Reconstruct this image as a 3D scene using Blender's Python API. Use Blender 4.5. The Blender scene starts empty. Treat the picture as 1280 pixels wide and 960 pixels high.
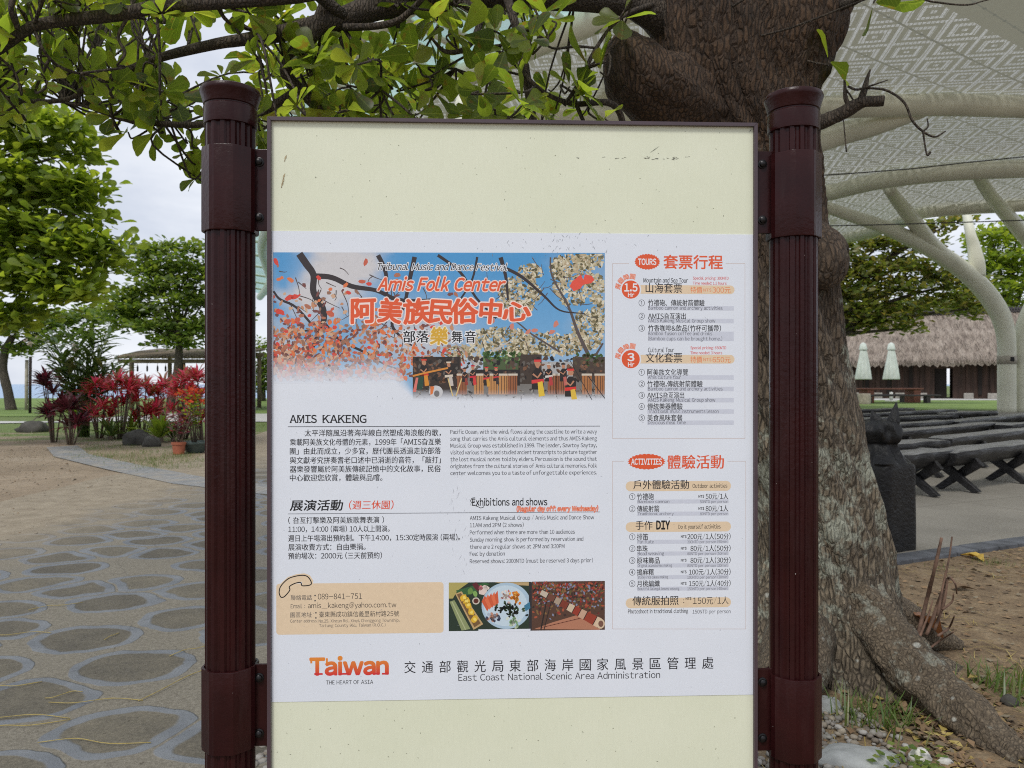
import bpy, math, random
import numpy as np
from mathutils import Vector, Matrix, noise

# ------------------------------------------------------------------ camera, sky, sun, exposure
S = bpy.context.scene
COL = S.collection
H = 1.15                      # eye height
F = 970.0                     # focal length in pixels of a 1280 wide frame
cam_d = bpy.data.cameras.new("camera")
cam = bpy.data.objects.new("camera", cam_d)
COL.objects.link(cam)
cam.location = (0, 0, H)
cam.rotation_euler = (math.radians(90), 0, 0)
cam_d.sensor_width = 36.0
cam_d.lens = 36.0 * F / 1280.0
cam_d.clip_end = 30000
cam_d.clip_start = 0.05
cam_d.dof.use_dof = True          # a phone lens: 2.4 mm wide, focused on the board
cam_d.dof.focus_distance = 1.42
cam_d.dof.aperture_fstop = 11.4
S.camera = cam

SUN_EL, SUN_AZ = 52.0, 205.0   # high, behind the photographer's left shoulder
W = bpy.data.worlds.new("World")
S.world = W
W.use_nodes = True
wt = W.node_tree
wt.nodes.clear()
def wn(t, **k):
    n = wt.nodes.new(t)
    for a, b in k.items():
        setattr(n, a, b)
    return n
w_out = wn("ShaderNodeOutputWorld")
w_bg = wn("ShaderNodeBackground")
w_sky = wn("ShaderNodeTexSky", sky_type='NISHITA', sun_disc=False)
w_sky.sun_elevation = math.radians(SUN_EL)
w_sky.sun_rotation = math.radians(SUN_AZ)
w_tc = wn("ShaderNodeTexCoord")
w_map = wn("ShaderNodeMapping")
w_map.inputs['Scale'].default_value = (1.0, 1.0, 2.6)
w_n = wn("ShaderNodeTexNoise")
w_n.inputs['Scale'].default_value = 3.4
w_n.inputs['Detail'].default_value = 6
w_n.inputs['Roughness'].default_value = 0.55
w_r = wn("ShaderNodeValToRGB")
w_r.color_ramp.elements[0].position = 0.33
w_r.color_ramp.elements[0].color = (6.9, 7.5, 8.8, 1)
w_r.color_ramp.elements[1].position = 0.66
w_r.color_ramp.elements[1].color = (10.6, 10.9, 11.5, 1)
w_mix = wn("ShaderNodeMixRGB")
w_mix.inputs[0].default_value = 0.93          # an almost closed cloud cover
L_ = wt.links.new
L_(w_tc.outputs['Generated'], w_map.inputs[0])
L_(w_map.outputs[0], w_n.inputs['Vector'])
L_(w_n.outputs['Fac'], w_r.inputs[0])
L_(w_sky.outputs[0], w_mix.inputs[1])
L_(w_r.outputs[0], w_mix.inputs[2])
L_(w_mix.outputs[0], w_bg.inputs['Color'])
w_bg.inputs['Strength'].default_value = 0.075
L_(w_bg.outputs[0], w_out.inputs['Surface'])

sun_d = bpy.data.lights.new("sun", 'SUN')
sun_d.energy = 1.5
sun_d.angle = math.radians(14)
sun_d.color = (1.0, 0.965, 0.91)
sun = bpy.data.objects.new("sun", sun_d)
COL.objects.link(sun)
_az, _el = math.radians(SUN_AZ), math.radians(SUN_EL)
_dir = Vector((math.sin(_az) * math.cos(_el), math.cos(_az) * math.cos(_el), math.sin(_el)))
sun.rotation_euler = _dir.to_track_quat('Z', 'Y').to_euler()

S.view_settings.view_transform = 'Standard'
S.view_settings.look = 'None'
S.view_settings.gamma = 1
S.view_settings.use_curve_mapping = False
S.view_settings.exposure = 0.32
S.render.engine = 'CYCLES'
S.cycles.max_bounces = 8
S.cycles.transparent_max_bounces = 12
S.cycles.use_denoising = False         # a denoiser smears the small print; the grain left is a phone camera's
S.cycles.pixel_filter_type = 'BLACKMAN_HARRIS'
S.cycles.filter_width = 1.05

# ------------------------------------------------------------------ helpers
rnd = random.Random(7)
rng = np.random.default_rng(11)

def P(px, py, d):
    """World point at depth d along the sight line of a photo position."""
    return Vector(((px - 640) / F * d, d, H - (py - 480) / F * d))

def G(px, py, z=0.0):
    """Point of the level z under a photo position (py below the horizon)."""
    d = (H - z) * F / (py - 480.0)
    return Vector(((px - 640) / F * d, d, z))

def srgb(r, g, b):
    f = lambda c: (c / 255 / 12.92) if c / 255 <= 0.04045 else ((c / 255 + 0.055) / 1.055) ** 2.4
    return (f(r), f(g), f(b))

def tag(o, label=None, cat=None, group=None, kind=None):
    if label: o["label"] = label
    if cat: o["category"] = cat
    if group: o["group"] = group
    if kind: o["kind"] = kind
    return o

def empty(name, loc=(0, 0, 0), rz=0.0):
    o = bpy.data.objects.new(name, None)
    COL.objects.link(o)
    o.location = loc
    o.rotation_euler = (0, 0, rz)
    o.empty_display_size = 0.2
    return o

class MB:
    """Collects polygons (with an optional ink colour each) into ONE mesh."""
    def __init__(self):
        self.v, self.f, self.m, self.c, self.s = [], [], [], [], []
    def add(self, verts, faces, mat=0, col=(1, 1, 1), smooth=False):
        b = len(self.v)
        self.v.extend([tuple(p) for p in verts])
        for f in faces:
            self.f.append([b + i for i in f])
            self.m.append(mat); self.c.append(col); self.s.append(smooth)
    def box(self, lo, hi, mat=0, M=None, bev=0.0):
        x0, y0, z0 = lo; x1, y1, z1 = hi
        if bev > 0:
            vs, fs = bevel_box(lo, hi, bev)
        else:
            vs = [Vector(p) for p in ((x0,y0,z0),(x1,y0,z0),(x1,y1,z0),(x0,y1,z0),(x0,y0,z1),(x1,y0,z1),(x1,y1,z1),(x0,y1,z1))]
            fs = [(0,3,2,1),(4,5,6,7),(0,1,5,4),(1,2,6,5),(2,3,7,6),(3,0,4,7)]
        if M is not None:
            vs = [M @ Vector(p) for p in vs]
        self.add(vs, fs, mat)
    def tube(self, pts, radii, seg=10, mat=0, cap=True, amp=0.0, freq=3.0, seed=0.0, smooth=True, furrow=0.0, nf=9):
        pts = [Vector(p) for p in pts]
        n = len(pts)
        if not hasattr(radii, '__len__'):
            radii = [radii] * n
        ring = []
        up = Vector((0.13, 0.21, 0.97)).normalized()
        t0 = (pts[1] - pts[0]).normalized()
        a = t0.cross(up)
        if a.length < 0.1: a = t0.cross(Vector((1, 0, 0)))
        a.normalize()
        vs = []
        for i in range(n):
            t = (pts[min(i + 1, n - 1)] - pts[max(i - 1, 0)]).normalized()
            a = (a - t * a.dot(t)).normalized()
            b = t.cross(a)
            for k in range(seg):
                an = 2 * math.pi * k / seg
                d = a * math.cos(an) + b * math.sin(an)
                r = radii[i]
                if amp:
                    q = pts[i] + d * r
                    tw_ = pts[i].z * 1.1 if furrow else 0.0
                    r *= 1 + amp * noise.fractal(q * freq + Vector((seed, 0, 0)), 0.8, 2.0, 4)
                    if furrow:
                        qq = Vector((math.cos(an + tw_) * nf * .33, math.sin(an + tw_) * nf * .33, pts[i].z * .55 + seed))
                        r *= 1 - furrow * (1 - min(1, 3.2 * abs(noise.noise(qq))))
                        qq = Vector((math.cos(an + tw_) * nf, math.sin(an + tw_) * nf, pts[i].z * 1.3 + seed + 7))
                        r *= 1 - furrow * .45 * (1 - min(1, 3.0 * abs(noise.noise(qq))))
                vs.append(pts[i] + d * r)
        fs = []
        for i in range(n - 1):
            for k in range(seg):
                k2 = (k + 1) % seg
                fs.append((i * seg + k, i * seg + k2, (i + 1) * seg + k2, (i + 1) * seg + k))
        if cap:
            fs.append(tuple(range(seg - 1, -1, -1)))
            fs.append(tuple((n - 1) * seg + k for k in range(seg)))
        self.add(vs, fs, mat, smooth=smooth)
    def lathe(self, prof, seg=24, mat=0, M=None, smooth=True, rfun=None, cap=True):
        """prof: (r, z) pairs from bottom to top round the z axis."""
        vs, fs = [], []
        for (r, z) in prof:
            for k in range(seg):
                an = 2 * math.pi * k / seg
                rr = r * (rfun(an, z) if rfun else 1)
                vs.append(Vector((rr * math.cos(an), rr * math.sin(an), z)))
        n = len(prof)
        for i in range(n - 1):
            for k in range(seg):
                k2 = (k + 1) % seg
                fs.append((i * seg + k, i * seg + k2, (i + 1) * seg + k2, (i + 1) * seg + k))
        if cap:
            fs.append(tuple(range(seg - 1, -1, -1)))
            fs.append(tuple((n - 1) * seg + k for k in range(seg)))
        if M is not None: vs = [M @ p for p in vs]
        self.add(vs, fs, mat, smooth=smooth)
    def build(self, name, mats, parent=None, auto=None):
        me = bpy.data.meshes.new(name)
        me.from_pydata(self.v, [], self.f)
        if not isinstance(mats, (list, tuple)): mats = [mats]
        for m in mats: me.materials.append(m)
        me.polygons.foreach_set('material_index', self.m)
        me.polygons.foreach_set('use_smooth', self.s)
        if any(c != (1, 1, 1) for c in self.c):
            at = me.color_attributes.new('ink', 'FLOAT_COLOR', 'CORNER')
            arr = []
            for f, c in zip(self.f, self.c):
                if hasattr(c[0], '__len__'):
                    for q in c: arr.extend([q[0], q[1], q[2], 1.0])
                else:
                    arr.extend([c[0], c[1], c[2], 1.0] * len(f))
            at.data.foreach_set('color', arr)
        me.update()
        if auto is not None:
            me.set_sharp_from_angle(angle=math.radians(auto))
        o = bpy.data.objects.new(name, me)
        COL.objects.link(o)
        if parent is not None: o.parent = parent
        return o

def bevel_box(lo, hi, b):
    x0, y0, z0 = lo; x1, y1, z1 = hi
    import bmesh
    bm = bmesh.new()
    vs = [bm.verts.new(p) for p in ((x0,y0,z0),(x1,y0,z0),(x1,y1,z0),(x0,y1,z0),(x0,y0,z1),(x1,y0,z1),(x1,y1,z1),(x0,y1,z1))]
    for f in [(0,3,2,1),(4,5,6,7),(0,1,5,4),(1,2,6,5),(2,3,7,6),(3,0,4,7)]:
        bm.faces.new([vs[i] for i in f])
    bmesh.ops.bevel(bm, geom=list(bm.edges), offset=b, segments=2, profile=0.5, affect='EDGES')
    bm.verts.index_update()
    V_ = [v.co.copy() for v in bm.verts]
    F_ = [[v.index for v in f.verts] for f in bm.faces]
    bm.free()
    return V_, F_

def spline(pts, n):
    """Catmull-Rom through tuples of any length."""
    p = [np.array(q, float) for q in pts]
    p = [2 * p[0] - p[1]] + p + [2 * p[-1] - p[-2]]
    out = []
    for i in range(1, len(p) - 2):
        for k in range(n):
            t = k / n
            a, b, c, d = p[i - 1], p[i], p[i + 1], p[i + 2]
            out.append(0.5 * (2 * b + (c - a) * t + (2 * a - 5 * b + 4 * c - d) * t * t + (3 * b - a - 3 * c + d) * t ** 3))
    out.append(p[-2])
    return out

# ------------------------------------------------------------------ materials
def mat(name):
    m = bpy.data.materials.new(name)
    m.use_nodes = True
    nt = m.node_tree
    bs = nt.nodes['Principled BSDF']
    return m, nt, bs

def nd(nt, t, **k):
    n = nt.nodes.new(t)
    for a, b in k.items():
        if a in n.inputs and not hasattr(type(n), a):
            n.inputs[a].default_value = b
        else:
            setattr(n, a, b)
    return n

def noise_tex(nt, scale, detail=5, rough=0.55, coord=None, vec_scale=None, dist=0.0):
    n = nt.nodes.new('ShaderNodeTexNoise')
    n.inputs['Scale'].default_value = scale
    n.inputs['Detail'].default_value = detail
    n.inputs['Roughness'].default_value = rough
    n.inputs['Distortion'].default_value = dist
    src = coord
    if src is None:
        tc = nt.nodes.new('ShaderNodeTexCoord')
        src = tc.outputs['Object']
    if vec_scale is not None:
        mp = nt.nodes.new('ShaderNodeMapping')
        mp.inputs['Scale'].default_value = vec_scale
        nt.links.new(src, mp.inputs[0])
        src = mp.outputs[0]
    nt.links.new(src, n.inputs['Vector'])
    return n

def ramp(nt, fac, stops, interp='LINEAR'):
    r = nt.nodes.new('ShaderNodeValToRGB')
    cr = r.color_ramp
    cr.interpolation = interp
    while len(cr.elements) < len(stops): cr.elements.new(0.5)
    for e, (p, c) in zip(cr.elements, stops):
        e.position = p
        e.color = (*c, 1) if len(c) == 3 else c
    nt.links.new(fac, r.inputs[0])
    return r

def mixc(nt, fac, a, b, mode='MIX'):
    m = nt.nodes.new('ShaderNodeMixRGB')
    m.blend_type = mode
    for i, s in ((0, fac), (1, a), (2, b)):
        if hasattr(s, 'node'):
            nt.links.new(s, m.inputs[i])
        elif i == 0:
            m.inputs[0].default_value = s
        else:
            m.inputs[i].default_value = (*s, 1)
    return m.outputs[0]

def mth(nt, op, a, b=None, clamp=False):
    m = nt.nodes.new('ShaderNodeMath')
    m.operation = op
    m.use_clamp = clamp
    for i, s in ((0, a), (1, b)):
        if s is None: continue
        if hasattr(s, 'node'): nt.links.new(s, m.inputs[i])
        else: m.inputs[i].default_value = s
    return m.outputs[0]

def bump(nt, bs, height, strength=0.4, dist=0.02):
    b = nt.nodes.new('ShaderNodeBump')
    b.inputs['Strength'].default_value = strength
    b.inputs['Distance'].default_value = dist
    nt.links.new(height, b.inputs['Height'])
    nt.links.new(b.outputs[0], bs.inputs['Normal'])

def plain(name, col, rough=0.5, metal=0.0, var=0.12, scale=9.0, bmp=0.0, bscale=60.0, vec_scale=None):
    m, nt, bs = mat(name)
    n = noise_tex(nt, scale, vec_scale=vec_scale)
    lo = tuple(c * (1 - var * 1.6) for c in col)
    hi = tuple(min(1, c * (1 + var * 1.6)) for c in col)
    r = ramp(nt, n.outputs['Fac'], [(0.3, lo), (0.7, hi)])
    nt.links.new(r.outputs[0], bs.inputs['Base Color'])
    bs.inputs['Roughness'].default_value = rough
    bs.inputs['Metallic'].default_value = metal
    if bmp:
        n2 = noise_tex(nt, bscale, 4, vec_scale=vec_scale)
        bump(nt, bs, n2.outputs['Fac'], bmp, 0.01)
    return m

def leaf_mat(name, cols, trans=0.45, tcol=None, rough=0.38, veins=False):
    """Leaves: each leaf (mesh island) takes its own colour; light passes through."""
    m, nt, bs = mat(name)
    g = nt.nodes.new('ShaderNodeNewGeometry')
    k = len(cols)
    r = ramp(nt, g.outputs['Random Per Island'], [(i / max(1, k - 1), c) for i, c in enumerate(cols)])
    n = noise_tex(nt, 30, 3)
    c = mixc(nt, 0.35, r.outputs[0], ramp(nt, n.outputs['Fac'], [(0.3, (0.45, 0.45, 0.45)), (0.7, (1, 1, 1))]).outputs[0], 'MULTIPLY')
    src = r.outputs[0]
    if veins:
        uv = nt.nodes.new('ShaderNodeUVMap'); uv.uv_map = 'leaf'
        sp = nt.nodes.new('ShaderNodeSeparateXYZ'); nt.links.new(uv.outputs[0], sp.inputs[0])
        ax = mth(nt, 'ABSOLUTE', sp.outputs[0])
        rib = mth(nt, 'LESS_THAN', ax, .014)
        sv = mth(nt, 'FRACT', mth(nt, 'MULTIPLY', mth(nt, 'SUBTRACT', sp.outputs[1], mth(nt, 'MULTIPLY', ax, .75)), 9.0))
        side = mth(nt, 'MULTIPLY', mth(nt, 'LESS_THAN', sv, .13), .45)
        vein = mth(nt, 'MAXIMUM', rib, side)
        nb = nt.nodes.new('ShaderNodeTexNoise'); nb.inputs['Scale'].default_value = 3.2; nb.inputs['Detail'].default_value = 4
        cmb = nt.nodes.new('ShaderNodeCombineXYZ')
        nt.links.new(sp.outputs[0], cmb.inputs[0]); nt.links.new(sp.outputs[1], cmb.inputs[1]); nt.links.new(mth(nt, 'MULTIPLY', g.outputs['Random Per Island'], 37.0), cmb.inputs[2])
        nt.links.new(cmb.outputs[0], nb.inputs['Vector'])
        brn = ramp(nt, nb.outputs['Fac'], [(0.60, (0,) * 3), (0.68, (.75,) * 3)])
        def dress(col, vc):
            return mixc(nt, brn.outputs[0], mixc(nt, mth(nt, 'MULTIPLY', vein, .55), col, vc), (.13, .075, .025))
        c = dress(c, (.20, .23, .07))
        src = dress(src, (.16, .18, .05))
    nt.links.new(c, bs.inputs['Base Color'])
    bs.inputs['Roughness'].default_value = rough
    tr = nt.nodes.new('ShaderNodeBsdfTranslucent')
    tc = mixc(nt, 1.0, src, tcol or (2.4, 2.2, 0.9), 'MULTIPLY')
    nt.links.new(tc, tr.inputs['Color'])
    mx = nt.nodes.new('ShaderNodeMixShader')
    mx.inputs[0].default_value = trans
    out = nt.nodes['Material Output']
    nt.links.new(bs.outputs[0], mx.inputs[1])
    nt.links.new(tr.outputs[0], mx.inputs[2])
    nt.links.new(mx.outputs[0], out.inputs['Surface'])
    return m

def bark_mat(name, dark, light, lichen=None, lich_amt=0.5, scale=1.0, zs=0.22, crk=0.62):
    m, nt, bs = mat(name)
    v = nt.nodes.new('ShaderNodeTexVoronoi')
    v.feature = 'DISTANCE_TO_EDGE'
    v.inputs['Scale'].default_value = 58 * scale
    tc = nt.nodes.new('ShaderNodeTexCoord')
    nz = noise_tex(nt, 9 * scale, 4)
    add = nt.nodes.new('ShaderNodeVectorMath'); add.operation = 'MULTIPLY_ADD'
    add.inputs[1].default_value = (0.030, 0.030, 0.03)
    nt.links.new(nz.outputs['Color'], add.inputs[0])
    nt.links.new(tc.outputs['Object'], add.inputs[2])
    mp = nt.nodes.new('ShaderNodeMapping')
    mp.inputs['Scale'].default_value = (1, 1, zs)
    nt.links.new(add.outputs[0], mp.inputs[0])
    nt.links.new(mp.outputs[0], v.inputs['Vector'])
    n = noise_tex(nt, 62 * scale, 6, 0.72, vec_scale=(1, 1, min(1, zs * 1.2)))
    crack = ramp(nt, v.outputs['Distance'], [(0.0, (0, 0, 0)), (0.22, (1, 1, 1))])
    big = noise_tex(nt, 4 * scale, 4)
    base = ramp(nt, n.outputs['Fac'], [(0.3, dark), (0.72, light)])
    c = mixc(nt, 0.5, base.outputs[0], ramp(nt, big.outputs['Fac'], [(0.3, (0.45, 0.42, 0.4)), (0.7, (1.25, 1.2, 1.1))]).outputs[0], 'MULTIPLY')
    c = mixc(nt, ramp(nt, crack.outputs[0], [(0, (crk,)*3), (1, (0,)*3)]).outputs[0], c, tuple(x * 0.25 for x in dark))
    if lichen:
        ln = noise_tex(nt, 10 * scale, 7, 0.74)
        lf = noise_tex(nt, 2.1 * scale, 2)
        # the bark turns from ash grey below to red-brown above
        gz = nt.nodes.new('ShaderNodeSeparateXYZ'); nt.links.new(tc.outputs['Object'], gz.inputs[0])
        up = ramp(nt, mth(nt, 'MULTIPLY', gz.outputs[2], 0.4), [(0.30, (1.30, 1.31, 1.24)), (0.46, (1.0, .96, .9)), (0.78, (.54, .38, .265))])
        c = mixc(nt, 1.0, c, up.outputs[0], 'MULTIPLY')
        gp = nt.nodes.new('ShaderNodeSeparateXYZ')
        nt.links.new(tc.outputs['Object'], gp.inputs[0])
        f = mth(nt, 'ADD', ln.outputs['Fac'], mth(nt, 'MULTIPLY', lf.outputs['Fac'], 0.45))
        # the lichen grows on the lower stem
        hgt = mth(nt, 'MULTIPLY', mth(nt, 'ABSOLUTE', mth(nt, 'SUBTRACT', gp.outputs[2], 0.75)), 0.16)
        f = mth(nt, 'SUBTRACT', f, hgt)
        lm = ramp(nt, f, [(0.69, (0, 0, 0)), (0.78, (lich_amt,) * 3)])
        c = mixc(nt, lm.outputs[0], c, lichen)
        # small round crusts of pale lichen
        vs_ = nt.nodes.new('ShaderNodeTexVoronoi'); vs_.feature = 'F1'; vs_.inputs['Scale'].default_value = 19
        nt.links.new(add.outputs[0], vs_.inputs['Vector'])
        sp_r = nt.nodes.new('ShaderNodeSeparateXYZ'); nt.links.new(vs_.outputs['Color'], sp_r.inputs[0])
        big_e = mth(nt, 'MULTIPLY', mth(nt, 'MAXIMUM', mth(nt, 'SUBTRACT', sp_r.outputs[0], .66), 0.0), 0.9)
        lowz = mth(nt, 'MULTIPLY', mth(nt, 'SUBTRACT', 1.15, gz.outputs[2]), 1.6, True)
        spot = mth(nt, 'MULTIPLY', mth(nt, 'MULTIPLY', mth(nt, 'SUBTRACT', big_e, vs_.outputs['Distance']), 9.0, True), lowz)
        c = mixc(nt, mth(nt, 'MULTIPLY', spot, .8), c, (.46, .46, .41))
        bs.inputs['Roughness'].default_value = 0.9
    nt.links.new(c, bs.inputs['Base Color'])
    bs.inputs['Roughness'].default_value = 0.85
    h = mth(nt, 'ADD', mth(nt, 'MULTIPLY', crack.outputs[0], 1.3 * crk), n.outputs['Fac'])
    bump(nt, bs, h, 0.9, 0.012 / scale)
    return m
# ------------------------------------------------------------------ leaves in bulk
LEAF = (np.array([(0, 0, 0), (0, .42, -.02), (0, .78, -.03), (0, 1.0, -.10),
                  (-.05, .06, .01), (-.15, .36, .03), (-.28, .68, .035), (-.25, .88, -.01), (-.12, .985, -.07),
                  (.05, .06, .01), (.15, .36, .03), (.28, .68, .035), (.25, .88, -.01), (.12, .985, -.07)]),
        [(0, 1, 5, 4), (1, 2, 6, 5), (2, 3, 8, 7), (2, 7, 6), (0, 9, 10, 1), (1, 10, 11, 2), (2, 12, 13, 3), (2, 11, 12)])
SLEAF = (np.array([(0, 0, 0), (-.27, .62, .05), (0, 1, -.06), (.27, .62, .05), (0, .55, -.02)]),
         [(0, 4, 1), (1, 4, 2), (2, 4, 3), (3, 4, 0)])
STRAP = (np.array([(-.02, 0, 0), (.02, 0, 0), (-.055, .35, .05), (0, .35, .03), (.055, .35, .05), (-.045, .7, .03), (0, .7, .01), (.045, .7, .03), (0, 1, -.10)]),
         [(0, 1, 3), (0, 3, 2), (1, 4, 3), (2, 3, 6, 5), (3, 4, 7, 6), (5, 6, 8), (6, 7, 8)])
BLADE = (np.array([(-.03, 0, 0), (.03, 0, 0), (-.02, .55, .03), (.02, .55, .03), (0, 1, .12)]), [(0, 1, 3, 2), (2, 3, 4)])

def leaves(name, mats, pos, direction, normal, size, tpl=LEAF, parent=None, matid=None, smooth=True, wide=None):
    """One mesh of many leaves: y of the template runs along direction, z along normal."""
    tv, tf = tpl
    n = len(pos)
    y = direction / (np.linalg.norm(direction, axis=1, keepdims=True) + 1e-9)
    x = np.cross(y, normal)
    x /= (np.linalg.norm(x, axis=1, keepdims=True) + 1e-9)
    z = np.cross(x, y)
    sz = size[:, None, None]
    w = np.ones(n) if wide is None else wide
    V = (tv[None, :, 0, None] * w[:, None, None] * x[:, None, :] + tv[None, :, 1, None] * y[:, None, :] + tv[None, :, 2, None] * z[:, None, :]) * sz + pos[:, None, :]
    k = len(tv)
    V = V.reshape(-1, 3)
    loops, starts, totals = [], [], []
    pat = np.concatenate([np.array(f) for f in tf])
    lt = np.array([len(f) for f in tf])
    ls = np.concatenate([[0], np.cumsum(lt)[:-1]])
    L = (pat[None, :] + (np.arange(n) * k)[:, None]).reshape(-1)
    st = (ls[None, :] + (np.arange(n) * lt.sum())[:, None]).reshape(-1)
    me = bpy.data.meshes.new(name)
    me.vertices.add(len(V)); me.vertices.foreach_set('co', V.astype(np.float32).reshape(-1))
    me.loops.add(len(L)); me.loops.foreach_set('vertex_index', L.astype(np.int32))
    me.polygons.add(len(st)); me.polygons.foreach_set('loop_start', st.astype(np.int32))
    me.polygons.foreach_set('loop_total', np.tile(lt, n).astype(np.int32))
    if not isinstance(mats, (list, tuple)): mats = [mats]
    for m in mats: me.materials.append(m)
    if matid is not None:
        me.polygons.foreach_set('material_index', np.repeat(matid, len(tf)).astype(np.int32))
    me.polygons.foreach_set('use_smooth', np.full(len(st), smooth))
    uvl = me.uv_layers.new(name='leaf')
    uvl.data.foreach_set('uv', tv[np.tile(pat, n), :2].astype(np.float32).reshape(-1))
    me.update(calc_edges=True)
    me.validate()
    o = bpy.data.objects.new(name, me)
    COL.objects.link(o)
    if parent is not None: o.parent = parent
    return o

def unit(a): return a / (np.linalg.norm(a, axis=-1, keepdims=True) + 1e-9)

# ------------------------------------------------------------------ ground, water
def sheet(name, poly, z, m, sub=0):
    b = MB()
    b.add([(x, y, z) for x, y in poly], [tuple(range(len(poly)))])
    return tag(b.build(name, m), kind='structure')

# packed earth with grass where the lawn begins
m_ground, nt, bs = mat('packed earth')
tc = nt.nodes.new('ShaderNodeTexCoord')
n1 = noise_tex(nt, 0.55, 6, 0.6)
n2 = noise_tex(nt, 7, 6, 0.65)
n3 = noise_tex(nt, 60, 4, 0.7)
earth = ramp(nt, n1.outputs['Fac'], [(0.3, (.24, .185, .125)), (0.55, (.345, .275, .195)), (0.75, (.42, .36, .28))])
c = mixc(nt, 0.55, earth.outputs[0], ramp(nt, n2.outputs['Fac'], [(0.3, (.52, .50, .48)), (0.7, (1.15, 1.1, 1.05))]).outputs[0], 'MULTIPLY')
c = mixc(nt, 0.5, c, ramp(nt, n3.outputs['Fac'], [(0.35, (.55, .53, .5)), (0.65, (1.2, 1.2, 1.2))]).outputs[0], 'MULTIPLY')
sx = nt.nodes.new('ShaderNodeSeparateXYZ'); nt.links.new(tc.outputs['Object'], sx.inputs[0])
gn = noise_tex(nt, 0.9, 6, 0.65)
gy = mth(nt, 'MULTIPLY', mth(nt, 'SUBTRACT', sx.outputs[1], 14.0), 0.05)
# the dug bed round the big tree is bare
gf = mth(nt, 'ADD', gn.outputs['Fac'], mth(nt, 'MINIMUM', gy, 0.3))
gm = ramp(nt, gf, [(0.56, (0, 0, 0)), (0.70, (1, 1, 1))])
gcol = ramp(nt, n2.outputs['Fac'], [(0.3, (.075, .115, .028)), (0.7, (.17, .225, .055))])
c = mixc(nt, gm.outputs[0], c, gcol.outputs[0])
rb = mth(nt, 'MULTIPLY', mth(nt, 'SUBTRACT', sx.outputs[0], 0.2), 1.0, True)
rby = mth(nt, 'MULTIPLY', mth(nt, 'SUBTRACT', 9.0, sx.outputs[1]), 1.0, True)
bedf = mth(nt, 'MULTIPLY', rb, rby)
bed = ramp(nt, n2.outputs['Fac'], [(0.3, (.12, .080, .045)), (0.55, (.23, .165, .095)), (0.75, (.30, .235, .15))])
bed2 = mixc(nt, 0.6, bed.outputs[0], ramp(nt, n3.outputs['Fac'], [(0.35, (.4, .38, .36)), (0.65, (1.3, 1.25, 1.2))]).outputs[0], 'MULTIPLY')
c = mixc(nt, bedf, c, bed2)
nt.links.new(c, bs.inputs['Base Color'])
bs.inputs['Roughness'].default_value = 0.95
bump(nt, bs, mth(nt, 'ADD', n2.outputs['Fac'], mth(nt, 'MULTIPLY', n3.outputs['Fac'], 0.5)), 0.7, 0.03)

b = MB()
xs = [-400, -120, -60, -30, -15, -8, -4, 0, 4, 8, 15, 30, 60, 120, 400]
ys = [-60, -20, -5, 0, 4, 8, 14, 20, 30, 40, 50, 60, 66, 78, 90]
zs = [0, 0, 0, 0, 0, 0, 0, 0, 0, 0, 0, 0, -0.15, -3.5, -9]
vs = []
for j, y in enumerate(ys):
    for x in xs:
        z = zs[j] if x < 8 else min(0, 0.0)
        yy = y if (x < 8 or j < 11) else y + (j - 10) * 90
        vs.append((x, yy, z))
fs = []
for j in range(len(ys) - 1):
    for i in range(len(xs) - 1):
        a = j * len(xs) + i
        fs.append((a, a + 1, a + 1 + len(xs), a + len(xs)))
b.add(vs, fs)
tag(b.build('ground', m_ground), kind='structure')

m_sea, nt, bs = mat('sea water')
n1 = noise_tex(nt, 0.15, 5, 0.6, vec_scale=(1, 3, 1))
r = ramp(nt, n1.outputs['Fac'], [(0.3, (.20, .33, .50)), (0.7, (.29, .43, .60))])
nt.links.new(r.outputs[0], bs.inputs['Base Color'])
bs.inputs['Roughness'].default_value = 0.35
n2 = noise_tex(nt, 0.8, 5, 0.6, vec_scale=(1, 2.5, 1))
bump(nt, bs, n2.outputs['Fac'], 0.5, 0.5)
b = MB()
b.add([(-15000, 70, -7), (15000, 70, -7), (15000, 22000, -7), (-15000, 22000, -7)], [(0, 1, 2, 3)])
tag(b.build('sea', m_sea), kind='structure')

# ---- paving of large oval exposed-aggregate stones with smooth grey collars, set in sandy concrete
m_pave, nt, bs = mat('oval stone paving')
tc = nt.nodes.new('ShaderNodeTexCoord')
mp = nt.nodes.new('ShaderNodeMapping')
mp.inputs['Rotation'].default_value = (0, 0, math.radians(33))
mp.inputs['Scale'].default_value = (2.0, 2.45, 1)
wob = noise_tex(nt, 2.6, 3)
va = nt.nodes.new('ShaderNodeVectorMath'); va.operation = 'MULTIPLY_ADD'
va.inputs[1].default_value = (0.16, 0.16, 0)
nt.links.new(wob.outputs['Color'], va.inputs[0]); nt.links.new(tc.outputs['Object'], va.inputs[2])
nt.links.new(va.outputs[0], mp.inputs[0])
ve = nt.nodes.new('ShaderNodeTexVoronoi'); ve.feature = 'DISTANCE_TO_EDGE'; ve.voronoi_dimensions = '2D'
vf = nt.nodes.new('ShaderNodeTexVoronoi'); vf.feature = 'F1'; vf.voronoi_dimensions = '2D'
for q in (ve, vf):
    q.inputs['Scale'].default_value = 1.0
    q.inputs['Randomness'].default_value = 0.55
    nt.links.new(mp.outputs[0], q.inputs['Vector'])
d = mth(nt, 'MINIMUM', mth(nt, 'MULTIPLY', ve.outputs['Distance'], 0.85), mth(nt, 'SUBTRACT', 0.50, vf.outputs['Distance']))
d.node.operation = 'SMOOTH_MIN'; d.node.inputs[2].default_value = 0.10
fine = noise_tex(nt, 90, 5, 0.75)
mid = noise_tex(nt, 6, 5, 0.6)
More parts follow.
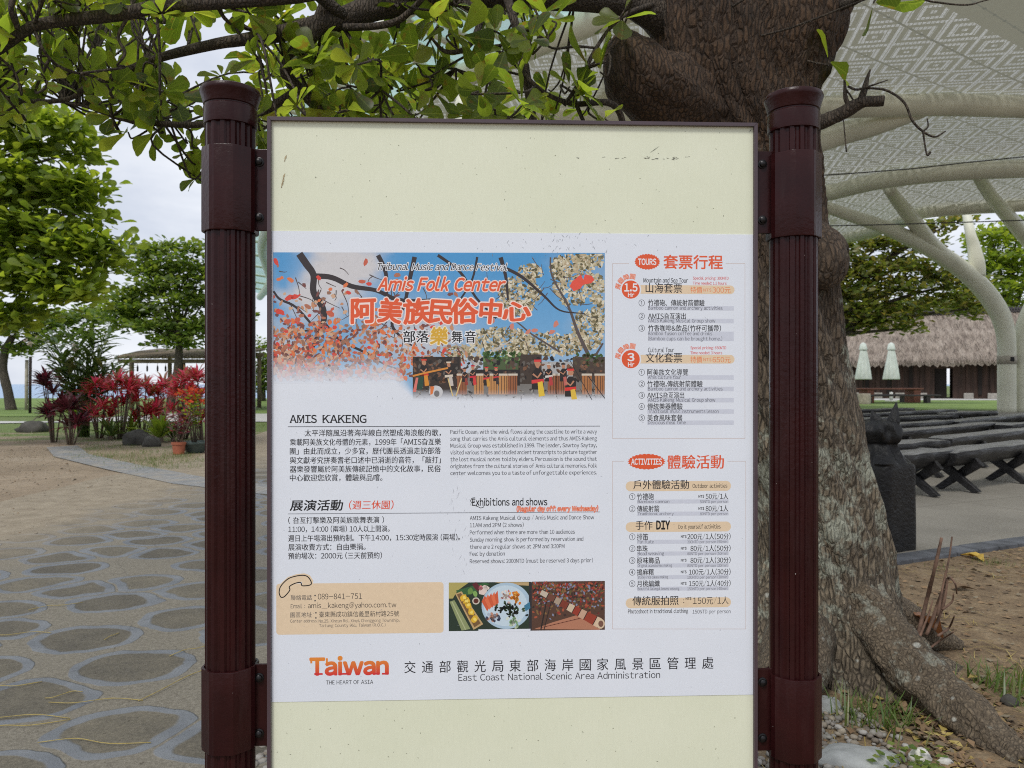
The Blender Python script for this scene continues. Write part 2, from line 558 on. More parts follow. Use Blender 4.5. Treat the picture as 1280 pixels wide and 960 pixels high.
sand = ramp(nt, fine.outputs['Fac'], [(0.3, (.120, .106, .082)), (0.5, (.195, .176, .140)), (0.72, (.29, .265, .215))])
coll = ramp(nt, mid.outputs['Fac'], [(0.3, (.135, .150, .172)), (0.7, (.20, .216, .238))])
agg = ramp(nt, fine.outputs['Fac'], [(0.3, (.072, .066, .054)), (0.55, (.134, .124, .100)), (0.75, (.19, .174, .142))])
celln = nt.nodes.new('ShaderNodeSeparateXYZ'); nt.links.new(vf.outputs['Color'], celln.inputs[0])
aggv = mixc(nt, 0.6, agg.outputs[0], ramp(nt, celln.outputs[0], [(0, (.70, .68, .66)), (1, (1.35, 1.3, 1.2))]).outputs[0], 'MULTIPLY')
aggv = mixc(nt, 0.5, aggv, ramp(nt, mid.outputs['Fac'], [(0.3, (.6, .6, .6)), (0.7, (1.3, 1.25, 1.15))]).outputs[0], 'MULTIPLY')
in_ring = ramp(nt, d, [(0.010, (0, 0, 0)), (0.020, (1, 1, 1))])
in_core = ramp(nt, d, [(0.105, (0, 0, 0)), (0.125, (1, 1, 1))])
c = mixc(nt, in_ring.outputs[0], sand.outputs[0], coll.outputs[0])
c = mixc(nt, in_core.outputs[0], c, aggv)
# earth carried over the edge of the paving and thin dust everywhere
sx = nt.nodes.new('ShaderNodeSeparateXYZ'); nt.links.new(tc.outputs['Object'], sx.inputs[0])
dn = noise_tex(nt, 0.8, 6, 0.62)
ed = mth(nt, 'MULTIPLY', mth(nt, 'ADD', sx.outputs[0], 3.1), -0.55)
dy = mth(nt, 'MULTIPLY', mth(nt, 'SUBTRACT', sx.outputs[1], 4.5), 0.20)
df = mth(nt, 'ADD', mth(nt, 'MULTIPLY', dn.outputs['Fac'], 0.9), mth(nt, 'ADD', mth(nt, 'MINIMUM', ed, 0.8), mth(nt, 'MINIMUM', dy, 0.12)))
dmask = ramp(nt, df, [(0.48, (.05,) * 3), (0.66, (.30,) * 3), (1.0, (1, 1, 1))])
earthc = ramp(nt, mid.outputs['Fac'], [(0.3, (.235, .190, .132)), (0.7, (.35, .295, .215))])
earthc2 = mixc(nt, 0.4, earthc.outputs[0], ramp(nt, fine.outputs['Fac'], [(0.35, (.6, .6, .6)), (0.65, (1.2, 1.2, 1.2))]).outputs[0], 'MULTIPLY')
c = mixc(nt, dmask.outputs[0], c, earthc2)
# crumbs of dark bark and leaf
crn = noise_tex(nt, 38, 3, .5)
c = mixc(nt, ramp(nt, crn.outputs['Fac'], [(0.70, (0,) * 3), (0.73, (.7,) * 3)]).outputs[0], c, (.05, .038, .024))
# hairline cracks
vc = nt.nodes.new('ShaderNodeTexVoronoi'); vc.feature = 'DISTANCE_TO_EDGE'; vc.voronoi_dimensions = '2D'
vc.inputs['Scale'].default_value = 1.3
nt.links.new(va.outputs[0], vc.inputs['Vector'])
cr = ramp(nt, vc.outputs['Distance'], [(0.0, (.35,) * 3), (0.006, (0,) * 3)])
c = mixc(nt, cr.outputs[0], c, (.05, .045, .04))
nt.links.new(c, bs.inputs['Base Color'])
bs.inputs['Roughness'].default_value = 0.88
hh = mth(nt, 'ADD', mth(nt, 'MULTIPLY', fine.outputs['Fac'], 0.5), mth(nt, 'ADD', mth(nt, 'MULTIPLY', in_ring.outputs[0], 0.5), mth(nt, 'MULTIPLY', in_core.outputs[0], -0.25)))
bump(nt, bs, hh, 0.7, 0.02)
edge = []
for k in range(26):
    y = 0.4 + k * 0.42
    edge.append((-5.0 - 0.25 * noise.noise(Vector((y * 0.9, 3, 1))) , y))
edge += [(-4.75, 11.4), (-5.05, 12.8), (-5.6, 16), (-6.4, 22.3)]
sheet('paved_path', edge + [(1.0, 22.3), (1.0, 6.0), (-0.72, 2.62), (-0.72, 0.4)], 0.006, m_pave)

# ---- band of small slate setts across the path
m_slate, nt, bs = mat('slate setts')
br = nt.nodes.new('ShaderNodeTexBrick')
br.inputs['Scale'].default_value = 4.0
br.inputs['Color1'].default_value = (.20, .21, .225, 1)
br.inputs['Color2'].default_value = (.27, .275, .28, 1)
br.inputs['Mortar'].default_value = (.17, .16, .14, 1)
br.inputs['Mortar Size'].default_value = 0.03
tc = nt.nodes.new('ShaderNodeTexCoord')
mp = nt.nodes.new('ShaderNodeMapping'); mp.inputs['Rotation'].default_value = (0, 0, math.radians(46))
nt.links.new(tc.outputs['Object'], mp.inputs[0]); nt.links.new(mp.outputs[0], br.inputs['Vector'])
nn = noise_tex(nt, 3, 5)
c = mixc(nt, ramp(nt, nn.outputs['Fac'], [(0.45, (0,) * 3), (0.75, (.75,) * 3)]).outputs[0], br.outputs['Color'], (.36, .31, .235))
nt.links.new(c, bs.inputs['Base Color'])
bs.inputs['Roughness'].default_value = 0.8
strip = [(-8.4, 14.0), (-7.2, 12.2), (-5.4, 10.35), (-3.9, 8.9), (-2.6, 8.05), (-1.2, 7.5), (0.9, 7.1)]
w2 = [(x + 0.32, y + 0.42) for x, y in strip]
sheet('slate_band', strip + w2[::-1], 0.011, m_slate)

# ---- light concrete floor under the canopy, edged with a row of dark bricks
m_conc, nt, bs = mat('platform concrete')
n1 = noise_tex(nt, 1.1, 6, 0.6); n2 = noise_tex(nt, 70, 4, 0.7)
r = ramp(nt, n1.outputs['Fac'], [(0.3, (.185, .170, .140)), (0.7, (.265, .245, .205))])
c = mixc(nt, 0.45, r.outputs[0], ramp(nt, n2.outputs['Fac'], [(0.35, (.6,) * 3), (0.65, (1.2,) * 3)]).outputs[0], 'MULTIPLY')
# joints
tc = nt.nodes.new('ShaderNodeTexCoord')
bj = nt.nodes.new('ShaderNodeTexBrick'); bj.offset = 0.0
bj.inputs['Scale'].default_value = 1.0; bj.inputs['Brick Width'].default_value = 2.4; bj.inputs['Row Height'].default_value = 2.4
bj.inputs['Mortar Size'].default_value = 0.006
bj.inputs['Color1'].default_value = bj.inputs['Color2'].default_value = (1, 1, 1, 1)
bj.inputs['Mortar'].default_value = (.6, .58, .55, 1)
mp = nt.nodes.new('ShaderNodeMapping'); mp.inputs['Rotation'].default_value = (0, 0, math.radians(-26))
nt.links.new(tc.outputs['Object'], mp.inputs[0]); nt.links.new(mp.outputs[0], bj.inputs['Vector'])
c = mixc(nt, 1.0, c, bj.outputs['Color'], 'MULTIPLY')
nt.links.new(c, bs.inputs['Base Color'])
bs.inputs['Roughness'].default_value = 0.7
bump(nt, bs, n2.outputs['Fac'], 0.3, 0.01)
kA, kB = Vector((0.6, 4.02, 0)), Vector((9.2, 8.2, 0))
kd = (kB - kA).normalized(); kn = Vector((-kd.y, kd.x, 0))
far = [(31, 33), (-3, 33), (-3, 14), (1.2, 9)]
p0, p1 = kA + kn * 0.16, kB + kn * 0.16
sheet('concrete_floor', [(p0.x, p0.y), (p1.x, p1.y), (31, 17)] + far, 0.012, m_conc)
m_kerb = plain('dark kerb brick', (.085, .09, .10), 0.75, var=0.35, scale=6, bmp=0.3)
b = MB()
n = int((kB - kA).length / 0.22)
ang = math.atan2(kd.y, kd.x)
for i in range(n):
    p = kA + kd * (i * 0.22)
    M = Matrix.Translation(p) @ Matrix.Rotation(ang, 4, 'Z')
    j = rnd.uniform(-.004, .004)
    b.box((0.005, 0 + j, -.05), (0.214, 0.155 + j, 0.026 + rnd.uniform(0, .004)), M=M, bev=0.006)
tag(b.build('kerb', m_kerb), kind='structure')

# ---- far lawns and paths
m_lawn, nt, bs = mat('mown lawn')
n1 = noise_tex(nt, 0.5, 5, 0.6); n2 = noise_tex(nt, 14, 5, 0.7)
r = ramp(nt, n1.outputs['Fac'], [(0.3, (.12, .20, .042)), (0.7, (.22, .31, .072))])
c = mixc(nt, 0.5, r.outputs[0], ramp(nt, n2.outputs['Fac'], [(0.3, (.5,) * 3), (0.7, (1.25,) * 3)]).outputs[0], 'MULTIPLY')
nt.links.new(c, bs.inputs['Base Color']); bs.inputs['Roughness'].default_value = 0.9
bump(nt, bs, n2.outputs['Fac'], 0.6, 0.08)
sheet('lawn', [(-60, 27.5), (-6, 27.0), (-2, 36), (12, 36), (12, 62), (-60, 62)], 0.016, m_lawn)
sheet('lawn', [(6, 34), (60, 34), (60, 55), (6, 55)], 0.022, m_lawn)
m_lpath = plain('pale path', (.50, .49, .47), 0.8, var=0.08, scale=2)
sheet('path', [(-60, 20.5), (-15, 22.3), (-12, 23.5), (-60, 25.0)], 0.02, m_lpath)
sheet('path', [(-14, 23.8), (0, 22.6), (0, 29.5), (-13, 29.5)], 0.024, m_lpath)
sheet('path', [(14, 55.2), (60, 52), (60, 60.5), (14, 60.5)], 0.028, m_lpath)

# ------------------------------------------------------------------ lettering on the board
_gl = {}
def one_glyph(ch):
    if ch in _gl: return _gl[ch]
    cu = bpy.data.curves.new('lettering', 'FONT')
    cu.body = ch
    cu.size = 1.0
    cu.resolution_u = 3
    o = bpy.data.objects.new('lettering', cu)
    COL.objects.link(o)
    dg = bpy.context.evaluated_depsgraph_get()
    me = bpy.data.meshes.new_from_object(o.evaluated_get(dg))
    n = len(me.vertices)
    co = np.zeros(n * 3); me.vertices.foreach_get('co', co)
    co = co.reshape(-1, 3)[:, :2].copy()
    fs = [tuple(p.vertices) for p in me.polygons]
    bpy.data.objects.remove(o); bpy.data.curves.remove(cu); bpy.data.meshes.remove(me)
    _gl[ch] = (co, fs)
    return _gl[ch]
ROUND = set('oecdqOCGQSsa069380TYVAvwyxX/2')
_txt_cache = {}
def glyphs(text, shear=0.0):
    """Outline of a line of lettering in em units: CJK on a full grid, Latin set proportionally from the full-width forms."""
    key = (text, shear)
    if key in _txt_cache: return _txt_cache[key]
    vs, fs, x, n = [], [], 0.0, 0
    for ch in text:
        if ch == ' ':
            x += 0.33; continue
        asc = 0x21 <= ord(ch) <= 0x7E
        co, f = one_glyph(chr(ord(ch) + 0xFEE0) if asc else ch)
        if not len(co): x += 0.5; continue
        if asc:
            a, e = co[:, 0].min(), co[:, 0].max()
            sb = 0.030 if ch in ROUND else 0.062
            kx = 0.5 if ch == '/' else 1.0
            c2 = (co - np.array([a, 0.0])) * np.array([kx, 1.0]) + np.array([x + sb, 0.0]); x += (e - a) * kx + 2 * sb
        else:
            c2 = co + np.array([x, 0.0]); x += 1.0
        vs.append(c2); fs += [tuple(i + n for i in t) for t in f]; n += len(c2)
    if not vs:
        _txt_cache[key] = (np.zeros((0, 2)), []); return _txt_cache[key]
    co = np.concatenate(vs)
    if shear: co = np.stack([co[:, 0] + shear * co[:, 1], co[:, 1]], 1)
    _txt_cache[key] = (co, fs)
    return co, fs
# ------------------------------------------------------------------ the notice board
BL = P(338, 480, 1.400); BR = P(944, 480, 1.434)
bdir = Vector((BR.x - BL.x, BR.y - BL.y, 0)).normalized()
byaw = math.atan2(bdir.y, bdir.x)
bc = Vector(((BL.x + BR.x) / 2, (BL.y + BR.y) / 2, 0))
bnrm = Vector((-bdir.y, bdir.x, 0))
def bl(px, py):
    """Board coordinates (along, up) of a point seen on the board's face."""
    r = Vector(((px - 640) / F, 1.0, -(py - 480) / F))
    o = Vector((0, 0, H))
    t = (bc - o).dot(bnrm) / r.dot(bnrm)
    q = o + r * t
    return (q - bc).dot(bdir), q.z
def pxm(px):
    r = Vector(((px - 640) / F, 1.0, 0))
    return bc.dot(bnrm) / r.dot(bnrm) / F      # metres per pixel at that column

m_brown, nt, bs = mat('dark maroon paint')
n1 = noise_tex(nt, 14, 4)
r = ramp(nt, n1.outputs['Fac'], [(0.3, (.020, .0045, .0048)), (0.7, (.031, .0066, .0069))])
ch = noise_tex(nt, 95, 3, 0.6)
chip = ramp(nt, ch.outputs['Fac'], [(0.765, (0,) * 3), (0.775, (1,) * 3)])
dst = noise_tex(nt, 30, 5, .7, vec_scale=(1, 1, .12))
pc = mixc(nt, ramp(nt, dst.outputs['Fac'], [(0.52, (0,) * 3), (0.80, (.12,) * 3)]).outputs[0], r.outputs[0], (.14, .10, .095))
nt.links.new(mixc(nt, chip.outputs[0], pc, (.40, .37, .34)), bs.inputs['Base Color'])
nr = noise_tex(nt, 22, 5, .65, vec_scale=(1, 1, .25))
nt.links.new(ramp(nt, nr.outputs['Fac'], [(0.3, (.14,) * 3), (0.7, (.40,) * 3)]).outputs[0], bs.inputs['Roughness'])
bs.inputs['Specular IOR Level'].default_value = 0.22
n2 = noise_tex(nt, 130, 3)
bump(nt, bs, n2.outputs['Fac'], 0.25, 0.0025)
m_plum = plain('plum enamel', (.070, .046, .055), 0.38, var=0.1)
m_cream, nt, bs = mat('cream laminate')
n1 = noise_tex(nt, 5, 5, 0.6); n2 = noise_tex(nt, 260, 3, vec_scale=(1, 1, 0.15)); n3 = noise_tex(nt, 120, 4, 0.7)
r = ramp(nt, n1.outputs['Fac'], [(0.3, (.715, .74, .565)), (0.7, (.76, .78, .615))])
c = mixc(nt, 0.10, r.outputs[0], ramp(nt, n2.outputs['Fac'], [(0.3, (.75,) * 3), (0.7, (1.1,) * 3)]).outputs[0], 'MULTIPLY')
sp = ramp(nt, n3.outputs['Fac'], [(0.745, (0,) * 3), (0.76, (.6,) * 3)])
c = mixc(nt, sp.outputs[0], c, (.30, .28, .20))
nt.links.new(c, bs.inputs['Base Color']); bs.inputs['Roughness'].default_value = 0.42
m_paper, nt, bs = mat('poster vinyl')
n1 = noise_tex(nt, 3.5, 6, 0.65); n3 = noise_tex(nt, 85, 5, 0.7)
r = ramp(nt, n1.outputs['Fac'], [(0.3, (.71, .75, .82)), (0.7, (.765, .80, .865))])
sp = ramp(nt, n3.outputs['Fac'], [(0.72, (0,) * 3), (0.75, (.45,) * 3)])
c = mixc(nt, sp.outputs[0], r.outputs[0], (.42, .42, .44))
nt.links.new(c, bs.inputs['Base Color']); bs.inputs['Roughness'].default_value = 0.48
PAPER = (.74, .775, .845)
m_ink, nt, bs = mat('printing ink')
at = nt.nodes.new('ShaderNodeAttribute'); at.attribute_name = 'ink'
n1 = noise_tex(nt, 120, 3)
nt.links.new(mixc(nt, 0.25, at.outputs['Color'], ramp(nt, n1.outputs['Fac'], [(0.35, (.88,) * 3), (0.65, (1.06,) * 3)]).outputs[0], 'MULTIPLY'), bs.inputs['Base Color'])
bs.inputs['Roughness'].default_value = 0.5
m_bolt = plain('black bolt', (.018, .017, .018), 0.35, 0.6)
m_tagw = plain('paint chip', (.6, .56, .52), 0.8)

board = empty('notice_board', (bc.x, bc.y, 0), byaw)
tag(board, 'cream information board with a printed poster, hung between two fluted maroon posts', 'notice board')

x_l, x_r = bl(338, 480)[0], bl(944, 480)[0]
z_top = bl(640, 153.5)[1]
z_bot = 0.30
# frame of four mitred bars
def bar_frame(mb, x0, x1, z0, z1, w, y0, y1):
    for quad in (((x0, z1), (x1, z1), (x1 - w, z1 - w), (x0 + w, z1 - w)), ((x0, z0), (x0 + w, z0 + w), (x1 - w, z0 + w), (x1, z0)),
                 ((x0, z0), (x0, z1), (x0 + w, z1 - w), (x0 + w, z0 + w)), ((x1, z0), (x1 - w, z0 + w), (x1 - w, z1 - w), (x1, z1))):
        cx = sum(q[0] for q in quad) / 4; cz = sum(q[1] for q in quad) / 4
        q2 = [(cx + (a - cx) * 0.9993, cz + (b_ - cz) * 0.9993) for a, b_ in quad]
        vs = [(a, y0, c_) for a, c_ in q2] + [(a, y1, c_) for a, c_ in q2]
        mb.add(vs, [(0, 1, 2, 3), (7, 6, 5, 4), (0, 4, 5, 1), (1, 5, 6, 2), (2, 6, 7, 3), (3, 7, 4, 0)])
fw = 0.0062
b = MB(); bar_frame(b, x_l - 0.004, x_r + 0.002, z_bot, z_top + 0.0035, fw, -0.0075, 0.042)
b.build('frame', m_plum, board)
b = MB(); b.box((x_l - 0.001, 0.0, z_bot + 0.004), (x_r - 0.001, 0.036, z_top))
panel = b.build('panel', m_cream, board)
tl, tr = bl(340, 288.5), bl(942, 293.5)
p_z1 = (tl[1] + tr[1]) / 2
p_z0 = (bl(340, 877.5)[1] + bl(942, 868)[1]) / 2
px0, px1 = x_l + fw - 0.004 + 0.0003, x_r - fw + 0.0017
b = MB(); b.box((px0, -0.0008, p_z0), (px1, -0.00005, p_z1))
poster = b.build('poster', m_paper, board)

# posts
def fluted(an, z):
    k = (an / (2 * math.pi) * 15) % 1.0
    return 1.0 if k < 0.50 else (0.915 if k > 0.58 else 0.955)
def make_post(cx, cy, dz, d):
    z = lambda py: H - (py - 480) / F * d + dz
    root = MB()
    root.lathe([(.0435, -0.02), (.0435, z(170)), (.0435, z(135))], seg=120, rfun=fluted, smooth=False, cap=True, M=Matrix.Translation((cx, cy, 0)))
    o = root.build('post', m_brown, board)
    c_ = MB()
    c_.lathe([(.040, z(146)), (.0462, z(145)), (.0468, z(142)), (.0466, z(124)), (.0462, z(122)), (.0445, z(121)), (.0445, z(119.5)), (.0466, z(118.5)), (.0492, z(111)), (.0520, z(105)), (.0530, z(103)),
              (.0530, z(101)), (.0515, z(98)), (.046, z(96)), (.0, z(95.5))], seg=48, M=Matrix.Translation((cx, cy, 0)), cap=False)
    c_.build('cap', m_brown, o, auto=40)
    def oct_(an, zz):
        # eight faint facets
        s = math.pi / 4
        a = (an + s / 2) % s - s / 2
        return 0.972 / max(0.94, math.cos(a)) if abs(a) < s / 2 else 1
    for (t, bt) in ((176, 284), (845, 950)):
        s_ = MB()
        s_.lathe([(.0445, z(bt) ), (.0482, z(bt) + 0.0002), (.0487, z(bt) + .002), (.0487, z(t) - .002), (.0482, z(t) - .0002), (.0445, z(t))], seg=64,
                 rfun=oct_, M=Matrix.Translation((cx, cy, 0)), cap=False)
        s_.build('sleeve', m_brown, o, auto=22)
    return o
lp = bl(285.5, 480)[0]; rp = bl(995, 480)[0]
make_post(lp, 0.012, 0.0, 1.349)
make_post(rp, 0.012, -0.0125, 1.394)
# bracket plates and their bolts
for (xa, xb_, side) in ((lp + 0.036, x_l - 0.0045, -1), (x_r + 0.0025, rp - 0.036, 1)):
    for (ta, tb) in ((184, 287), (833, 936)):
        d = 1.395 if side < 0 else 1.436
        za, zb = H - (ta - 480) / F * d, H - (tb - 480) / F * d
        if side > 0: za -= 0.006; zb -= 0.006
        k = MB(); k.box((xa, 0.006, zb), (xb_, 0.012, za), bev=0.001)
        # a folded lip against the board
        lx = (xb_ - 0.005, xb_) if side < 0 else (xa, xa + 0.005)
        k.box((lx[0], 0.0125, zb + .001), (lx[1], 0.04, za - .001))
        pl = k.build('bracket', m_brown, board)
        for fr in (0.16, 0.84):
            zz = zb + (za - zb) * fr
            bx = (xb_ - 0.017) if side < 0 else (xa + 0.013)
            q = MB()
            M = Matrix.Translation((bx, 0.006, zz)) @ Matrix.Rotation(math.radians(90), 4, 'X')
            q.lathe([(.0085, 0.0), (.0085, .0015), (.0062, .0022), (.0060, .006), (.0035, .0078), (0.0, .0082)], seg=16, M=M, cap=False)
            q.build('bolt', m_bolt, pl, auto=40)

# ---- printing helpers (everything lies on the poster's own plane, a hair proud of it)
def yl(layer): return -0.00083 - 0.000022 * layer
K_ = srgb(40, 40, 46); K2 = srgb(62, 64, 72); K3 = srgb(98, 100, 108); BLK = srgb(22, 22, 26)
OR = srgb(224, 92, 52); RED = srgb(214, 70, 60); TAN = srgb(226, 203, 172); GREYB = srgb(204, 208, 220); WH = (.80, .81, .84)

def T(mb, text, x0, x1, yc, h=None, col=K_, bold=0.0, shear=0.0, layer=2, justify=False, outline=None, ow=0.03, rot=0.0, colf=None):
    """Set a line between two photo columns, centred on a photo row; heavier faces are struck several times."""
    xm = (x0 + x1) / 2
    s = pxm(xm)
    u0, u1 = bl(x0, yc)[0], bl(x1, yc)[0]
    vc = bl(xm, yc)[1]
    cjk = any(0x2E80 < ord(ch) < 0xFF00 for ch in text)
    mid, full = (0.38, 0.86) if cjk else (0.366, 0.733)
    def put(co, fs, sx, sz, ux, off, ly, cl, ddx=0.0, ddz=0.0):
        if rot:
            a = math.radians(rot); cx = (off + co[:, 0].max()) / 2
            vs = []
            for (a_, b_) in co:
                dx, dz = (a_ - cx + ddx) * sx, (b_ - mid + ddz) * sz
                vs.append((ux + (cx - off) * sx + dx * math.cos(a) - dz * math.sin(a), yl(ly), vc + dx * math.sin(a) + dz * math.cos(a)))
        else:
            vs = [(ux + (a_ - off + ddx) * sx, yl(ly), vc + (b_ - mid + ddz) * sz) for (a_, b_) in co]
        if colf:
            for f in fs:
                mb.add([vs[i] for i in f], [tuple(range(len(f)))], 0, [colf(vs[i][2]) for i in f])
        else:
            mb.add(vs, fs, 0, cl)
    def strike(co, fs, sx, sz, ux, off, ly, cl, r):
        put(co, fs, sx, sz, ux, off, ly, cl)
        if r > 0.0055:
            k = 2 if r < 0.021 else 4 if r < .03 else (8 if r < 0.06 else 14)
            for q in range(k):
                a = 2 * math.pi * (q + (.5 if k != 2 else .08)) / k
                put(co, fs, sx, sz, ux, off, ly - .035 * (q + 1), cl, math.cos(a) * r, math.sin(a) * r)
    if justify:
        words = text.split(' ')
        sz = (h * s / full)
        ws = []
        for w_ in words:
            co, fs = glyphs(w_, shear)
            ws.append((co, fs, co[:, 0].min(), co[:, 0].max()))
        tot = sum(w_[3] - w_[2] for w_ in ws)
        sx = sz
        gap = (u1 - u0 - tot * sx) / (len(ws) - 1)
        if gap < 0.34 * sz:
            sx = (u1 - u0) / (tot + 0.36 * (len(ws) - 1)); gap = 0.36 * sx
        x = u0
        for co, fs, a_, e_ in ws:
            strike(co, fs, sx, sz, x, a_, layer, col, bold)
            x += (e_ - a_) * sx + gap
        return
    co, fs = glyphs(text, shear)
    if not len(co): return
    a_, e_ = co[:, 0].min(), co[:, 0].max()
    sx = (u1 - u0) / (e_ - a_)
    sz = sx if h is None else h * s / full
    if outline is not None:
        strike(co, fs, sx, sz, u0, a_, layer - 1, outline, bold + ow)
    strike(co, fs, sx, sz, u0, a_, layer, col, bold)

def poly(mb, pts, col, layer=1):
    mb.add([(lambda q: (q[0], yl(layer), q[1]))(bl(x, y)) for x, y in pts], [tuple(range(len(pts)))], 0, col)
def rect(mb, x0, y0, x1, y1, col, layer=1, r=0.0):
    """Axis-aligned on the board, given where its middle appears."""
    ua, ub = bl(x0, (y0 + y1) / 2)[0], bl(x1, (y0 + y1) / 2)[0]
    xm = (x0 + x1) / 2
    va, vb = bl(xm, y1)[1], bl(xm, y0)[1]
    if r <= 0:
        pts = [(ua, va), (ub, va), (ub, vb), (ua, vb)]
    else:
        rr = min(r * pxm(xm), (vb - va) / 2 - 1e-5)
        pts = []
        for cx, cz, a0 in ((ub - rr, vb - rr, 0), (ua + rr, vb - rr, 90), (ua + rr, va + rr, 180), (ub - rr, va + rr, 270)):
            for k in range(7):
                a = math.radians(a0 + 15 * k)
                pts.append((cx + rr * math.cos(a), cz + rr * math.sin(a)))
    mb.add([(p[0], yl(layer), p[1]) for p in pts], [tuple(range(len(pts)))], 0, col)
def disc(mb, cx, cy, rx, ry, col, layer=2, scallop=0, n=48, amp=0.08):
    s = pxm(cx); u, v = bl(cx, cy)
    pts = []
    for k in range(n * (2 if scallop else 1)):
        a = 2 * math.pi * k / (n * (2 if scallop else 1))
        q = 1 + (amp * math.cos(a * scallop) if scallop else 0)
        pts.append((u + rx * s * q * math.cos(a), yl(layer), v + ry * s * q * math.sin(a)))
    cidx = len(pts)
    mb.add(pts + [(u, yl(layer), v)], [(k, (k + 1) % cidx, cidx) for k in range(cidx)], 0, col)
def line(mb, pts, w, col, layer=2):
    """Ribbon through photo points, w in pixels (one value or one per point)."""
    q = [Vector(bl(x, y)) for x, y in pts]
    n = len(q)
    if not hasattr(w, '__len__'): w = [w] * n
    vs = []
    for i in range(n):
        t = (q[min(i + 1, n - 1)] - q[max(i - 1, 0)]).normalized()
        nn_ = Vector((-t.y, t.x)) * (w[i] * pxm(pts[i][0]) / 2)
        for sgn in (1, -1):
            p = q[i] + nn_ * sgn
            vs.append((p.x, yl(layer), p.y))
    mb.add(vs, [(2 * i, 2 * i + 1, 2 * i + 3, 2 * i + 2) for i in range(n - 1)], 0, col)

# ---- the printed festival picture
pr = random.Random(5)
pic = MB()
PX0, PX1, PY0, PY1 = 341.5, 756, 315.5, 505
def lerp(a, b_, t): return tuple(x + (y - x) * t for x, y in zip(a, b_))
def fade(x, y):
    """Where the print runs out into the white of the sheet."""
    k = max(0.0, min(1.0, (x - 492) / 26))
    lim = 478 + 22 * k
    wd = 34 - 25 * k
    t = (y - (lim - wd)) / wd
    return max(0.0, min(1.0, t))
SKY1, SKY2, CLD = srgb(74, 150, 205), srgb(130, 178, 216), srgb(206, 204, 206)
nx, ny = 84, 44
def skyc(x, y):
    n_ = noise.fractal(Vector((x * 0.011, y * 0.014, 2.3)), 1.0, 2.0, 4)
    cl = max(0, min(1, (n_ + 0.12) * 1.8))
    cl = max(cl, math.exp(-((x - 425) / 38) ** 2 - ((y - 345) / 42) ** 2) * 1.3)
    cl = max(cl, math.exp(-((x - 520) / 60) ** 2 - ((y - 420) / 36) ** 2) * 0.9)
    if x > 620: cl *= 0.25
    base = lerp(SKY1, SKY2, max(0, min(1, (y - 330) / 140)))
    c = lerp(base, CLD, min(1, cl))
    return lerp(c, PAPER, fade(x, y))
for i in range(nx):
    for j in range(ny):
        xa, xb_ = PX0 + (PX1 - PX0) * i / nx, PX0 + (PX1 - PX0) * (i + 1) / nx
        ya, yb = PY0 + (PY1 - PY0) * j / ny, PY0 + (PY1 - PY0) * (j + 1) / ny
        # edges follow the board's own horizontals
        kk = lambda x, y: y + (x - 340) / 604 * (1.2 - (y - 300) * 0.015) * 1.0
        if fade((xa + xb_) / 2, ya) > 0.97: continue
        poly(pic, [(xa, kk(xa, ya)), (xb_, kk(xb_, ya)), (xb_, kk(xb_, yb)), (xa, kk(xa, yb))], [skyc(xa, ya), skyc(xb_, ya), skyc(xb_, yb), skyc(xa, yb)], 1)
def blob(x, y, rx, ry, col, layer, n=6, rot=None):
    a0 = pr.uniform(0, 6.28) if rot is None else rot
    pts = []
    for k in range(n):
        a = 2 * math.pi * k / n
        q = pr.uniform(.7, 1.15)
        dx, dy = math.cos(a) * rx * q, math.sin(a) * ry * q
        pts.append((x + dx * math.cos(a0) - dy * math.sin(a0), y + dx * math.sin(a0) + dy * math.cos(a0)))
    pts = [(max(PX0 + .3, min(PX1 - .3, a)), max(PY0 + 1.8, min(PY1, b_))) for a, b_ in pts]
    poly(pic, pts, lerp(col, PAPER, fade(x, y)), layer)
# pale blossoming trees on the right
for (cx, cy, rx, ry, n_) in ((650, 365, 26, 20, 170), (662, 340, 16, 10, 70), (715, 350, 24, 34, 260), (735, 325, 20, 12, 120), (745, 360, 10, 20, 80), (700, 335, 12, 14, 80),
                             (640, 385, 26, 10, 110), (625, 425, 40, 16, 220), (690, 430, 50, 14, 230), (735, 412, 20, 26, 190), (580, 442, 22, 10, 80), (655, 445, 30, 8, 90), (748, 390, 8, 20, 60)):
    for k in range(int(n_ * 1.7)):
        a, q = pr.uniform(0, 6.28), math.sqrt(pr.random())
        col = pr.choice([srgb(200, 190, 160), srgb(172, 160, 126), srgb(128, 118, 84), srgb(88, 82, 56), srgb(216, 208, 186), srgb(186, 168, 136)])
        blob(cx + rx * q * math.cos(a), cy + ry * q * math.sin(a), pr.uniform(1.4, 4.2), pr.uniform(.9, 2.2), col, 2 + pr.random())
# dark limbs
BR_ = srgb(52, 44, 46); BR2 = srgb(88, 78, 76)
def limb(pts, w, col=BR_, layer=3.4):
    p = spline([(x, y, ww) for (x, y), ww in zip(pts, w)], 5)
    p = [q for q in p if PX0 < q[0] < PX1 and q[1] > PY0 + 1.5]
    p = [q for q in p if fade(q[0], q[1]) < 0.98]
    if len(p) < 2: return
    k0 = len(pic.f)
    line(pic, [(q[0], q[1]) for q in p], [q[2] for q in p], col, layer + pr.random() * .1)
    cc = [lerp(col, PAPER, fade(q[0], q[1])) for q in p]
    for i in range(len(p) - 1): pic.c[k0 + i] = [cc[i], cc[i], cc[i + 1], cc[i + 1]]
limb([(372, 314), (383, 330), (392, 344), (392, 365), (403, 384), (405, 400), (398, 418), (393, 430), (383, 448)], [9, 9, 8, 8, 8, 7, 6, 5, 3])
limb([(392, 345), (415, 347), (440, 358), (470, 363), (495, 374), (520, 376), (545, 374)], [7, 6.5, 6, 5, 5, 4, 3])
limb([(342, 364), (350, 374), (370, 384), (392, 408)], [2.5, 3, 3, 3])
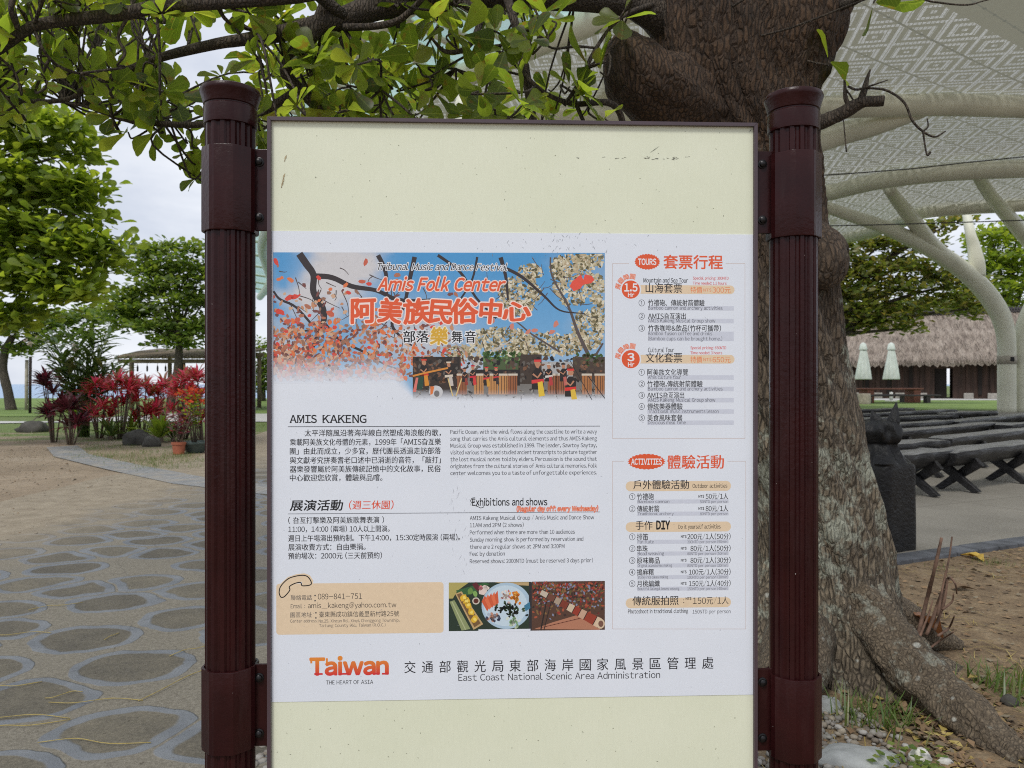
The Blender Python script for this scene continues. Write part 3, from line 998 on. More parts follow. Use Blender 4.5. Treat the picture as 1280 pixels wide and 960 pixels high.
limb([(341, 422), (360, 415), (395, 413)], [3, 2.5, 2])
limb([(470, 314), (482, 340), (484, 372)], [6, 5, 3])
limb([(520, 314), (512, 350), (504, 385), (490, 404), (500, 420), (515, 432)], [6, 5, 4, 4, 3, 2])
limb([(345, 430), (370, 455), (392, 480)], [3, 3, 2])
limb([(404, 402), (425, 425), (455, 440), (480, 455), (500, 462)], [4, 3, 3, 2, 1.5])
limb([(460, 440), (462, 455), (440, 478)], [2.5, 2, 1.5])
limb([(540, 314), (575, 340), (595, 372), (620, 398)], [4, 3.5, 3, 2])
limb([(598, 314), (590, 350), (573, 378), (560, 400)], [3, 2.5, 2.2, 1.5])
limb([(624, 316), (632, 345), (635, 375)], [6, 4, 2.5])
limb([(625, 332), (652, 346), (680, 370), (700, 388), (730, 392)], [4, 4, 3, 2, 1.2])
limb([(688, 316), (690, 345), (710, 382), (722, 415), (736, 445)], [2, 2.2, 3, 4, 5], BR2)
limb([(700, 440), (665, 418), (640, 400), (600, 396)], [2.5, 2, 1.6, 1], BR2)
limb([(756, 425), (744, 445)], [2, 3], BR2)
limb([(585, 470), (598, 452), (615, 440), (640, 425)], [7, 5, 3, 1.5], srgb(190, 186, 180))
limb([(592, 455), (580, 440), (565, 425)], [3, 2, 1], srgb(170, 160, 158))
for k in range(70):
    x, y = pr.uniform(345, 560), pr.uniform(330, 475)
    a = pr.uniform(0.2, 2.6)
    l1 = pr.uniform(10, 34)
    limb([(x, y), (x + math.cos(a) * l1 * .5 + pr.uniform(-3, 3), y + math.sin(a) * l1 * .5), (x + math.cos(a) * l1, y + math.sin(a) * l1 + pr.uniform(-4, 4))], [1.4, 1.0, .6], BR2, 3.2)
for k in range(26):
    x, y = pr.uniform(600, 750), pr.uniform(320, 430)
    a = pr.uniform(0, 6.28); l1 = pr.uniform(10, 26)
    limb([(x, y), (x + math.cos(a) * l1 * .5, y + math.sin(a) * l1 * .5 + 2), (x + math.cos(a) * l1, y + math.sin(a) * l1)], [1.1, .8, .5], BR2, 3.2)
# autumn leaves
LC = [srgb(214, 72, 60), srgb(198, 96, 72), srgb(176, 112, 86), srgb(196, 142, 108), srgb(206, 168, 138), srgb(120, 74, 70), srgb(222, 120, 70), srgb(150, 110, 90)]
for k in range(1500):
    y = 475 - abs(pr.gauss(0, 55)); x = 342 + abs(pr.gauss(0, 105))
    if x > 585 or y < 322 or y > 479: continue
    if y < 400 and pr.random() < 0.72: continue
    blob(x, y, pr.uniform(2.0, 5.2), pr.uniform(1.3, 3.0), pr.choice(LC + LC[2:5] + LC[5:]), 3.6 + pr.random(), 5)
for (x, y, r_) in ((345, 327, 5), (457, 328, 5), (362, 372, 6), (368, 371, 6), (385, 383, 5), (413, 392, 6), (436, 366, 4), (350, 390, 6), (360, 402, 6), (452, 352, 5), (461, 355, 4), (497, 344, 5), (466, 405, 6), (478, 415, 5), (363, 350, 5), (349, 349, 4), (570, 368, 4), (740, 345, 0)):
    if r_: blob(x, y, r_, r_ * .6, pr.choice(LC[:3] + LC[6:7]), 4.7, 7)
poly(pic, [(712, 358), (715, 352), (726, 343), (729, 350), (731, 343), (740, 345), (743, 350), (739, 354), (729, 356), (725, 361), (717, 364)], srgb(226, 84, 66), 4.8)
for (x, y) in ((660, 415), (668, 413), (615, 400), (640, 408), (695, 405), (690, 415)):
    blob(x, y, 5, 3, srgb(206, 130, 112), 4.6, 7)
# the drummers along the foot of the picture
def pb(x0, y0, x1, y1, col, layer=5.0):
    for s0 in range(4):
        ya, yb = y0 + (y1 - y0) * s0 / 4, y0 + (y1 - y0) * (s0 + 1) / 4
        ca, cb_ = lerp(col, PAPER, fade(600, ya)), lerp(col, PAPER, fade(600, yb))
        poly(pic, [(x0, ya), (x1, ya), (x1, yb), (x0, yb)], [ca, ca, cb_, cb_], layer)
DK = srgb(38, 32, 32)
pb(516, 446, 576, 500, srgb(58, 46, 40), 5.0); pb(545, 446, 574, 470, srgb(44, 38, 36), 5.1)
pb(576, 466, 756, 500, srgb(120, 116, 112), 5.0); pb(604, 446, 650, 474, srgb(76, 92, 58), 5.05); pb(648, 443, 677, 480, srgb(66, 54, 46), 5.05)
pb(676, 452, 718, 474, srgb(172, 172, 172), 5.02); pb(716, 446, 756, 476, srgb(74, 60, 52), 5.05); pb(590, 462, 650, 482, DK, 5.1)
for k in range(60):
    blob(pr.uniform(604, 650), pr.uniform(440, 454), 3, 2, pr.choice([srgb(74, 108, 52), srgb(50, 76, 38), srgb(110, 136, 84)]), 5.12)
for k in range(40):
    blob(pr.uniform(717, 755), pr.uniform(443, 456), 3, 2, pr.choice([srgb(64, 92, 48), srgb(86, 76, 56)]), 5.12)
for k in range(260):
    x, y = pr.uniform(517, 755), pr.uniform(447, 478)
    blob(x, y, pr.uniform(1, 4), pr.uniform(1, 4), pr.choice([srgb(40, 34, 32), srgb(60, 48, 42), srgb(84, 66, 54), srgb(30, 26, 26), srgb(96, 90, 84), srgb(120, 84, 62)]), 5.14 + pr.random() * .1, 5)
for k in range(150):
    blob(pr.uniform(520, 755), pr.uniform(484, 499), pr.uniform(1, 4), pr.uniform(.6, 1.6), pr.choice([srgb(60, 56, 54), srgb(150, 146, 140), srgb(110, 92, 80), srgb(90, 84, 80)]), 5.2, 5)
for x in (577, 598, 616, 629, 690, 733, 749, 640, 700):            # drums
    pb(x - 5.5, 468, x + 6.5, 493, pr.choice([srgb(170, 112, 66), srgb(190, 136, 82), srgb(150, 92, 58)]), 5.3)
    pb(x - 6, 467, x + 7, 469.5, srgb(206, 196, 180), 5.35)
    for q in (-2.5, 1.2, 4): pb(x + q, 470, x + q + .7, 492, srgb(70, 44, 34), 5.36)
SK = srgb(186, 132, 102)
for (x, y, s_, band, sash) in ((530, 452, 1.1, srgb(206, 60, 44), srgb(214, 140, 50)), (561, 455, 1.0, srgb(214, 200, 180), srgb(200, 190, 180)), (591, 459, .8, srgb(200, 40, 60), srgb(210, 60, 60)), (608, 461, .8, srgb(210, 60, 60), srgb(206, 150, 60)),
                               (620, 461, .7, srgb(206, 60, 60), srgb(60, 50, 50)), (672, 454, 1.5, srgb(214, 60, 60), srgb(226, 190, 60)), (686, 457, .9, srgb(210, 204, 196), srgb(180, 60, 60)), (704, 457, .9, srgb(50, 40, 40), srgb(190, 100, 90)), (713, 465, 1.4, srgb(214, 54, 48), srgb(222, 186, 70)),
                               (581, 462, .7, srgb(60, 40, 40), srgb(150, 60, 50))):
    poly(pic, [(x - 5 * s_, min(499, y + 22 * s_)), (x - 4.5 * s_, y + 8 * s_), (x - 1.5 * s_, y + 4 * s_), (x + 2 * s_, y + 4 * s_), (x + 5 * s_, y + 8 * s_), (x + 5 * s_, min(499, y + 22 * s_))], DK, 5.5)
    blob(x, y + 1, 2.8 * s_, 3.4 * s_, SK, 5.6, 9, 0)
    pb(x - 3 * s_, y - 3 * s_, x + 3 * s_, y - 1.1 * s_, band, 5.7)
    poly(pic, [(x - 3 * s_, y - 2.8 * s_), (x, y - 4.4 * s_), (x + 3 * s_, y - 2.8 * s_)], DK, 5.65)
    poly(pic, [(x - 5 * s_, y + 14 * s_), (x + 5 * s_, y + 13 * s_), (x + 5.2 * s_, y + 16 * s_), (x - 5 * s_, y + 17 * s_)], band, 5.7)
    poly(pic, [(x, y + 16 * s_), (x + 4 * s_, y + 15 * s_), (x + 6 * s_, min(499, y + 27 * s_)), (x + 1 * s_, min(499.5, y + 28 * s_))], sash, 5.8)
    line(pic, [(x - 4 * s_, y + 9 * s_), (x + 0 * s_, y + 12 * s_), (x + 3 * s_, y + 8 * s_)], 1.5 * s_, SK, 5.9)
disc(pic, 545, 490, 8.5, 8, srgb(204, 204, 206), 6.0); poly(pic, [(538, 483), (543, 483), (541, 492), (538, 494)], srgb(220, 120, 60), 6.1); disc(pic, 546, 492, 3.4, 4, srgb(120, 116, 116), 6.1)
poly(pic, [(518, 486), (522, 468), (530, 468), (528, 487)], srgb(40, 74, 60), 5.7); poly(pic, [(516, 490), (520, 472), (523, 472), (520, 490)], srgb(216, 120, 110), 5.8)
line(pic, [(516, 470), (532, 466), (560, 460)], 2.2, srgb(214, 140, 60), 6.0)
line(pic, [(560, 473), (566, 495)], 1.4, srgb(216, 190, 130), 6.0); line(pic, [(577, 473), (570, 495)], 1.4, srgb(216, 190, 130), 6.0)
line(pic, [(712, 450), (740, 500)], 0.8, srgb(40, 40, 44), 6.0); line(pic, [(735, 470), (756, 498)], 1.0, srgb(40, 40, 44), 6.0)
pic.build('festival_picture', m_ink, poster)

# ---- headline lettering over the picture
hd = MB()
T(hd, 'Tribunal Music and Dance Festival', 472, 634, 333.7, 8.4, BLK, 0.012, 0.32, 8, outline=WH, ow=0.075)
T(hd, 'Amis Folk Center', 472, 632, 355.5, 15.5, OR, 0.03, 0.34, 8, outline=srgb(240, 214, 206), ow=0.06)
for ch, xa, xb_, yc_, hh, rt in (('阿', 438.5, 470, 388, 29, 3), ('美', 473, 502, 388.5, 28, -4), ('族', 504, 537, 389, 28, 5), ('民', 536, 565, 389, 28, -3), ('俗', 564, 597, 388.5, 28, 4), ('中', 600, 627, 389, 28, -2), ('心', 628, 662, 389, 23, 6)):
    T(hd, ch, xa, xb_, yc_, hh, OR, 0.036, 0.06, 8, outline=srgb(244, 222, 214), ow=0.042, rot=rt)
T(hd, '部落', 504, 536, 420.8, 14, BLK, 0.02, 0, 8, outline=WH, ow=0.07)
T(hd, '樂', 538, 559, 420, 20, srgb(214, 168, 56), 0.03, 0.06, 8, outline=srgb(240, 228, 196), ow=0.05)
T(hd, '舞', 564.5, 577.5, 421, 14, BLK, 0.02, 0, 8, outline=WH, ow=0.07)
T(hd, '音', 581.5, 594.5, 421, 14, BLK, 0.02, 0, 8, outline=WH, ow=0.07)
hd.build('title_lettering', m_ink, poster)

# ---- body copy in two languages
bt = MB()
T(bt, 'AMIS', 362.5, 396, 523.7, 9.6, BLK, 0.022, 0, 2)
T(bt, 'KAKENG', 403.5, 458, 523.7, 9.6, BLK, 0.022, 0, 2)
def serifs(x0, x1, yc, h, chars, w=2.6, t=0.8):
    """Slab feet under upright stems."""
    for x, top, bot in chars:
        if bot: rect(bt, x - w / 2, yc + h / 2 - t, x + w / 2, yc + h / 2, BLK, 2.3)
        if top: rect(bt, x - w / 2, yc - h / 2, x + w / 2, yc - h / 2 + t, BLK, 2.3)
serifs(0, 0, 523.7, 9.6, [(363.5, 0, 1), (371, 0, 1), (375, 1, 1), (384, 1, 1), (388, 1, 1), (405, 1, 1), (412, 1, 1), (414, 0, 1), (421.5, 0, 1), (424.5, 1, 1), (431.5, 1, 1), (434, 1, 1), (442, 1, 1), (447.5, 1, 0)])
rect(bt, 360, 532.6, 750, 533.4, K2, 2)
ys = [541, 552.4, 563.6, 575, 586, 597]
cn = ['太平洋隨風沿著海岸線自然塑成海浪般的歌，', '乘載阿美族文化母體的元素，1999年「AMIS旮亙樂', '團」由此而成立，少多宜，歷代團長透過走訪部落', '與文獻考究拼奏耆老口述中已消逝的音符，「敲打」', '器樂發響屬於阿美族傳統記憶中的文化故事，民俗', '中心歡迎您欣賞，體驗與品嚐。']
for i, (s_, y) in enumerate(zip(cn, ys)):
    T(bt, s_, 381 if i == 0 else 362.5, 478 if i == 5 else 551, y, 8.0, K_, 0.014)
en = ['Pacific Ocean, with the wind, flows along the coastline to write a wavy', 'song that carries the Amis cultural elements and thus AMIS Kakeng', 'Musical Group was established in 1999. The leader, Sawtoy Saytay,', 'visited various tribes and studied ancient transcripts to picture together',
      'the lost musical notes told by elders. Percussion is the sound that', 'originates from the cultural stories of Amis cultural memories. Folk', 'center welcomes you to a taste of unforgettable experiences.']
for i, s_ in enumerate(en):
    T(bt, s_, 563, 746, 539.6 + 8.55 * i, 4.9, K2, 0.010, justify=True)
T(bt, '展演活動', 362.5, 429, 631.5, 12.5, BLK, 0.022, 0.12)
T(bt, '(週三休園)', 436.5, 492, 631, 10.5, srgb(222, 84, 54), 0.012, 0.08)
rect(bt, 360, 640.7, 750, 641.4, K3, 2)
for s_, x1, y in (('( 旮亙打擊樂及阿美族歌舞表演 )', 480, 650), ('11:00，14:00 (兩場) 10人以上開演。', 487, 661), ('週日上午場演出預約制。下午14:00，15:30定時展演 (兩場)。', 575, 672), ('展演收費方式：自由樂捐。', 457, 683.6), ('預約場次：2000元 (三天前預約)', 477.5, 694.4)):
    T(bt, s_, 360.5, x1, y, 7.8, K_, 0.014)
T(bt, 'Exhibitions and shows', 590, 684, 627.4, 8.6, BLK, 0.022)
line(bt, [(594, 622), (590, 622.5), (588, 626), (590, 629), (593, 628), (592.4, 625)], .8, BLK, 2.4)
line(bt, [(591, 631), (597, 633), (601, 635), (605, 633.5), (604, 632)], .8, BLK, 2.4)
T(bt, '(Regular day off: every Wednesday)', 646, 747.5, 635.8, 5.6, srgb(240, 178, 150), 0.0, 0.1, 4, outline=srgb(226, 92, 52), ow=0.085)
for s_, x1, y in (('AMIS Kakeng Musical Group / Amis Music and Dance Show', 742.5, 647), ('11AM and 2PM (2 shows)', 654.5, 656.2), ('Performed when there are more than 10 audiences', 718.5, 665), ('Sunday morning show is performed by reservation and', 729, 674),
                  ('there are 2 regular shows at 2PM and 3:30PM', 705.5, 683), ('Fee: by donation', 631, 692), ('Reserved shows: 2000NTD (must be reserved 3 days prior)', 741, 700.8)):
    T(bt, s_, 587.3, x1, y, 5.0, K2, 0.01)
bt.build('body_text', m_ink, poster)

# ---- contact box
cb = MB()
hs = [(349, 741), (350, 735), (354, 729), (361, 723), (370, 720), (379, 719), (385, 721), (389, 727), (388, 731), (378, 732), (376, 728), (369, 729), (362, 733), (362.5, 737), (360, 741), (355, 746), (351, 746)]
hsp = [tuple(q) for q in spline(hs + [hs[0]], 5)]
poly(cb, [(368 + (x - 368) * 1.14, 733 + (y - 733) * 1.18) for x, y in hs], TAN, 1.3)
rect(cb, 345.5, 728.5, 554.5, 792, TAN, 1.6, 4)
line(cb, hsp, 1.3, BLK, 2.2)
T(cb, '聯絡電話', 363.5, 390, 746.8, 6.2, K2, 0.0); T(cb, '：', 393, 395, 746.8, None, K2)
T(cb, '089-841-751', 397.5, 452.5, 745.3, 7.0, K_, 0.0)
T(cb, 'Email', 363.5, 378, 757.6, 5.2, K2); T(cb, ':', 380.6, 381.6, 757.6, 4, K2)
T(cb, 'amis_kakeng@yahoo.com.tw', 385, 495.5, 756.3, 6.3, K_, 0.0)
T(cb, '園區地址', 363, 390, 768.4, 6.2, K2); T(cb, '：', 394, 396, 768.4, None, K2)
T(cb, '臺東縣成功鎮信義里新村路25號', 399, 499, 767.3, 6.8, K_)
T(cb, 'Center address:', 363, 397, 776, 3.8, K2); T(cb, 'No.25, Xincun Rd., Xinyi, Chenggong Township,', 398.5, 499.5, 775.6, 3.8, K2)
T(cb, 'Taitung County 961, Taiwan (R.O.C.)', 399, 482, 781.4, 3.8, K2)
cb.build('contact_box', m_ink, poster)

# ---- two small photographs
fp = MB(); pic_keep = pic; pic = fp
PX0, PX1, PY0, PY1 = 561, 663.5, 725, 788
_f = fade
def fade(x, y): return 0.0
rect(fp, 561, 727.6, 663.6, 788.2, srgb(38, 54, 42), 1)
poly(fp, [(561, 728), (586, 728), (572, 738), (566, 748), (561, 748)], srgb(176, 164, 96), 1.4)
poly(fp, [(570, 738), (606, 728), (612, 730), (590, 742), (574, 746)], srgb(52, 96, 56), 1.5)
poly(fp, [(618, 727.7), (663, 727.6), (663, 732), (640, 731)], srgb(186, 160, 116), 1.4)
disc(fp, 633, 757, 31, 29, srgb(172, 196, 214), 1.8); disc(fp, 632, 757, 27, 25.5, srgb(196, 214, 226), 1.9)
rect(fp, 661, 727.6, 664.6, 788.2, srgb(46, 44, 48), 2.05)
rect(fp, 598, 786.2, 663, 789.5, PAPER, 2.2)
for (x, y, rx, ry, c_) in ((596, 733, 7, 4, srgb(96, 36, 44)), (588, 739, 5, 4, srgb(104, 140, 70)), (594, 742, 4, 3, srgb(128, 168, 90)), (604, 738, 8, 5, srgb(222, 204, 196)), (601, 735, 4, 3, srgb(210, 120, 130)), (608, 735, 4, 3, srgb(226, 214, 204))):
    blob(x, y, rx, ry, c_, 2.2, 9)
poly(fp, [(569, 742), (577, 739), (604, 780), (592, 787)], srgb(190, 160, 112), 2.3); poly(fp, [(571, 743), (576, 741), (601, 779), (593, 784)], srgb(120, 90, 56), 2.4)
for (x, y) in ((580, 747), (585, 756), (589, 765), (593, 774), (583, 751)):
    blob(x, y, 5, 4.4, srgb(222, 178, 52), 2.6, 10); blob(x + .5, y, 2.4, 2.2, srgb(240, 214, 110), 2.7, 8)
poly(fp, [(562, 752), (568, 750), (588, 786), (577, 788)], srgb(140, 150, 104), 2.4); line(fp, [(565, 752), (582, 787)], 1.2, srgb(176, 182, 140), 2.5)
disc(fp, 595, 751, 4.6, 4.4, srgb(206, 196, 180), 2.6); disc(fp, 595, 751, 3.2, 3, srgb(92, 44, 34), 2.7)
for k in range(5): poly(fp, [(602 + 4 * k, 748 - 2 * k + 4), (606 + 4 * k, 744 - 1.5 * k), (613 + 2.6 * k, 757 - k), (609 + 3 * k, 764 - 2 * k)], [srgb(206, 92, 58), srgb(222, 112, 74)][k % 2], 2.6 + .05 * k)
for k in range(26): blob(632 + pr.gauss(0, 3.6), 745 + pr.gauss(0, 3.4), 2, 1.5, pr.choice([srgb(226, 214, 204), srgb(206, 176, 170), srgb(190, 110, 110)]), 2.8, 6)
for k in range(24): blob(644 + pr.gauss(0, 3.4), 748 + pr.gauss(0, 3.2), 2.4, 1.7, pr.choice([srgb(226, 142, 44), srgb(206, 116, 34), srgb(240, 176, 80)]), 2.8, 6)
for k in range(60): blob(636 + pr.gauss(0, 8), 762 + pr.gauss(0, 4.5), 2.6, 1.5, pr.choice([srgb(34, 44, 32), srgb(50, 72, 40), srgb(24, 28, 26)]), 2.7, 6)
for k in range(20): blob(616 + pr.gauss(0, 5), 772 + pr.gauss(0, 4), 3, 2, pr.choice([srgb(44, 52, 78), srgb(170, 180, 196), srgb(60, 66, 90), srgb(190, 140, 120)]), 2.85, 6)
for k in range(16): blob(643 + pr.gauss(0, 4), 777 + pr.gauss(0, 3), 3, 2, pr.choice([srgb(210, 218, 206), srgb(186, 200, 170), srgb(120, 160, 110)]), 2.85, 6)
poly(fp, [(655, 757), (662, 752), (663, 760), (657, 764)], srgb(60, 120, 150), 2.9)
fp.build('food_picture', m_ink, poster)

bp = MB(); pic = bp
PX0, PX1, PY0, PY1 = 665, 756, 724, 789
rect(bp, 664.6, 726.4, 756, 787.6, srgb(86, 60, 48), 1)
for k in range(620):
    x, y = pr.uniform(666, 755), 728 + abs(pr.gauss(0, 17))
    if y > 776: continue
    blob(x, y, pr.uniform(1, 3), pr.uniform(.8, 1.8), pr.choice([srgb(150, 52, 44), srgb(110, 44, 40), srgb(60, 40, 38), srgb(130, 100, 60), srgb(96, 84, 48), srgb(46, 40, 36), srgb(130, 136, 160), srgb(166, 82, 56)]), 1.4 + pr.random() * .5, 5)
poly(bp, [(668, 786), (690, 778), (730, 766), (745, 772), (750, 787)], srgb(178, 122, 96), 2.0)
for k in range(14): line(bp, [(672 + 5 * k, 785 - 1.2 * k), (684 + 5 * k, 783 - 1.2 * k)], .6, srgb(120, 70, 56), 2.1)
a_, e_ = Vector((676, 740)), Vector((750, 779))
tt = (e_ - a_); nn_ = Vector((-tt.y, tt.x)).normalized()
segs = [(0, .12, srgb(196, 182, 164)), (.12, .24, srgb(112, 68, 54)), (.24, .34, srgb(170, 150, 130)), (.34, .46, srgb(126, 56, 42)), (.46, .56, srgb(206, 186, 160)), (.56, .66, srgb(150, 56, 40)), (.66, .76, srgb(196, 160, 136)), (.76, .92, srgb(150, 60, 42)), (.92, 1.0, srgb(210, 184, 156))]
for s0, s1, c_ in segs:
    w0, w1 = 3 + 3.4 * s0, 3 + 3.4 * s1
    q0, q1 = a_ + tt * s0, a_ + tt * s1
    poly(bp, [tuple(q0 + nn_ * w0), tuple(q1 + nn_ * w1), tuple(q1 - nn_ * w1), tuple(q0 - nn_ * w0)], c_, 2.4)
    poly(bp, [tuple(q1 + nn_ * w1 + tt * -.012), tuple(q1 + nn_ * w1), tuple(q1 - nn_ * w1), tuple(q1 - nn_ * w1 + tt * -.012)], srgb(44, 34, 32), 2.5)
disc(bp, 750.5, 779.5, 5.4, 6.2, srgb(214, 190, 160), 2.6); disc(bp, 751, 779.5, 3.2, 4.0, srgb(120, 84, 70), 2.7)
line(bp, [(676, 787), (683, 752)], 1.6, srgb(40, 32, 32), 2.3); line(bp, [(680, 787), (690, 748)], 1.2, srgb(50, 40, 36), 2.3)
bp.build('bamboo_picture', m_ink, poster)
fade = _f

# ---- tourism logo and the authority's line
lg = MB()
zt, zb_ = bl(436, 822)[1], bl(436, 844)[1]
T(lg, 'Taiwan', 388, 485, 832.5, 20.5, OR, 0.045, 0, 2.5, colf=lambda z: lerp(srgb(212, 46, 48), srgb(228, 140, 54), max(0, min(1, (z - zb_) / (zt - zb_)))))
for x, y, w_, c_ in ((388, 823, 2.4, 0), (407.5, 823, 2.4, 0)):
    rect(lg, x, 822.6, x + w_, 829, srgb(228, 136, 54), 2.8)
for x in (397, 421, 436, 447.5, 461, 466, 471, 483):
    pass
rect(lg, 393, 841.2, 403.5, 843.4, srgb(208, 50, 50), 2.8); rect(lg, 425.5, 841.0, 435.5, 843.2, srgb(208, 50, 50), 2.8); rect(lg, 466.6, 840.8, 474.6, 843.0, srgb(208, 50, 50), 2.8); rect(lg, 477.5, 840.8, 486, 843.0, srgb(208, 50, 50), 2.8)
T(lg, 'THE HEART OF ASIA', 407.5, 466.5, 852.5, 5.0, K_, 0.006)
lg.build('logo_lettering', m_ink, poster)
lg = MB()
txt = '交通部觀光局東部海岸國家風景區管理處'
for i, ch in enumerate(txt):
    x = 505 + i * (892 - 505 - 15) / (len(txt) - 1)
    T(lg, ch, x + .6, x + 14.6, 831.0 + (698 - x - 7) * 0.0148, 14, K_, 0.006)
T(lg, 'East Coast National Scenic Area Administration', 573, 825, 845, 8.2, K_, 0.004)
lg.build('authority_lettering', m_ink, poster)

# ---- tours and activities column
tc_ = MB()
FR = srgb(206, 190, 184)
def frame_gap(x0, y0, x1, y1, g0, g1):
    for a in (((x0, y0), (g0, y0)), ((g1, y0), (x1, y0)), ((x1, y0), (x1, y1)), ((x1, y1), (x0, y1)), ((x0, y1), (x0, y0))): line(tc_, a, .55, FR, 1.5)
frame_gap(765.5, 329.5, 931, 548, 786, 907)
frame_gap(765.5, 576.5, 932, 786, 780, 909)
def badge(cx, cy, rx, ry, t, x0, x1, hh):
    disc(tc_, cx, cy, rx, ry, srgb(222, 88, 46), 2, scallop=26, amp=0.05)
    T(tc_, t, x0, x1, cy, hh, WH, 0.03, 0, 3)
badge(809, 327.3, 15.5, 9.6, 'TOURS', 797.5, 820, 7.4)
T(tc_, '套票行程', 829.5, 903, 327.6, 16, OR, 0.026)
badge(808, 577, 22.8, 9.6, 'ACTIVITIES', 789, 827, 7.2)
T(tc_, '體驗活動', 834.5, 904.5, 577.3, 16, OR, 0.020)
def tour(cy, hours, hx0, hx1, en_, ex0, ex1, cnm, price, p2, p3, rx0):
    rect(tc_, 786, cy - 5.4, 918, cy + 5.4, TAN, 1.5, 5.4)
    disc(tc_, 788.3, cy, 13.2, 13.2, PAPER, 2); disc(tc_, 788.3, cy, 11.4, 11.4, srgb(222, 88, 46), 2.3)
    T(tc_, hours, hx0, hx1, cy - 2.6, 9.5, WH, 0.03, 0, 3.2); T(tc_, 'Hr', 785, 792.6, cy + 6.6, 5, WH, 0.03, 0, 3.2)
    for k, ch in enumerate('所需時間'):
        a = math.radians(166 - 28 * k)
        x, y = 788.3 + 16.4 * math.cos(a), cy - 16.4 * math.sin(a)
        T(tc_, ch, x - 2.9, x + 2.9, y, 5.8, srgb(240, 196, 180), 0.0, 0, 3.2, outline=srgb(224, 104, 66), ow=0.09, rot=76 - 28 * k)
    T(tc_, en_, ex0, ex1, cy - 11.5, 5.6, BLK, 0.016, 0.1)
    T(tc_, cnm, 807, 852.5, cy - 2.0, 11.5, K_, 0.012)
    T(tc_, 'Special pricing: ' + p2, 866 if rx0 is None else rx0, 910.5 if rx0 is None else 907.5, cy - 14.2, 3.5, RED, 0.016)
    T(tc_, 'Time needed: ' + p3, 866 if rx0 is None else rx0, 908 if rx0 is None else 902.5, cy - 7.9, 3.5, RED, 0.016)
    T(tc_, '特價', 863, 877.5, cy + .4, 7.4, srgb(228, 128, 78), 0.006); T(tc_, 'NT$', 879, 889, cy + .6, 3.6, srgb(228, 128, 78), 0.0)
    T(tc_, price, 890.5, 913, cy + .5, 7.6, srgb(228, 128, 78), 0.0)
tour(362, '1.5', 780.5, 796.5, 'Mountain and Sea Tour', 804, 860, '山海套票', '300元', '300NTD', '1.5 hours', None)
tour(449, '3', 784.5, 792.5, 'Cultural Tour', 810, 842.5, '文化套票', '650元', '650NTD', '3 hours', 863)
def item(n_, x, y, name, x1, sub=(), bx0=810, bx1=917, sx=810):
    T(tc_, n_, x - 3.8, x + 3.8, y, 7.4, K2, 0.0)
    T(tc_, name, bx0, x1, y, 7.6, K_, 0.015)
    if sub:
        rect(tc_, bx0, sub[0][2] - 2.8, bx1, sub[-1][2] + 2.7, GREYB, 1.5)
        for s_, e, yy in sub: T(tc_, s_, sx, e, yy - .3, 4.4, K2, 0.0, layer=2.4)
CA = 'Bamboo cannon and archery activities'; MG = 'AMIS Kakeng Musical Group show'
item('①', 802, 378.6, '竹禮砲、傳統射箭體驗', 880.5, [(CA, 903, 385.3)])
item('②', 802, 395.2, 'AMIS旮亙演出', 857, [(MG, 894, 401.2)])
item('③', 802, 410.2, '竹香咖啡&飲品(竹杯可攜帶)', 901, [('Bamboo fusion coffee and drinks', 890, 417.2), ('(Bamboo cups can be brought home.)', 902.5, 423.6)])
item('①', 802, 465.3, '阿美族文化導覽', 860, [('Amis culture tour', 851, 471.8)], 809, 917)
item('②', 802, 479.8, '竹禮砲,傳統射箭體驗', 878, [(CA, 903, 486.2)], 809, 917)
item('③', 802, 494, 'AMIS旮亙演出', 855, [(MG, 894, 500.2)], 809, 917)
item('④', 802, 508, '傳統樂器體驗', 853, [('Traditional music instruments lesson', 898, 514.4)], 809, 917)
item('⑤', 802, 522.2, '美食風味套餐', 853, [('Delicious meal time', 857, 528.4)], 809, 917)
def bandt(y, y0=6.2): rect(tc_, 782, y - y0, 913.5, y + y0, TAN, 1.5, 6)
bandt(607.5); T(tc_, '戶外體驗活動', 791.5, 861, 605.6, 10.8, K_, 0.010)
T(tc_, 'Outdoor activities', 865.5, 909, 607.2, 5, BLK, 0.012)
def row(n_, y, name, x1, sub, s1, nt_, ntx, price, px_, psub, ps0):
    T(tc_, n_, 786.4, 794, y, 7.4, K2); T(tc_, name, 796, x1, y, 7.6, K_, 0.015)
    rect(tc_, 796.5, y + 3.6, 910.5, y + 8.6, GREYB, 1.5)
    T(tc_, sub, 797, s1, y + 6.2, 4.2 if s1 - 797 < 36 else 3.4, K2, layer=2.4)
    T(tc_, 'NT$', ntx, ntx + 7, y - .2, 3.0, BLK, 0.03); T(tc_, price, px_, 913 if '分' in price else 910, y - .4, 7.2, BLK, 0.012)
    T(tc_, psub, ps0, 910, y + 6.3, 3.5, K3, layer=2.4)
row('①', 620.6, '竹禮砲', 817, 'Bamboo cannon', 836.5, 1, 873, '50元/1人', 882, '50NTD per person', 875)
row('②', 635.8, '傳統射箭', 824, 'Traditional archery', 842, 1, 873, '80元/1人', 882, '80NTD per person', 875)
bandt(658.4); T(tc_, '手作', 794.5, 815.5, 656.4, 10.8, K_, 0.008); T(tc_, 'DIY', 820.5, 837, 656.2, 10.2, BLK, 0.05)
T(tc_, 'Do it yourself activities', 848, 900.5, 658.2, 5, BLK, 0.012)
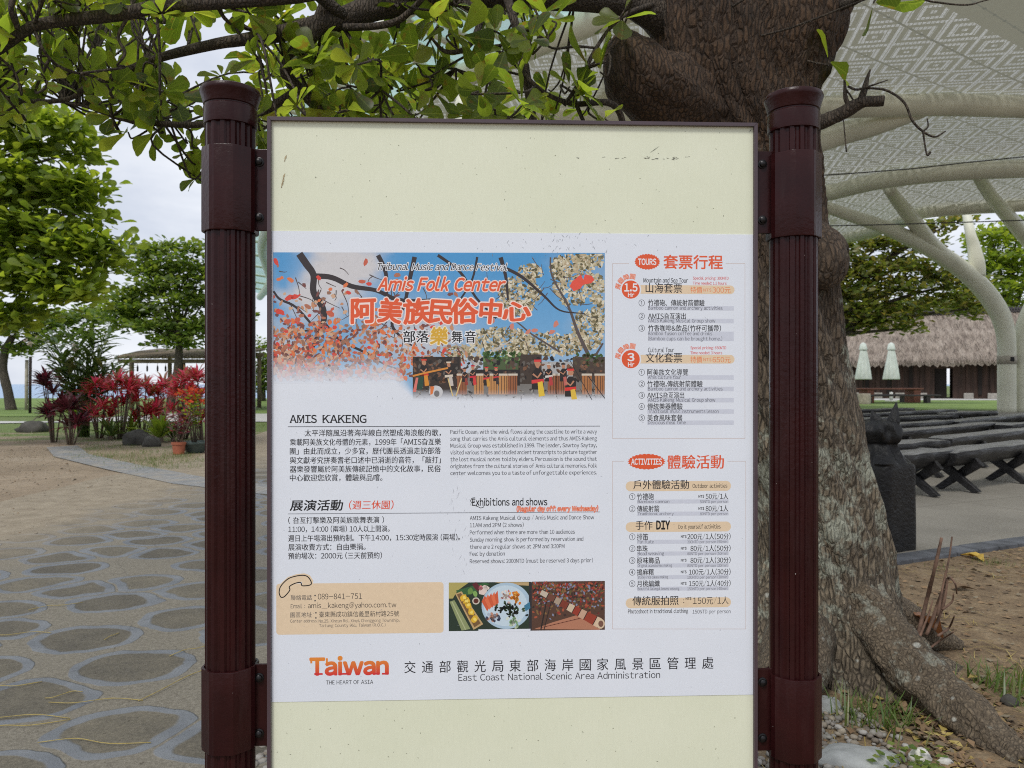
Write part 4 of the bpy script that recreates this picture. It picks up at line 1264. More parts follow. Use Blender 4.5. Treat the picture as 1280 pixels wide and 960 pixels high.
for n_, y, nm, x1, sb, s1, pr_, p0, ps in (('①', 670.8, '排笛', 810, 'Pan flute', 817, '200元/1人(50分)', 859, '200NTD per person (50min)'), ('②', 685.5, '串珠', 809.5, 'Bead weaving', 830, '80元/1人(50分)', 863, '80NTD per person (50min)'),
        ('③', 700.4, '原味飾品', 824.5, 'Original accessories making', 840, '80元/1人(30分)', 863, '80NTD per person (30min)'), ('④', 715, '搗麻糬', 817, 'Sticky rice cakes making', 835, '100元/1人(30分)', 861, '100NTD per person (30min)'), ('⑤', 729.4, '月桃編織', 824.5, 'Beautiful Galangal leaves weaving', 849, '150元/1人(40分)', 861, '150NTD per person (40min)')):
    row(n_, y, nm, x1, sb, s1, 1, 851, pr_, p0, ps, 859)
bandt(753.2); T(tc_, '傳統服拍照', 790.5, 848, 750.6, 10.8, K_, 0.010)
T(tc_, ':', 854, 855, 751, 5, BLK, 0.02); T(tc_, 'NT$', 857, 864, 748, 3.0, BLK, 0.03); T(tc_, '150元/1人', 866, 910.5, 750.4, 9.2, K_, 0.004)
T(tc_, 'Photoshoot in traditional clothing', 785, 860, 763.8, 5, BLK, 0.014)
T(tc_, '150NTD per person', 865.5, 913, 764.2, 4.6, K2)
tc_.build('price_list', m_ink, poster)

# ---- scuffs and scratches on the sheet and the laminate
sc_ = MB()
def scuff(x, y, l, a, w, c_, z): 
    u, v = bl(x, y)
    s = pxm(x)
    dx, dz = math.cos(a) * l * s / 2, math.sin(a) * l * s / 2
    nx_, nz_ = -math.sin(a) * w * s / 2, math.cos(a) * w * s / 2
    sc_.add([(u - dx, z, v - dz), (u + nx_, z, v + nz_), (u + dx, z, v + dz), (u - nx_, z, v - nz_)], [(0, 1, 2, 3)], 0, c_)
sr = random.Random(3)
DG = srgb(92, 92, 84)
for k in range(34): scuff(720 + sr.random() * 142, 197.5 + sr.gauss(0, 1.0), sr.uniform(1, 5), sr.uniform(-.3, .3), sr.uniform(.4, .9), DG, -0.0006)
scuff(818, 187, 17, .62, .7, srgb(120, 122, 108), -0.0006); scuff(938, 163, 6, 1.0, .8, DG, -0.0006)
for k in range(60): scuff(sr.uniform(345, 938), sr.uniform(158, 285), sr.uniform(.6, 2.4), sr.uniform(0, 3.1), sr.uniform(.4, .8), srgb(130, 130, 112), -0.0006)
for (x, y) in ((357, 197), (355, 220), (353, 230), (354, 226)): scuff(x, y, 8, 1.2, 2.2, srgb(176, 160, 124), -0.0006); scuff(x - 1, y + 4, 3, 1.0, .9, srgb(120, 96, 70), -0.00065)
for k in range(50): scuff(sr.uniform(345, 938), sr.uniform(880, 958), sr.uniform(.6, 3), sr.uniform(0, 3.1), sr.uniform(.4, .9), srgb(120, 120, 100), -0.0006)
for k in range(110): scuff(sr.uniform(345, 938), sr.uniform(296, 866), sr.uniform(.8, 3), sr.uniform(0, 3.1), sr.uniform(.25, .5), srgb(158, 160, 168), yl(12))
for k in range(70): scuff(700 + sr.gauss(0, 60), 306 + sr.gauss(0, 9), sr.uniform(.8, 6), sr.uniform(.8, 2.6), sr.uniform(.3, .6), srgb(126, 128, 134), yl(12))
for k in range(40): scuff(572 + sr.gauss(0, 8), 650 + sr.gauss(0, 40), sr.uniform(2, 9), sr.uniform(.8, 2.0), sr.uniform(.3, .7), srgb(174, 177, 186), yl(1.2))
tag(sc_.build('scratches', m_ink, panel), kind='stuff')
# ------------------------------------------------------------------ the big sea-almond tree behind the board
m_bark = bark_mat('furrowed bark', (.060, .046, .034), (.25, .205, .155), lichen=(.34, .355, .285), lich_amt=0.80)
m_root = bark_mat('root bark', (.050, .037, .026), (.185, .145, .105), lichen=(.33, .34, .28), lich_amt=0.6, scale=1.25, zs=.55, crk=0.42)
m_twig = bark_mat('branch bark', (.045, .034, .024), (.135, .105, .078), scale=1.6)
m_leaf = leaf_mat('sea almond leaf', [(.035, .055, .014), (.085, .115, .024), (.11, .15, .030), (.15, .18, .034), (.05, .075, .018), (.21, .22, .046)], 0.68, (3.3, 3.4, 1.2), veins=True)
tree = empty('sea_almond_tree', (0.95, 3.25, 0))
tag(tree, 'big old tree with furrowed lichen-spotted trunk right behind the notice board, its leafy boughs overhead', 'tree')
def inv(o): return Matrix.Translation(-o.location)
def reparent(o, p):
    o.parent = p
    o.matrix_parent_inverse = Matrix.Translation(p.location).inverted() if p.parent is None else p.matrix_world.inverted()
DT = 3.25
def trunk_pts(rows, d=DT): return [(P(x, y, d), r / F * d) for y, x, r in rows]
rows = [(905, 1042, 140), (850, 1040, 124), (822, 1036, 106), (790, 1033, 94), (745, 1031, 87), (700, 1030, 82), (650, 1022, 80.5), (600, 1012, 80), (550, 999, 81), (500, 986, 81.5), (450, 977, 80.5), (400, 969, 80), (350, 961, 79), (300, 955, 79), (250, 944, 82),
        (200, 934, 90), (150, 922, 100), (110, 917, 103), (60, 920, 104), (20, 925, 92), (-10, 930, 60)]
sp = spline([(*P(x, y, DT), r / F * DT) for y, x, r in rows], 7)
b = MB()
b.tube([q[:3] for q in sp], [q[3] for q in sp], seg=150, amp=0.07, freq=3.4, seed=3.1, furrow=0.10, nf=8)
# widened buttress at the foot
trk = b.build('trunk', m_bark)
me = trk.data
for v in me.vertices:
    z = v.co.z
    if z < 0.42:
        cx, cy = P(1036, 800, DT).x, DT
        dx, dy = v.co.x - cx, v.co.y - cy
        a = math.atan2(dy, dx)
        k = (0.42 - max(z, -.1)) / 0.42
        lobe = 1 + 0.34 * k * k * (0.5 + 0.5 * math.cos(5 * a + 0.9)) + 0.06 * k
        v.co.x = cx + dx * lobe; v.co.y = cy + dy * lobe
def part(o, p):
    """Hang a mesh modelled in world coordinates under an Empty."""
    o.parent = p
    o.matrix_parent_inverse = (Matrix.Translation(p.location) @ Matrix.Rotation(p.rotation_euler.z, 4, 'Z')).inverted()
    return o
part(trk, tree)
def bough(name, pts, parent=tree, mt=m_twig, seg=12, amp=0.10, n=6, freq=9.0, furrow=0.0, seed=0.0, nf=9):
    """pts: (px, py, depth, radius in px)."""
    q = spline([(*P(x, y, d), r / F * d) for x, y, d, r in pts], n)
    m_ = MB(); m_.tube([a[:3] for a in q], [max(a[3], 0.001) for a in q], seg=seg, amp=amp, freq=freq, seed=seed, furrow=furrow, nf=nf)
    o = m_.build(name, mt)
    if parent is not None: part(o, parent)
    return q
bough('limb', [(905, 190, 3.2, 60), (886, 120, 3.12, 70), (876, 50, 3.08, 62), (868, -10, 3.08, 58), (848, -120, 3.1, 54), (800, -320, 3.2, 46), (730, -620, 3.3, 34), (660, -900, 3.4, 18)], mt=m_bark, seg=48, amp=.10, freq=3, furrow=.13, nf=6, seed=5)
bough('limb', [(950, 200, 3.22, 58), (965, 110, 3.15, 62), (982, 40, 3.12, 70), (996, -20, 3.12, 72), (1026, -120, 3.15, 64), (1090, -330, 3.2, 50), (1180, -640, 3.2, 34), (1250, -900, 3.2, 18)], mt=m_bark, seg=48, amp=.10, freq=3, furrow=.13, nf=6, seed=8)
bough('branch_stub', [(880, 150, 3.15, 56), (842, 128, 3.02, 50), (812, 108, 2.95, 46), (795, 88, 2.92, 42), (787, 66, 2.92, 33), (789, 54, 2.94, 18), (790, 51, 2.95, 5)], mt=m_bark, seg=40, amp=.16, freq=5, furrow=.06, seed=2)
bough('branch_stub', [(985, 300, 3.15, 40), (1020, 320, 3.05, 40), (1038, 332, 3.0, 34), (1052, 338, 2.98, 22), (1058, 340, 2.97, 5)], mt=m_bark, seg=40, amp=.16, freq=5, seed=4)
# surface roots
bough('root', [(1060, 730, 3.12, 34), (1098, 788, 2.97, 38), (1135, 832, 2.82, 34), (1178, 870, 2.68, 32), (1220, 908, 2.55, 31), (1275, 956, 2.40, 31), (1360, 1030, 2.2, 26), (1440, 1100, 2.0, 14)], mt=m_root, seg=44, amp=.26, freq=8, furrow=.10, seed=6, n=14)
bough('root', [(1080, 740, 3.3, 30), (1128, 778, 3.35, 26), (1165, 795, 3.38, 18), (1200, 808, 3.38, 8)], mt=m_root, seg=24, amp=.14, freq=6, seed=9)
bough('root', [(1000, 790, 3.0, 44), (985, 860, 2.8, 40), (965, 925, 2.6, 28), (940, 985, 2.42, 14)], mt=m_root, seg=24, amp=.14, freq=6, seed=10)

# boughs over the path, then the twigs that carry the leaf rosettes
B_ = []
def br(pts, name='branch', **k):
    q = bough(name, pts, seg=10, **k)
    B_.extend(q)
br([(850, 42, 3.1, 30), (810, 14, 3.0, 20), (770, 2, 2.95, 16), (660, -6, 2.9, 17), (560, -8, 2.82, 17), (490, 4, 2.76, 17), (430, 22, 2.72, 14), (380, 36, 2.7, 12), (330, 46, 2.68, 9), (270, 55, 2.65, 7), (200, 72, 2.65, 5.6), (150, 93, 2.65, 5), (110, 108, 2.65, 4), (84, 124, 2.68, 3), (30, 126, 2.7, 2.4), (-40, 108, 2.75, 1.5)])
br([(560, -60, 2.6, 14), (480, -26, 2.5, 11), (390, -8, 2.45, 9.5), (270, 3, 2.4, 8.5), (190, 10, 2.4, 8), (150, 18, 2.4, 8), (62, 28, 2.4, 7.5), (36, 36, 2.4, 7), (0, 60, 2.4, 6.5), (-60, 96, 2.4, 5), (-140, 130, 2.4, 3)])
br([(420, -40, 2.7, 9), (402, 22, 2.7, 9.5), (386, 48, 2.7, 10), (366, 70, 2.72, 9), (358, 92, 2.75, 8), (378, 116, 2.78, 7), (404, 142, 2.8, 6), (430, 190, 2.85, 4)])
br([(372, 112, 2.78, 5), (345, 130, 2.8, 5.5), (318, 143, 2.82, 5), (258, 155, 2.84, 4.5), (205, 155, 2.86, 4), (150, 148, 2.88, 3), (110, 134, 2.9, 2), (80, 128, 2.9, 1.2)])
br([(430, 34, 2.7, 5), (465, 33, 2.68, 4.5), (495, 27, 2.66, 4), (515, 12, 2.64, 3.6), (545, -20, 2.6, 3)])
br([(560, -8, 2.8, 7), (584, 6, 2.8, 6.5), (600, 20, 2.8, 5), (594, 44, 2.78, 4), (580, 62, 2.76, 3.4), (556, 64, 2.76, 2.6), (538, 46, 2.76, 1.6)])
br([(632, -10, 2.85, 6), (642, 24, 2.8, 5.5), (651, 60, 2.8, 5.5), (660, 110, 2.8, 5.5), (668, 165, 2.8, 4.6), (674, 230, 2.85, 3)])
br([(606, 54, 2.8, 1.6), (640, 76, 2.78, 2.6), (666, 104, 2.76, 2.8), (690, 121, 2.76, 3), (720, 130, 2.78, 3.4), (758, 128, 2.8, 4), (774, 140, 2.85, 4), (782, 170, 2.9, 4)])
br([(705, 132, 2.78, 2.4), (722, 106, 2.76, 2.6), (742, 66, 2.76, 2.6), (762, 36, 2.78, 2.4), (786, 16, 2.85, 2.6), (815, 6, 2.95, 4)])
br([(537, 96, 2.8, 1.2), (575, 74, 2.8, 1.6), (604, 60, 2.8, 1.8), (650, 54, 2.8, 2.2)])
br([(745, 60, 2.76, 1.6), (720, 58, 2.74, 1.7), (690, 60, 2.72, 1.5), (670, 42, 2.7, 1.0)])
br([(570, 86, 2.9, 1.2), (610, 100, 2.9, 1.6), (650, 116, 2.85, 2)])
br([(430, 36, 2.72, 2.4), (446, 60, 2.7, 2.4), (460, 84, 2.68, 2), (476, 112, 2.66, 1.2)])
br([(160, 20, 2.4, 2.4), (148, 46, 2.4, 2), (156, 66, 2.4, 2), (146, 82, 2.4, 1.2)])
br([(44, 40, 2.4, 2.6), (54, 62, 2.4, 2), (72, 82, 2.45, 2), (100, 92, 2.5, 1.8), (128, 96, 2.55, 1.6)])
br([(270, 4, 2.4, 2.6), (284, 26, 2.45, 2.4), (310, 36, 2.5, 2.4), (334, 42, 2.55, 2)])
br([(195, 10, 2.4, 2), (198, 40, 2.4, 1.8), (200, 66, 2.42, 1.4)])
br([(140, 146, 2.88, 1.4), (165, 130, 2.86, 1.4), (190, 140, 2.86, 1.2), (200, 155, 2.86, 1)])
br([(20, -20, 2.3, 4), (14, 12, 2.3, 3.4), (22, 36, 2.35, 3)])
br([(60, -20, 2.3, 3), (50, 10, 2.35, 2.4), (40, 36, 2.4, 2)])
br([(660, 0, 2.9, 8), (700, -60, 2.6, 8), (760, -200, 2.2, 7), (820, -420, 1.9, 5)])
br([(430, 20, 2.7, 8), (330, -60, 2.5, 7), (180, -160, 2.3, 5), (40, -240, 2.1, 3)])
# broken dead branch on the right, with its dry twigs
bough('dead_branch', [(985, 168, 3.05, 14), (1028, 152, 2.98, 9), (1050, 143, 2.95, 8.5), (1068, 132, 2.92, 8), (1082, 127, 2.9, 7), (1105, 126, 2.88, 6.5)], amp=.16, freq=14)
for pts in ([(1062, 134, 2.93, 3), (1057, 122, 2.93, 3), (1056, 106, 2.93, 1.8), (1055, 95, 2.93, 1)], [(1074, 130, 2.9, 5), (1080, 114, 2.9, 4), (1084, 98, 2.9, 2.4), (1088, 87, 2.9, 1)],
            [(1060, 108, 2.9, 1.6), (1072, 112, 2.88, 1.6), (1092, 106, 2.86, 1.2), (1110, 100, 2.85, .6)], [(1083, 110, 2.88, 1.6), (1108, 113, 2.86, 1.5), (1130, 128, 2.85, 1.6), (1140, 150, 2.85, 1.6), (1152, 163, 2.85, 1.6), (1168, 171, 2.85, 1.3), (1182, 164, 2.85, .8)],
            [(1154, 164, 2.85, 1.3), (1160, 158, 2.85, 1.0), (1159, 148, 2.85, .8)], [(1154, 165, 2.85, 1.4), (1156, 180, 2.85, 1.2), (1159, 194, 2.85, 1.2), (1163, 190, 2.85, 1.6)], [(1054, 146, 2.94, .8), (1056, 168, 2.93, .8), (1058, 190, 2.93, 1)],
            [(1056, 110, 2.93, 1.2), (1062, 118, 2.92, 1.2), (1067, 126, 2.92, 1)]):
    bough('dead_twig', pts, seg=7, amp=.1)
bough('branch', [(1040, 10, 3.0, 6), (1062, 4, 2.9, 5), (1080, -6, 2.8, 4), (1120, -40, 2.7, 3)])
bough('dead_twig', [(1120, -40, 2.7, 3), (1150, -4, 2.7, 1.4), (1180, 4, 2.7, 1.2), (1210, 6, 2.7, 1.2), (1230, 1, 2.7, .8), (1260, -6, 2.7, .6)], seg=7)

bpts = np.array([q[:3] for q in B_]); 
pos, dirs, nrm, siz = [], [], [], []
tw = MB()
def rosette(c, out, n, s, spread=1.0):
    """n obovate leaves round a shoot tip."""
    out = out.normalized()
    t = out.cross(Vector((0.3, 0.2, 1))).normalized(); u = out.cross(t)
    a0 = rnd.uniform(0, 6.28)
    for k in range(n):
        a = a0 + k * 2.4 + rnd.uniform(-.3, .3)
        rad = t * math.cos(a) + u * math.sin(a)
        lift = rnd.uniform(.05, .75) * spread
        d = (rad + out * lift + Vector((0, 0, -0.18))).normalized()
        nn_ = (out - d * out.dot(d) + Vector((rnd.gauss(0, .4), rnd.gauss(0, .4), rnd.gauss(0.2, .3)))).normalized()
        pos.append(c + d * 0.012); dirs.append(d); nrm.append(nn_); siz.append(s * rnd.uniform(.55, 1.15))
def hang(px, py, d, n=None, s=None, out=None):
    c = P(px, py, d)
    i = int(np.argmin(((bpts - np.array(c)) ** 2).sum(1)))
    a = Vector(bpts[i])
    o = out or Vector((rnd.gauss(0, .6), rnd.gauss(0, .6), rnd.uniform(0.0, .9)))
    if (c - a).length < 0.9:
        mid = (a + c) / 2 + Vector((rnd.gauss(0, .04), rnd.gauss(0, .04), rnd.gauss(-.02, .05)))
        q = spline([(*a, .0048), (*mid, .0042), (*(c - o.normalized() * .03), .0038), (*c, .003)], 4)
        tw.tube([x[:3] for x in q], [x[3] for x in q], seg=5, cap=False)
    rosette(c, o, n or rnd.randint(6, 9), s or rnd.uniform(.070, .115))
def inside(x, y):
    """Leafiness of the overhead boughs, by where they hang."""
    if x < 250:
        lim = 122 + 30 * math.sin(x * .045) * .5
        if y > lim + 26: return 0
        if 205 < x and 30 < y < 95: return .10
        if 160 < x < 205 and 50 < y < 72: return .3
        return 1.0 if y < lim else .25
    if x < 330:
        if 25 < y < 95 and x < 318: return .10
        return .8
    if x < 430: return .8 if y > 40 else .55
    if x < 520:
        if 36 < y < 72: return .10
        return .75 if y > 60 else .3
    if x < 640:
        if y < 30: return .5
        return .16
    if x < 735:
        return .10
    return 0
cnt = 0
while cnt < 430:
    x, y = rnd.uniform(-120, 790), rnd.uniform(-60, 160)
    if rnd.random() > inside(x, y): continue
    hang(x, y, rnd.uniform(2.35, 4.3))
    cnt += 1
for (x, y, d) in ((232, 172, 3.0), (238, 190, 3.05), (248, 185, 3.0), (258, 210, 3.1), (246, 222, 3.1), (160, 165, 2.9), (195, 165, 2.9), (322, 165, 2.9), (330, 178, 2.9), (326, 150, 2.8), (215, 120, 3.0)):
    hang(x, y, d, 5, .11)
for (x, y, d) in ((545, 85, 2.9), (520, 80, 2.9), (505, 108, 2.9), (460, 132, 2.8), (478, 140, 2.8), (540, 112, 2.8), (525, 55, 2.75), (575, 45, 2.7), (620, 40, 2.7), (632, 62, 2.7), (592, 136, 2.6), (520, 142, 2.6), (612, 140, 2.55), (640, 148, 2.55),
                  (675, 45, 2.6), (672, 20, 2.65), (690, 26, 2.6), (750, 90, 2.7), (735, 82, 2.7), (712, 108, 2.7), (725, 118, 2.7), (778, 24, 2.8), (756, 148, 2.7), (660, 150, 2.7)):
    hang(x, y, d, 6, .125)
for k in range(110):          # the crown out of the picture overhead
    hang(rnd.uniform(-500, 1900), rnd.uniform(-700, -110), rnd.uniform(2.3, 4.5), 8, .15)
hang(1036, 76, 2.95, 3, .17, Vector((.8, -.1, .3))); hang(1092, 4, 2.75, 3, .15, Vector((.5, -.3, -.6)))
A = lambda q: np.array([tuple(v) for v in q])
fo = leaves('foliage', m_leaf, A(pos), A(dirs), A(nrm), np.array(siz), LEAF)
part(fo, tree)
part(tw.build('twigs', m_twig), tree)
fo['kind'] = 'stuff'; 

# ------------------------------------------------------------------ trees farther off
m_fl1 = leaf_mat('bright broad leaf', [(.12, .185, .034), (.17, .24, .044), (.23, .29, .052), (.085, .14, .032)], 0.50, (2.8, 2.6, 1.0))
m_fl2 = leaf_mat('deep broad leaf', [(.080, .14, .032), (.12, .185, .042), (.165, .23, .052), (.20, .25, .062)], 0.44, (2.4, 2.3, .9))
m_fl3 = leaf_mat('dry-tipped broad leaf', [(.085, .125, .032), (.125, .165, .042), (.175, .19, .055), (.22, .175, .07)], 0.44, (2.4, 2.3, .9))
m_bk2 = bark_mat('grey bark', (.07, .058, .046), (.19, .16, .13), scale=.5)
def crown_tree(label, base, trunk, blobs, leaf, m, cat='tree', group=None, seed=1, tpl=SLEAF, name='broadleaf_tree', tr=0.2, dense=1.0):
    """trunk: list of (px,py,d,r_px) from foot up; blobs: (px,py,d,rx_px,ry_px,n)."""
    t = empty(name, base); tag(t, label, cat, group)
    q = spline([(*P(x, y, d), r / F * d) for x, y, d, r in trunk], 6)
    m_ = MB(); m_.tube([a[:3] for a in q], [a[3] for a in q], seg=14, amp=.12, freq=1.5, seed=seed)
    tp = Vector(q[-1][:3])
    r0 = q[-1][3]
    g_ = np.random.default_rng(seed)
    pp, dd, nn_, ss = [], [], [], []
    lm = MB()
    for (x, y, d, rx, ry, n) in blobs:
        c = P(x, y, d)
        Rx, Ry = rx / F * d, ry / F * d
        anchor = Vector(q[int(len(q) * .72)][:3])
        mid = (anchor + c) / 2 + Vector((0, 0, (c.z - anchor.z) * .12))
        s_ = spline([(*anchor, r0 * .9), (*mid, r0 * .6), (*c, r0 * .25)], 5)
        lm.tube([a[:3] for a in s_], [max(a[3] * .5, .012) for a in s_], seg=7, amp=.1, freq=2)
        # clumps of leaves on short shoots spread through the blob
        nc = max(4, int(n * dense / 11))
        for k in range(nc):
            v = g_.normal(size=3); v /= np.linalg.norm(v)
            rr = g_.random() ** (1 / 2.2)
            cc = np.array(c) + v * rr * np.array([Rx, max(Rx * .8, Ry), Ry])
            kk = g_.integers(9, 20)
            up = np.array([v[0] * .5, v[1] * .5, .75 + .3 * v[2]]); up /= np.linalg.norm(up)
            az = g_.random(kk) * 6.28
            rad = np.stack([np.cos(az), np.sin(az), g_.normal(0, .30, kk)], 1)
            pp.append(cc + rad * leaf * g_.random((kk, 1)) * 1.0 + g_.normal(0, leaf * .32, (kk, 3)))
            dd.append(rad + up * .35)
            nn_.append(np.tile(up, (kk, 1)) + g_.normal(0, .38, (kk, 3)))
            ss.append(leaf * g_.uniform(.6, 1.25, kk))
    part(m_.build('trunk', m_bk2), t)
    part(lm.build('limb', m_bk2), t)
    f = leaves('foliage', m, np.concatenate(pp), unit(np.concatenate(dd)), unit(np.concatenate(nn_)), np.concatenate(ss), tpl)
    part(f, t)
    return t
D = 12.5
crown_tree('large tree reaching in from the left edge with big bright leaves in drooping tiers', (P(-260, 480, D).x, D, 0),
    [(-260, 560, D, 22), (-250, 430, D, 18), (-200, 330, D, 16), (-110, 270, D, 12), (-30, 240, D, 8)],
    [(18, 150, D, 46, 17, 500), (75, 158, D, 40, 14, 330), (96, 190, D, 18, 11, 130), (30, 185, D, 36, 10, 200), (20, 232, D, 64, 28, 1000), (95, 240, D, 36, 22, 480), (122, 268, D, 14, 10, 90), (40, 290, D, 70, 24, 1000), (100, 312, D, 38, 18, 420),
     (148, 312, D, 14, 8, 60), (130, 334, D, 24, 8, 120), (30, 345, D, 64, 28, 900), (90, 365, D, 40, 18, 400), (10, 395, D, 44, 16, 400), (-60, 260, D + 1, 80, 80, 900), (-140, 250, D + 1, 90, 120, 600), (-100, 140, D + 1, 70, 50, 400)],
    .21, m_fl1, seed=21, tpl=LEAF, dense=.85)
D = 34
crown_tree('slender-trunked tree on the far lawn at the left edge, before the sea', (P(8, 480, D).x, D, 0),
    [(14, 514, D, 7), (10, 490, D, 5.5), (4, 462, D, 5), (6, 440, D, 5), (16, 420, D, 4)],
    [(30, 405, D, 50, 12, 420), (95, 398, D, 42, 11, 330), (140, 384, D, 20, 7, 110), (-30, 400, D, 50, 22, 420), (60, 424, D, 30, 8, 130), (20, 440, D, 24, 8, 100), (110, 416, D, 26, 7, 100)], .32, m_fl2, seed=22, dense=1.5)
D = 32
crown_tree('spreading green tree behind the red plants, left of the fluted post', (P(214, 480, D).x, D, 0),
    [(212, 515, D, 6), (216, 486, D, 5), (222, 460, D, 5), (224, 425, D, 4), (220, 395, D, 3)],
    [(200, 312, D, 22, 8, 170), (243, 311, D, 14, 8, 100), (225, 330, D, 34, 9, 260), (196, 342, D, 26, 8, 190), (252, 342, D, 24, 12, 200), (215, 358, D, 44, 10, 330), (170, 366, D, 24, 7, 130), (180, 388, D, 42, 10, 330), (236, 378, D, 40, 12, 330), (200, 408, D, 46, 10, 330), (244, 408, D, 34, 14, 300), (160, 406, D, 22, 7, 100), (152, 372, D, 26, 9, 150), (150, 396, D, 30, 9, 150), (168, 338, D, 22, 8, 110), (172, 318, D, 18, 7, 80), (225, 428, D, 34, 8, 200), (285, 350, D, 24, 34, 320), (290, 400, D, 26, 24, 260)], .30, m_fl2, seed=23, dense=1.5)
D = 52
crown_tree('round dark tree seen in the gap between left post and board', (P(326, 480, D).x, D, 0),
    [(328, 501, D, 4), (328, 470, D, 3), (327, 450, D, 2)],
    [(322, 432, D, 12, 9, 130), (330, 448, D, 14, 12, 200), (318, 462, D, 16, 14, 220), (334, 470, D, 12, 14, 170), (324, 484, D, 16, 10, 170), (302, 462, D, 16, 20, 150), (346, 470, D, 14, 18, 120)], .34, m_fl2, seed=24)
D = 42
crown_tree('wide spreading tree whose low boughs hang in front of the thatched roof', (P(1010, 480, D).x, D, 0),
    [(1004, 508, D, 12), (1000, 470, D, 11), (1006, 430, D, 10), (1020, 400, D, 8)],
    [(1060, 318, D, 36, 18, 330), (1100, 306, D, 36, 13, 290), (1080, 340, D, 44, 14, 360), (1130, 330, D, 44, 14, 380), (1170, 345, D, 36, 14, 290), (1070, 365, D, 40, 12, 320), (1130, 360, D, 50, 12, 380), (1190, 372, D, 36, 12, 250), (1090, 388, D, 44, 11, 300), (1150, 386, D, 34, 8, 170), (1215, 385, D, 26, 12, 180),
     (1068, 404, D, 34, 8, 170), (1110, 403, D, 30, 8, 170), (1133, 411, D, 14, 6, 70), (1076, 414, D, 12, 4, 40), (1040, 360, D, 30, 40, 260), (1150, 308, D, 30, 10, 130), (1195, 275, D, 28, 7, 110), (1172, 283, D, 24, 7, 90), (1000, 300, D + 2, 60, 40, 260), (1210, 350, D, 24, 12, 130)], .42, m_fl3, seed=25, dense=1.25)
D = 74
crown_tree('tall round tree behind the thatched house at the right edge', (P(1262, 480, D).x, D, 0),
    [(1262, 496, D, 7), (1262, 440, D, 6), (1262, 380, D, 5)],
    [(1240, 300, D, 34, 18, 300), (1272, 284, D, 22, 13, 170), (1262, 325, D, 40, 18, 330), (1226, 335, D, 32, 16, 240), (1280, 350, D, 30, 18, 220), (1240, 362, D, 40, 14, 280), (1205, 372, D, 26, 12, 150), (1270, 382, D, 36, 14, 240), (1225, 392, D, 34, 10, 180), (1300, 320, D, 30, 40, 240)], .66, m_fl1, seed=26, dense=1.6)
D = 80
crown_tree('low hazy tree behind the ridge of the thatched house', (P(1130, 480, D).x, D, 0),
    [(1130, 494, D, 5), (1130, 440, D, 4), (1132, 405, D, 3)],
    [(1100, 385, D, 40, 12, 220), (1150, 388, D, 44, 12, 260), (1200, 388, D, 36, 12, 200), (1060, 390, D, 30, 12, 140)], .70, m_fl3, seed=27, dense=2.0)

# ------------------------------------------------------------------ the canopy
m_steel = plain('cream steel', (.70, .70, .58), 0.38, var=0.06, scale=1.5)
m_glass, nt, bs = mat('teal glass')
nz = noise_tex(nt, 0.7, 2)
nt.links.new(ramp(nt, nz.outputs['Fac'], [(0.3, (.62, .80, .77)), (0.7, (.76, .90, .87))]).outputs[0], bs.inputs['Base Color'])
bs.inputs['Roughness'].default_value = 0.25; bs.inputs['Transmission Weight'].default_value = 0.0
tr = nt.nodes.new('ShaderNodeBsdfTransparent'); tr.inputs[0].default_value = (.84, .95, .93, 1)
mx = nt.nodes.new('ShaderNodeMixShader'); mx.inputs[0].default_value = 0.68
nt.links.new(bs.outputs[0], mx.inputs[1]); nt.links.new(tr.outputs[0], mx.inputs[2]); nt.links.new(mx.outputs[0], nt.nodes['Material Output'].inputs['Surface'])

m_can, nt, bs = mat('perforated woven panel')
tcn = nt.nodes.new('ShaderNodeTexCoord')
mp = nt.nodes.new('ShaderNodeMapping'); mp.inputs['Rotation'].default_value = (0, 0, math.radians(-34))
nt.links.new(tcn.outputs['Object'], mp.inputs[0])
sx = nt.nodes.new('ShaderNodeSeparateXYZ'); nt.links.new(mp.outputs[0], sx.inputs[0])
PW = 1.15
p_ = mth(nt, 'DIVIDE', sx.outputs[0], PW * 1.0); q_ = mth(nt, 'DIVIDE', sx.outputs[1], PW)
fx = mth(nt, 'ABSOLUTE', mth(nt, 'SUBTRACT', mth(nt, 'FRACT', p_), 0.5)); fy = mth(nt, 'ABSOLUTE', mth(nt, 'SUBTRACT', mth(nt, 'FRACT', q_), 0.5))
dm = mth(nt, 'ADD', fx, fy)
band = mth(nt, 'ABSOLUTE', mth(nt, 'SUBTRACT', mth(nt, 'FRACT', mth(nt, 'MULTIPLY', dm, 4.0)), 0.5))
ring_ = mth(nt, 'GREATER_THAN', band, 0.25)                       # solid bands between rows of holes
# rows of slots
slot = mth(nt, 'GREATER_THAN', mth(nt, 'FRACT', mth(nt, 'MULTIPLY', mth(nt, 'ADD', sx.outputs[0], sx.outputs[1]), 15.0)), 0.50)
dash = mth(nt, 'GREATER_THAN', mth(nt, 'FRACT', mth(nt, 'MULTIPLY', mth(nt, 'SUBTRACT', sx.outputs[0], sx.outputs[1]), 9.0)), 0.22)
hole = mth(nt, 'MULTIPLY', mth(nt, 'MULTIPLY', slot, dash), ring_)
seam = mth(nt, 'LESS_THAN', fy, 0.475)
hole = mth(nt, 'MULTIPLY', hole, seam)
sy = nt.nodes.new('ShaderNodeSeparateXYZ'); nt.links.new(tcn.outputs['Object'], sy.inputs[0])
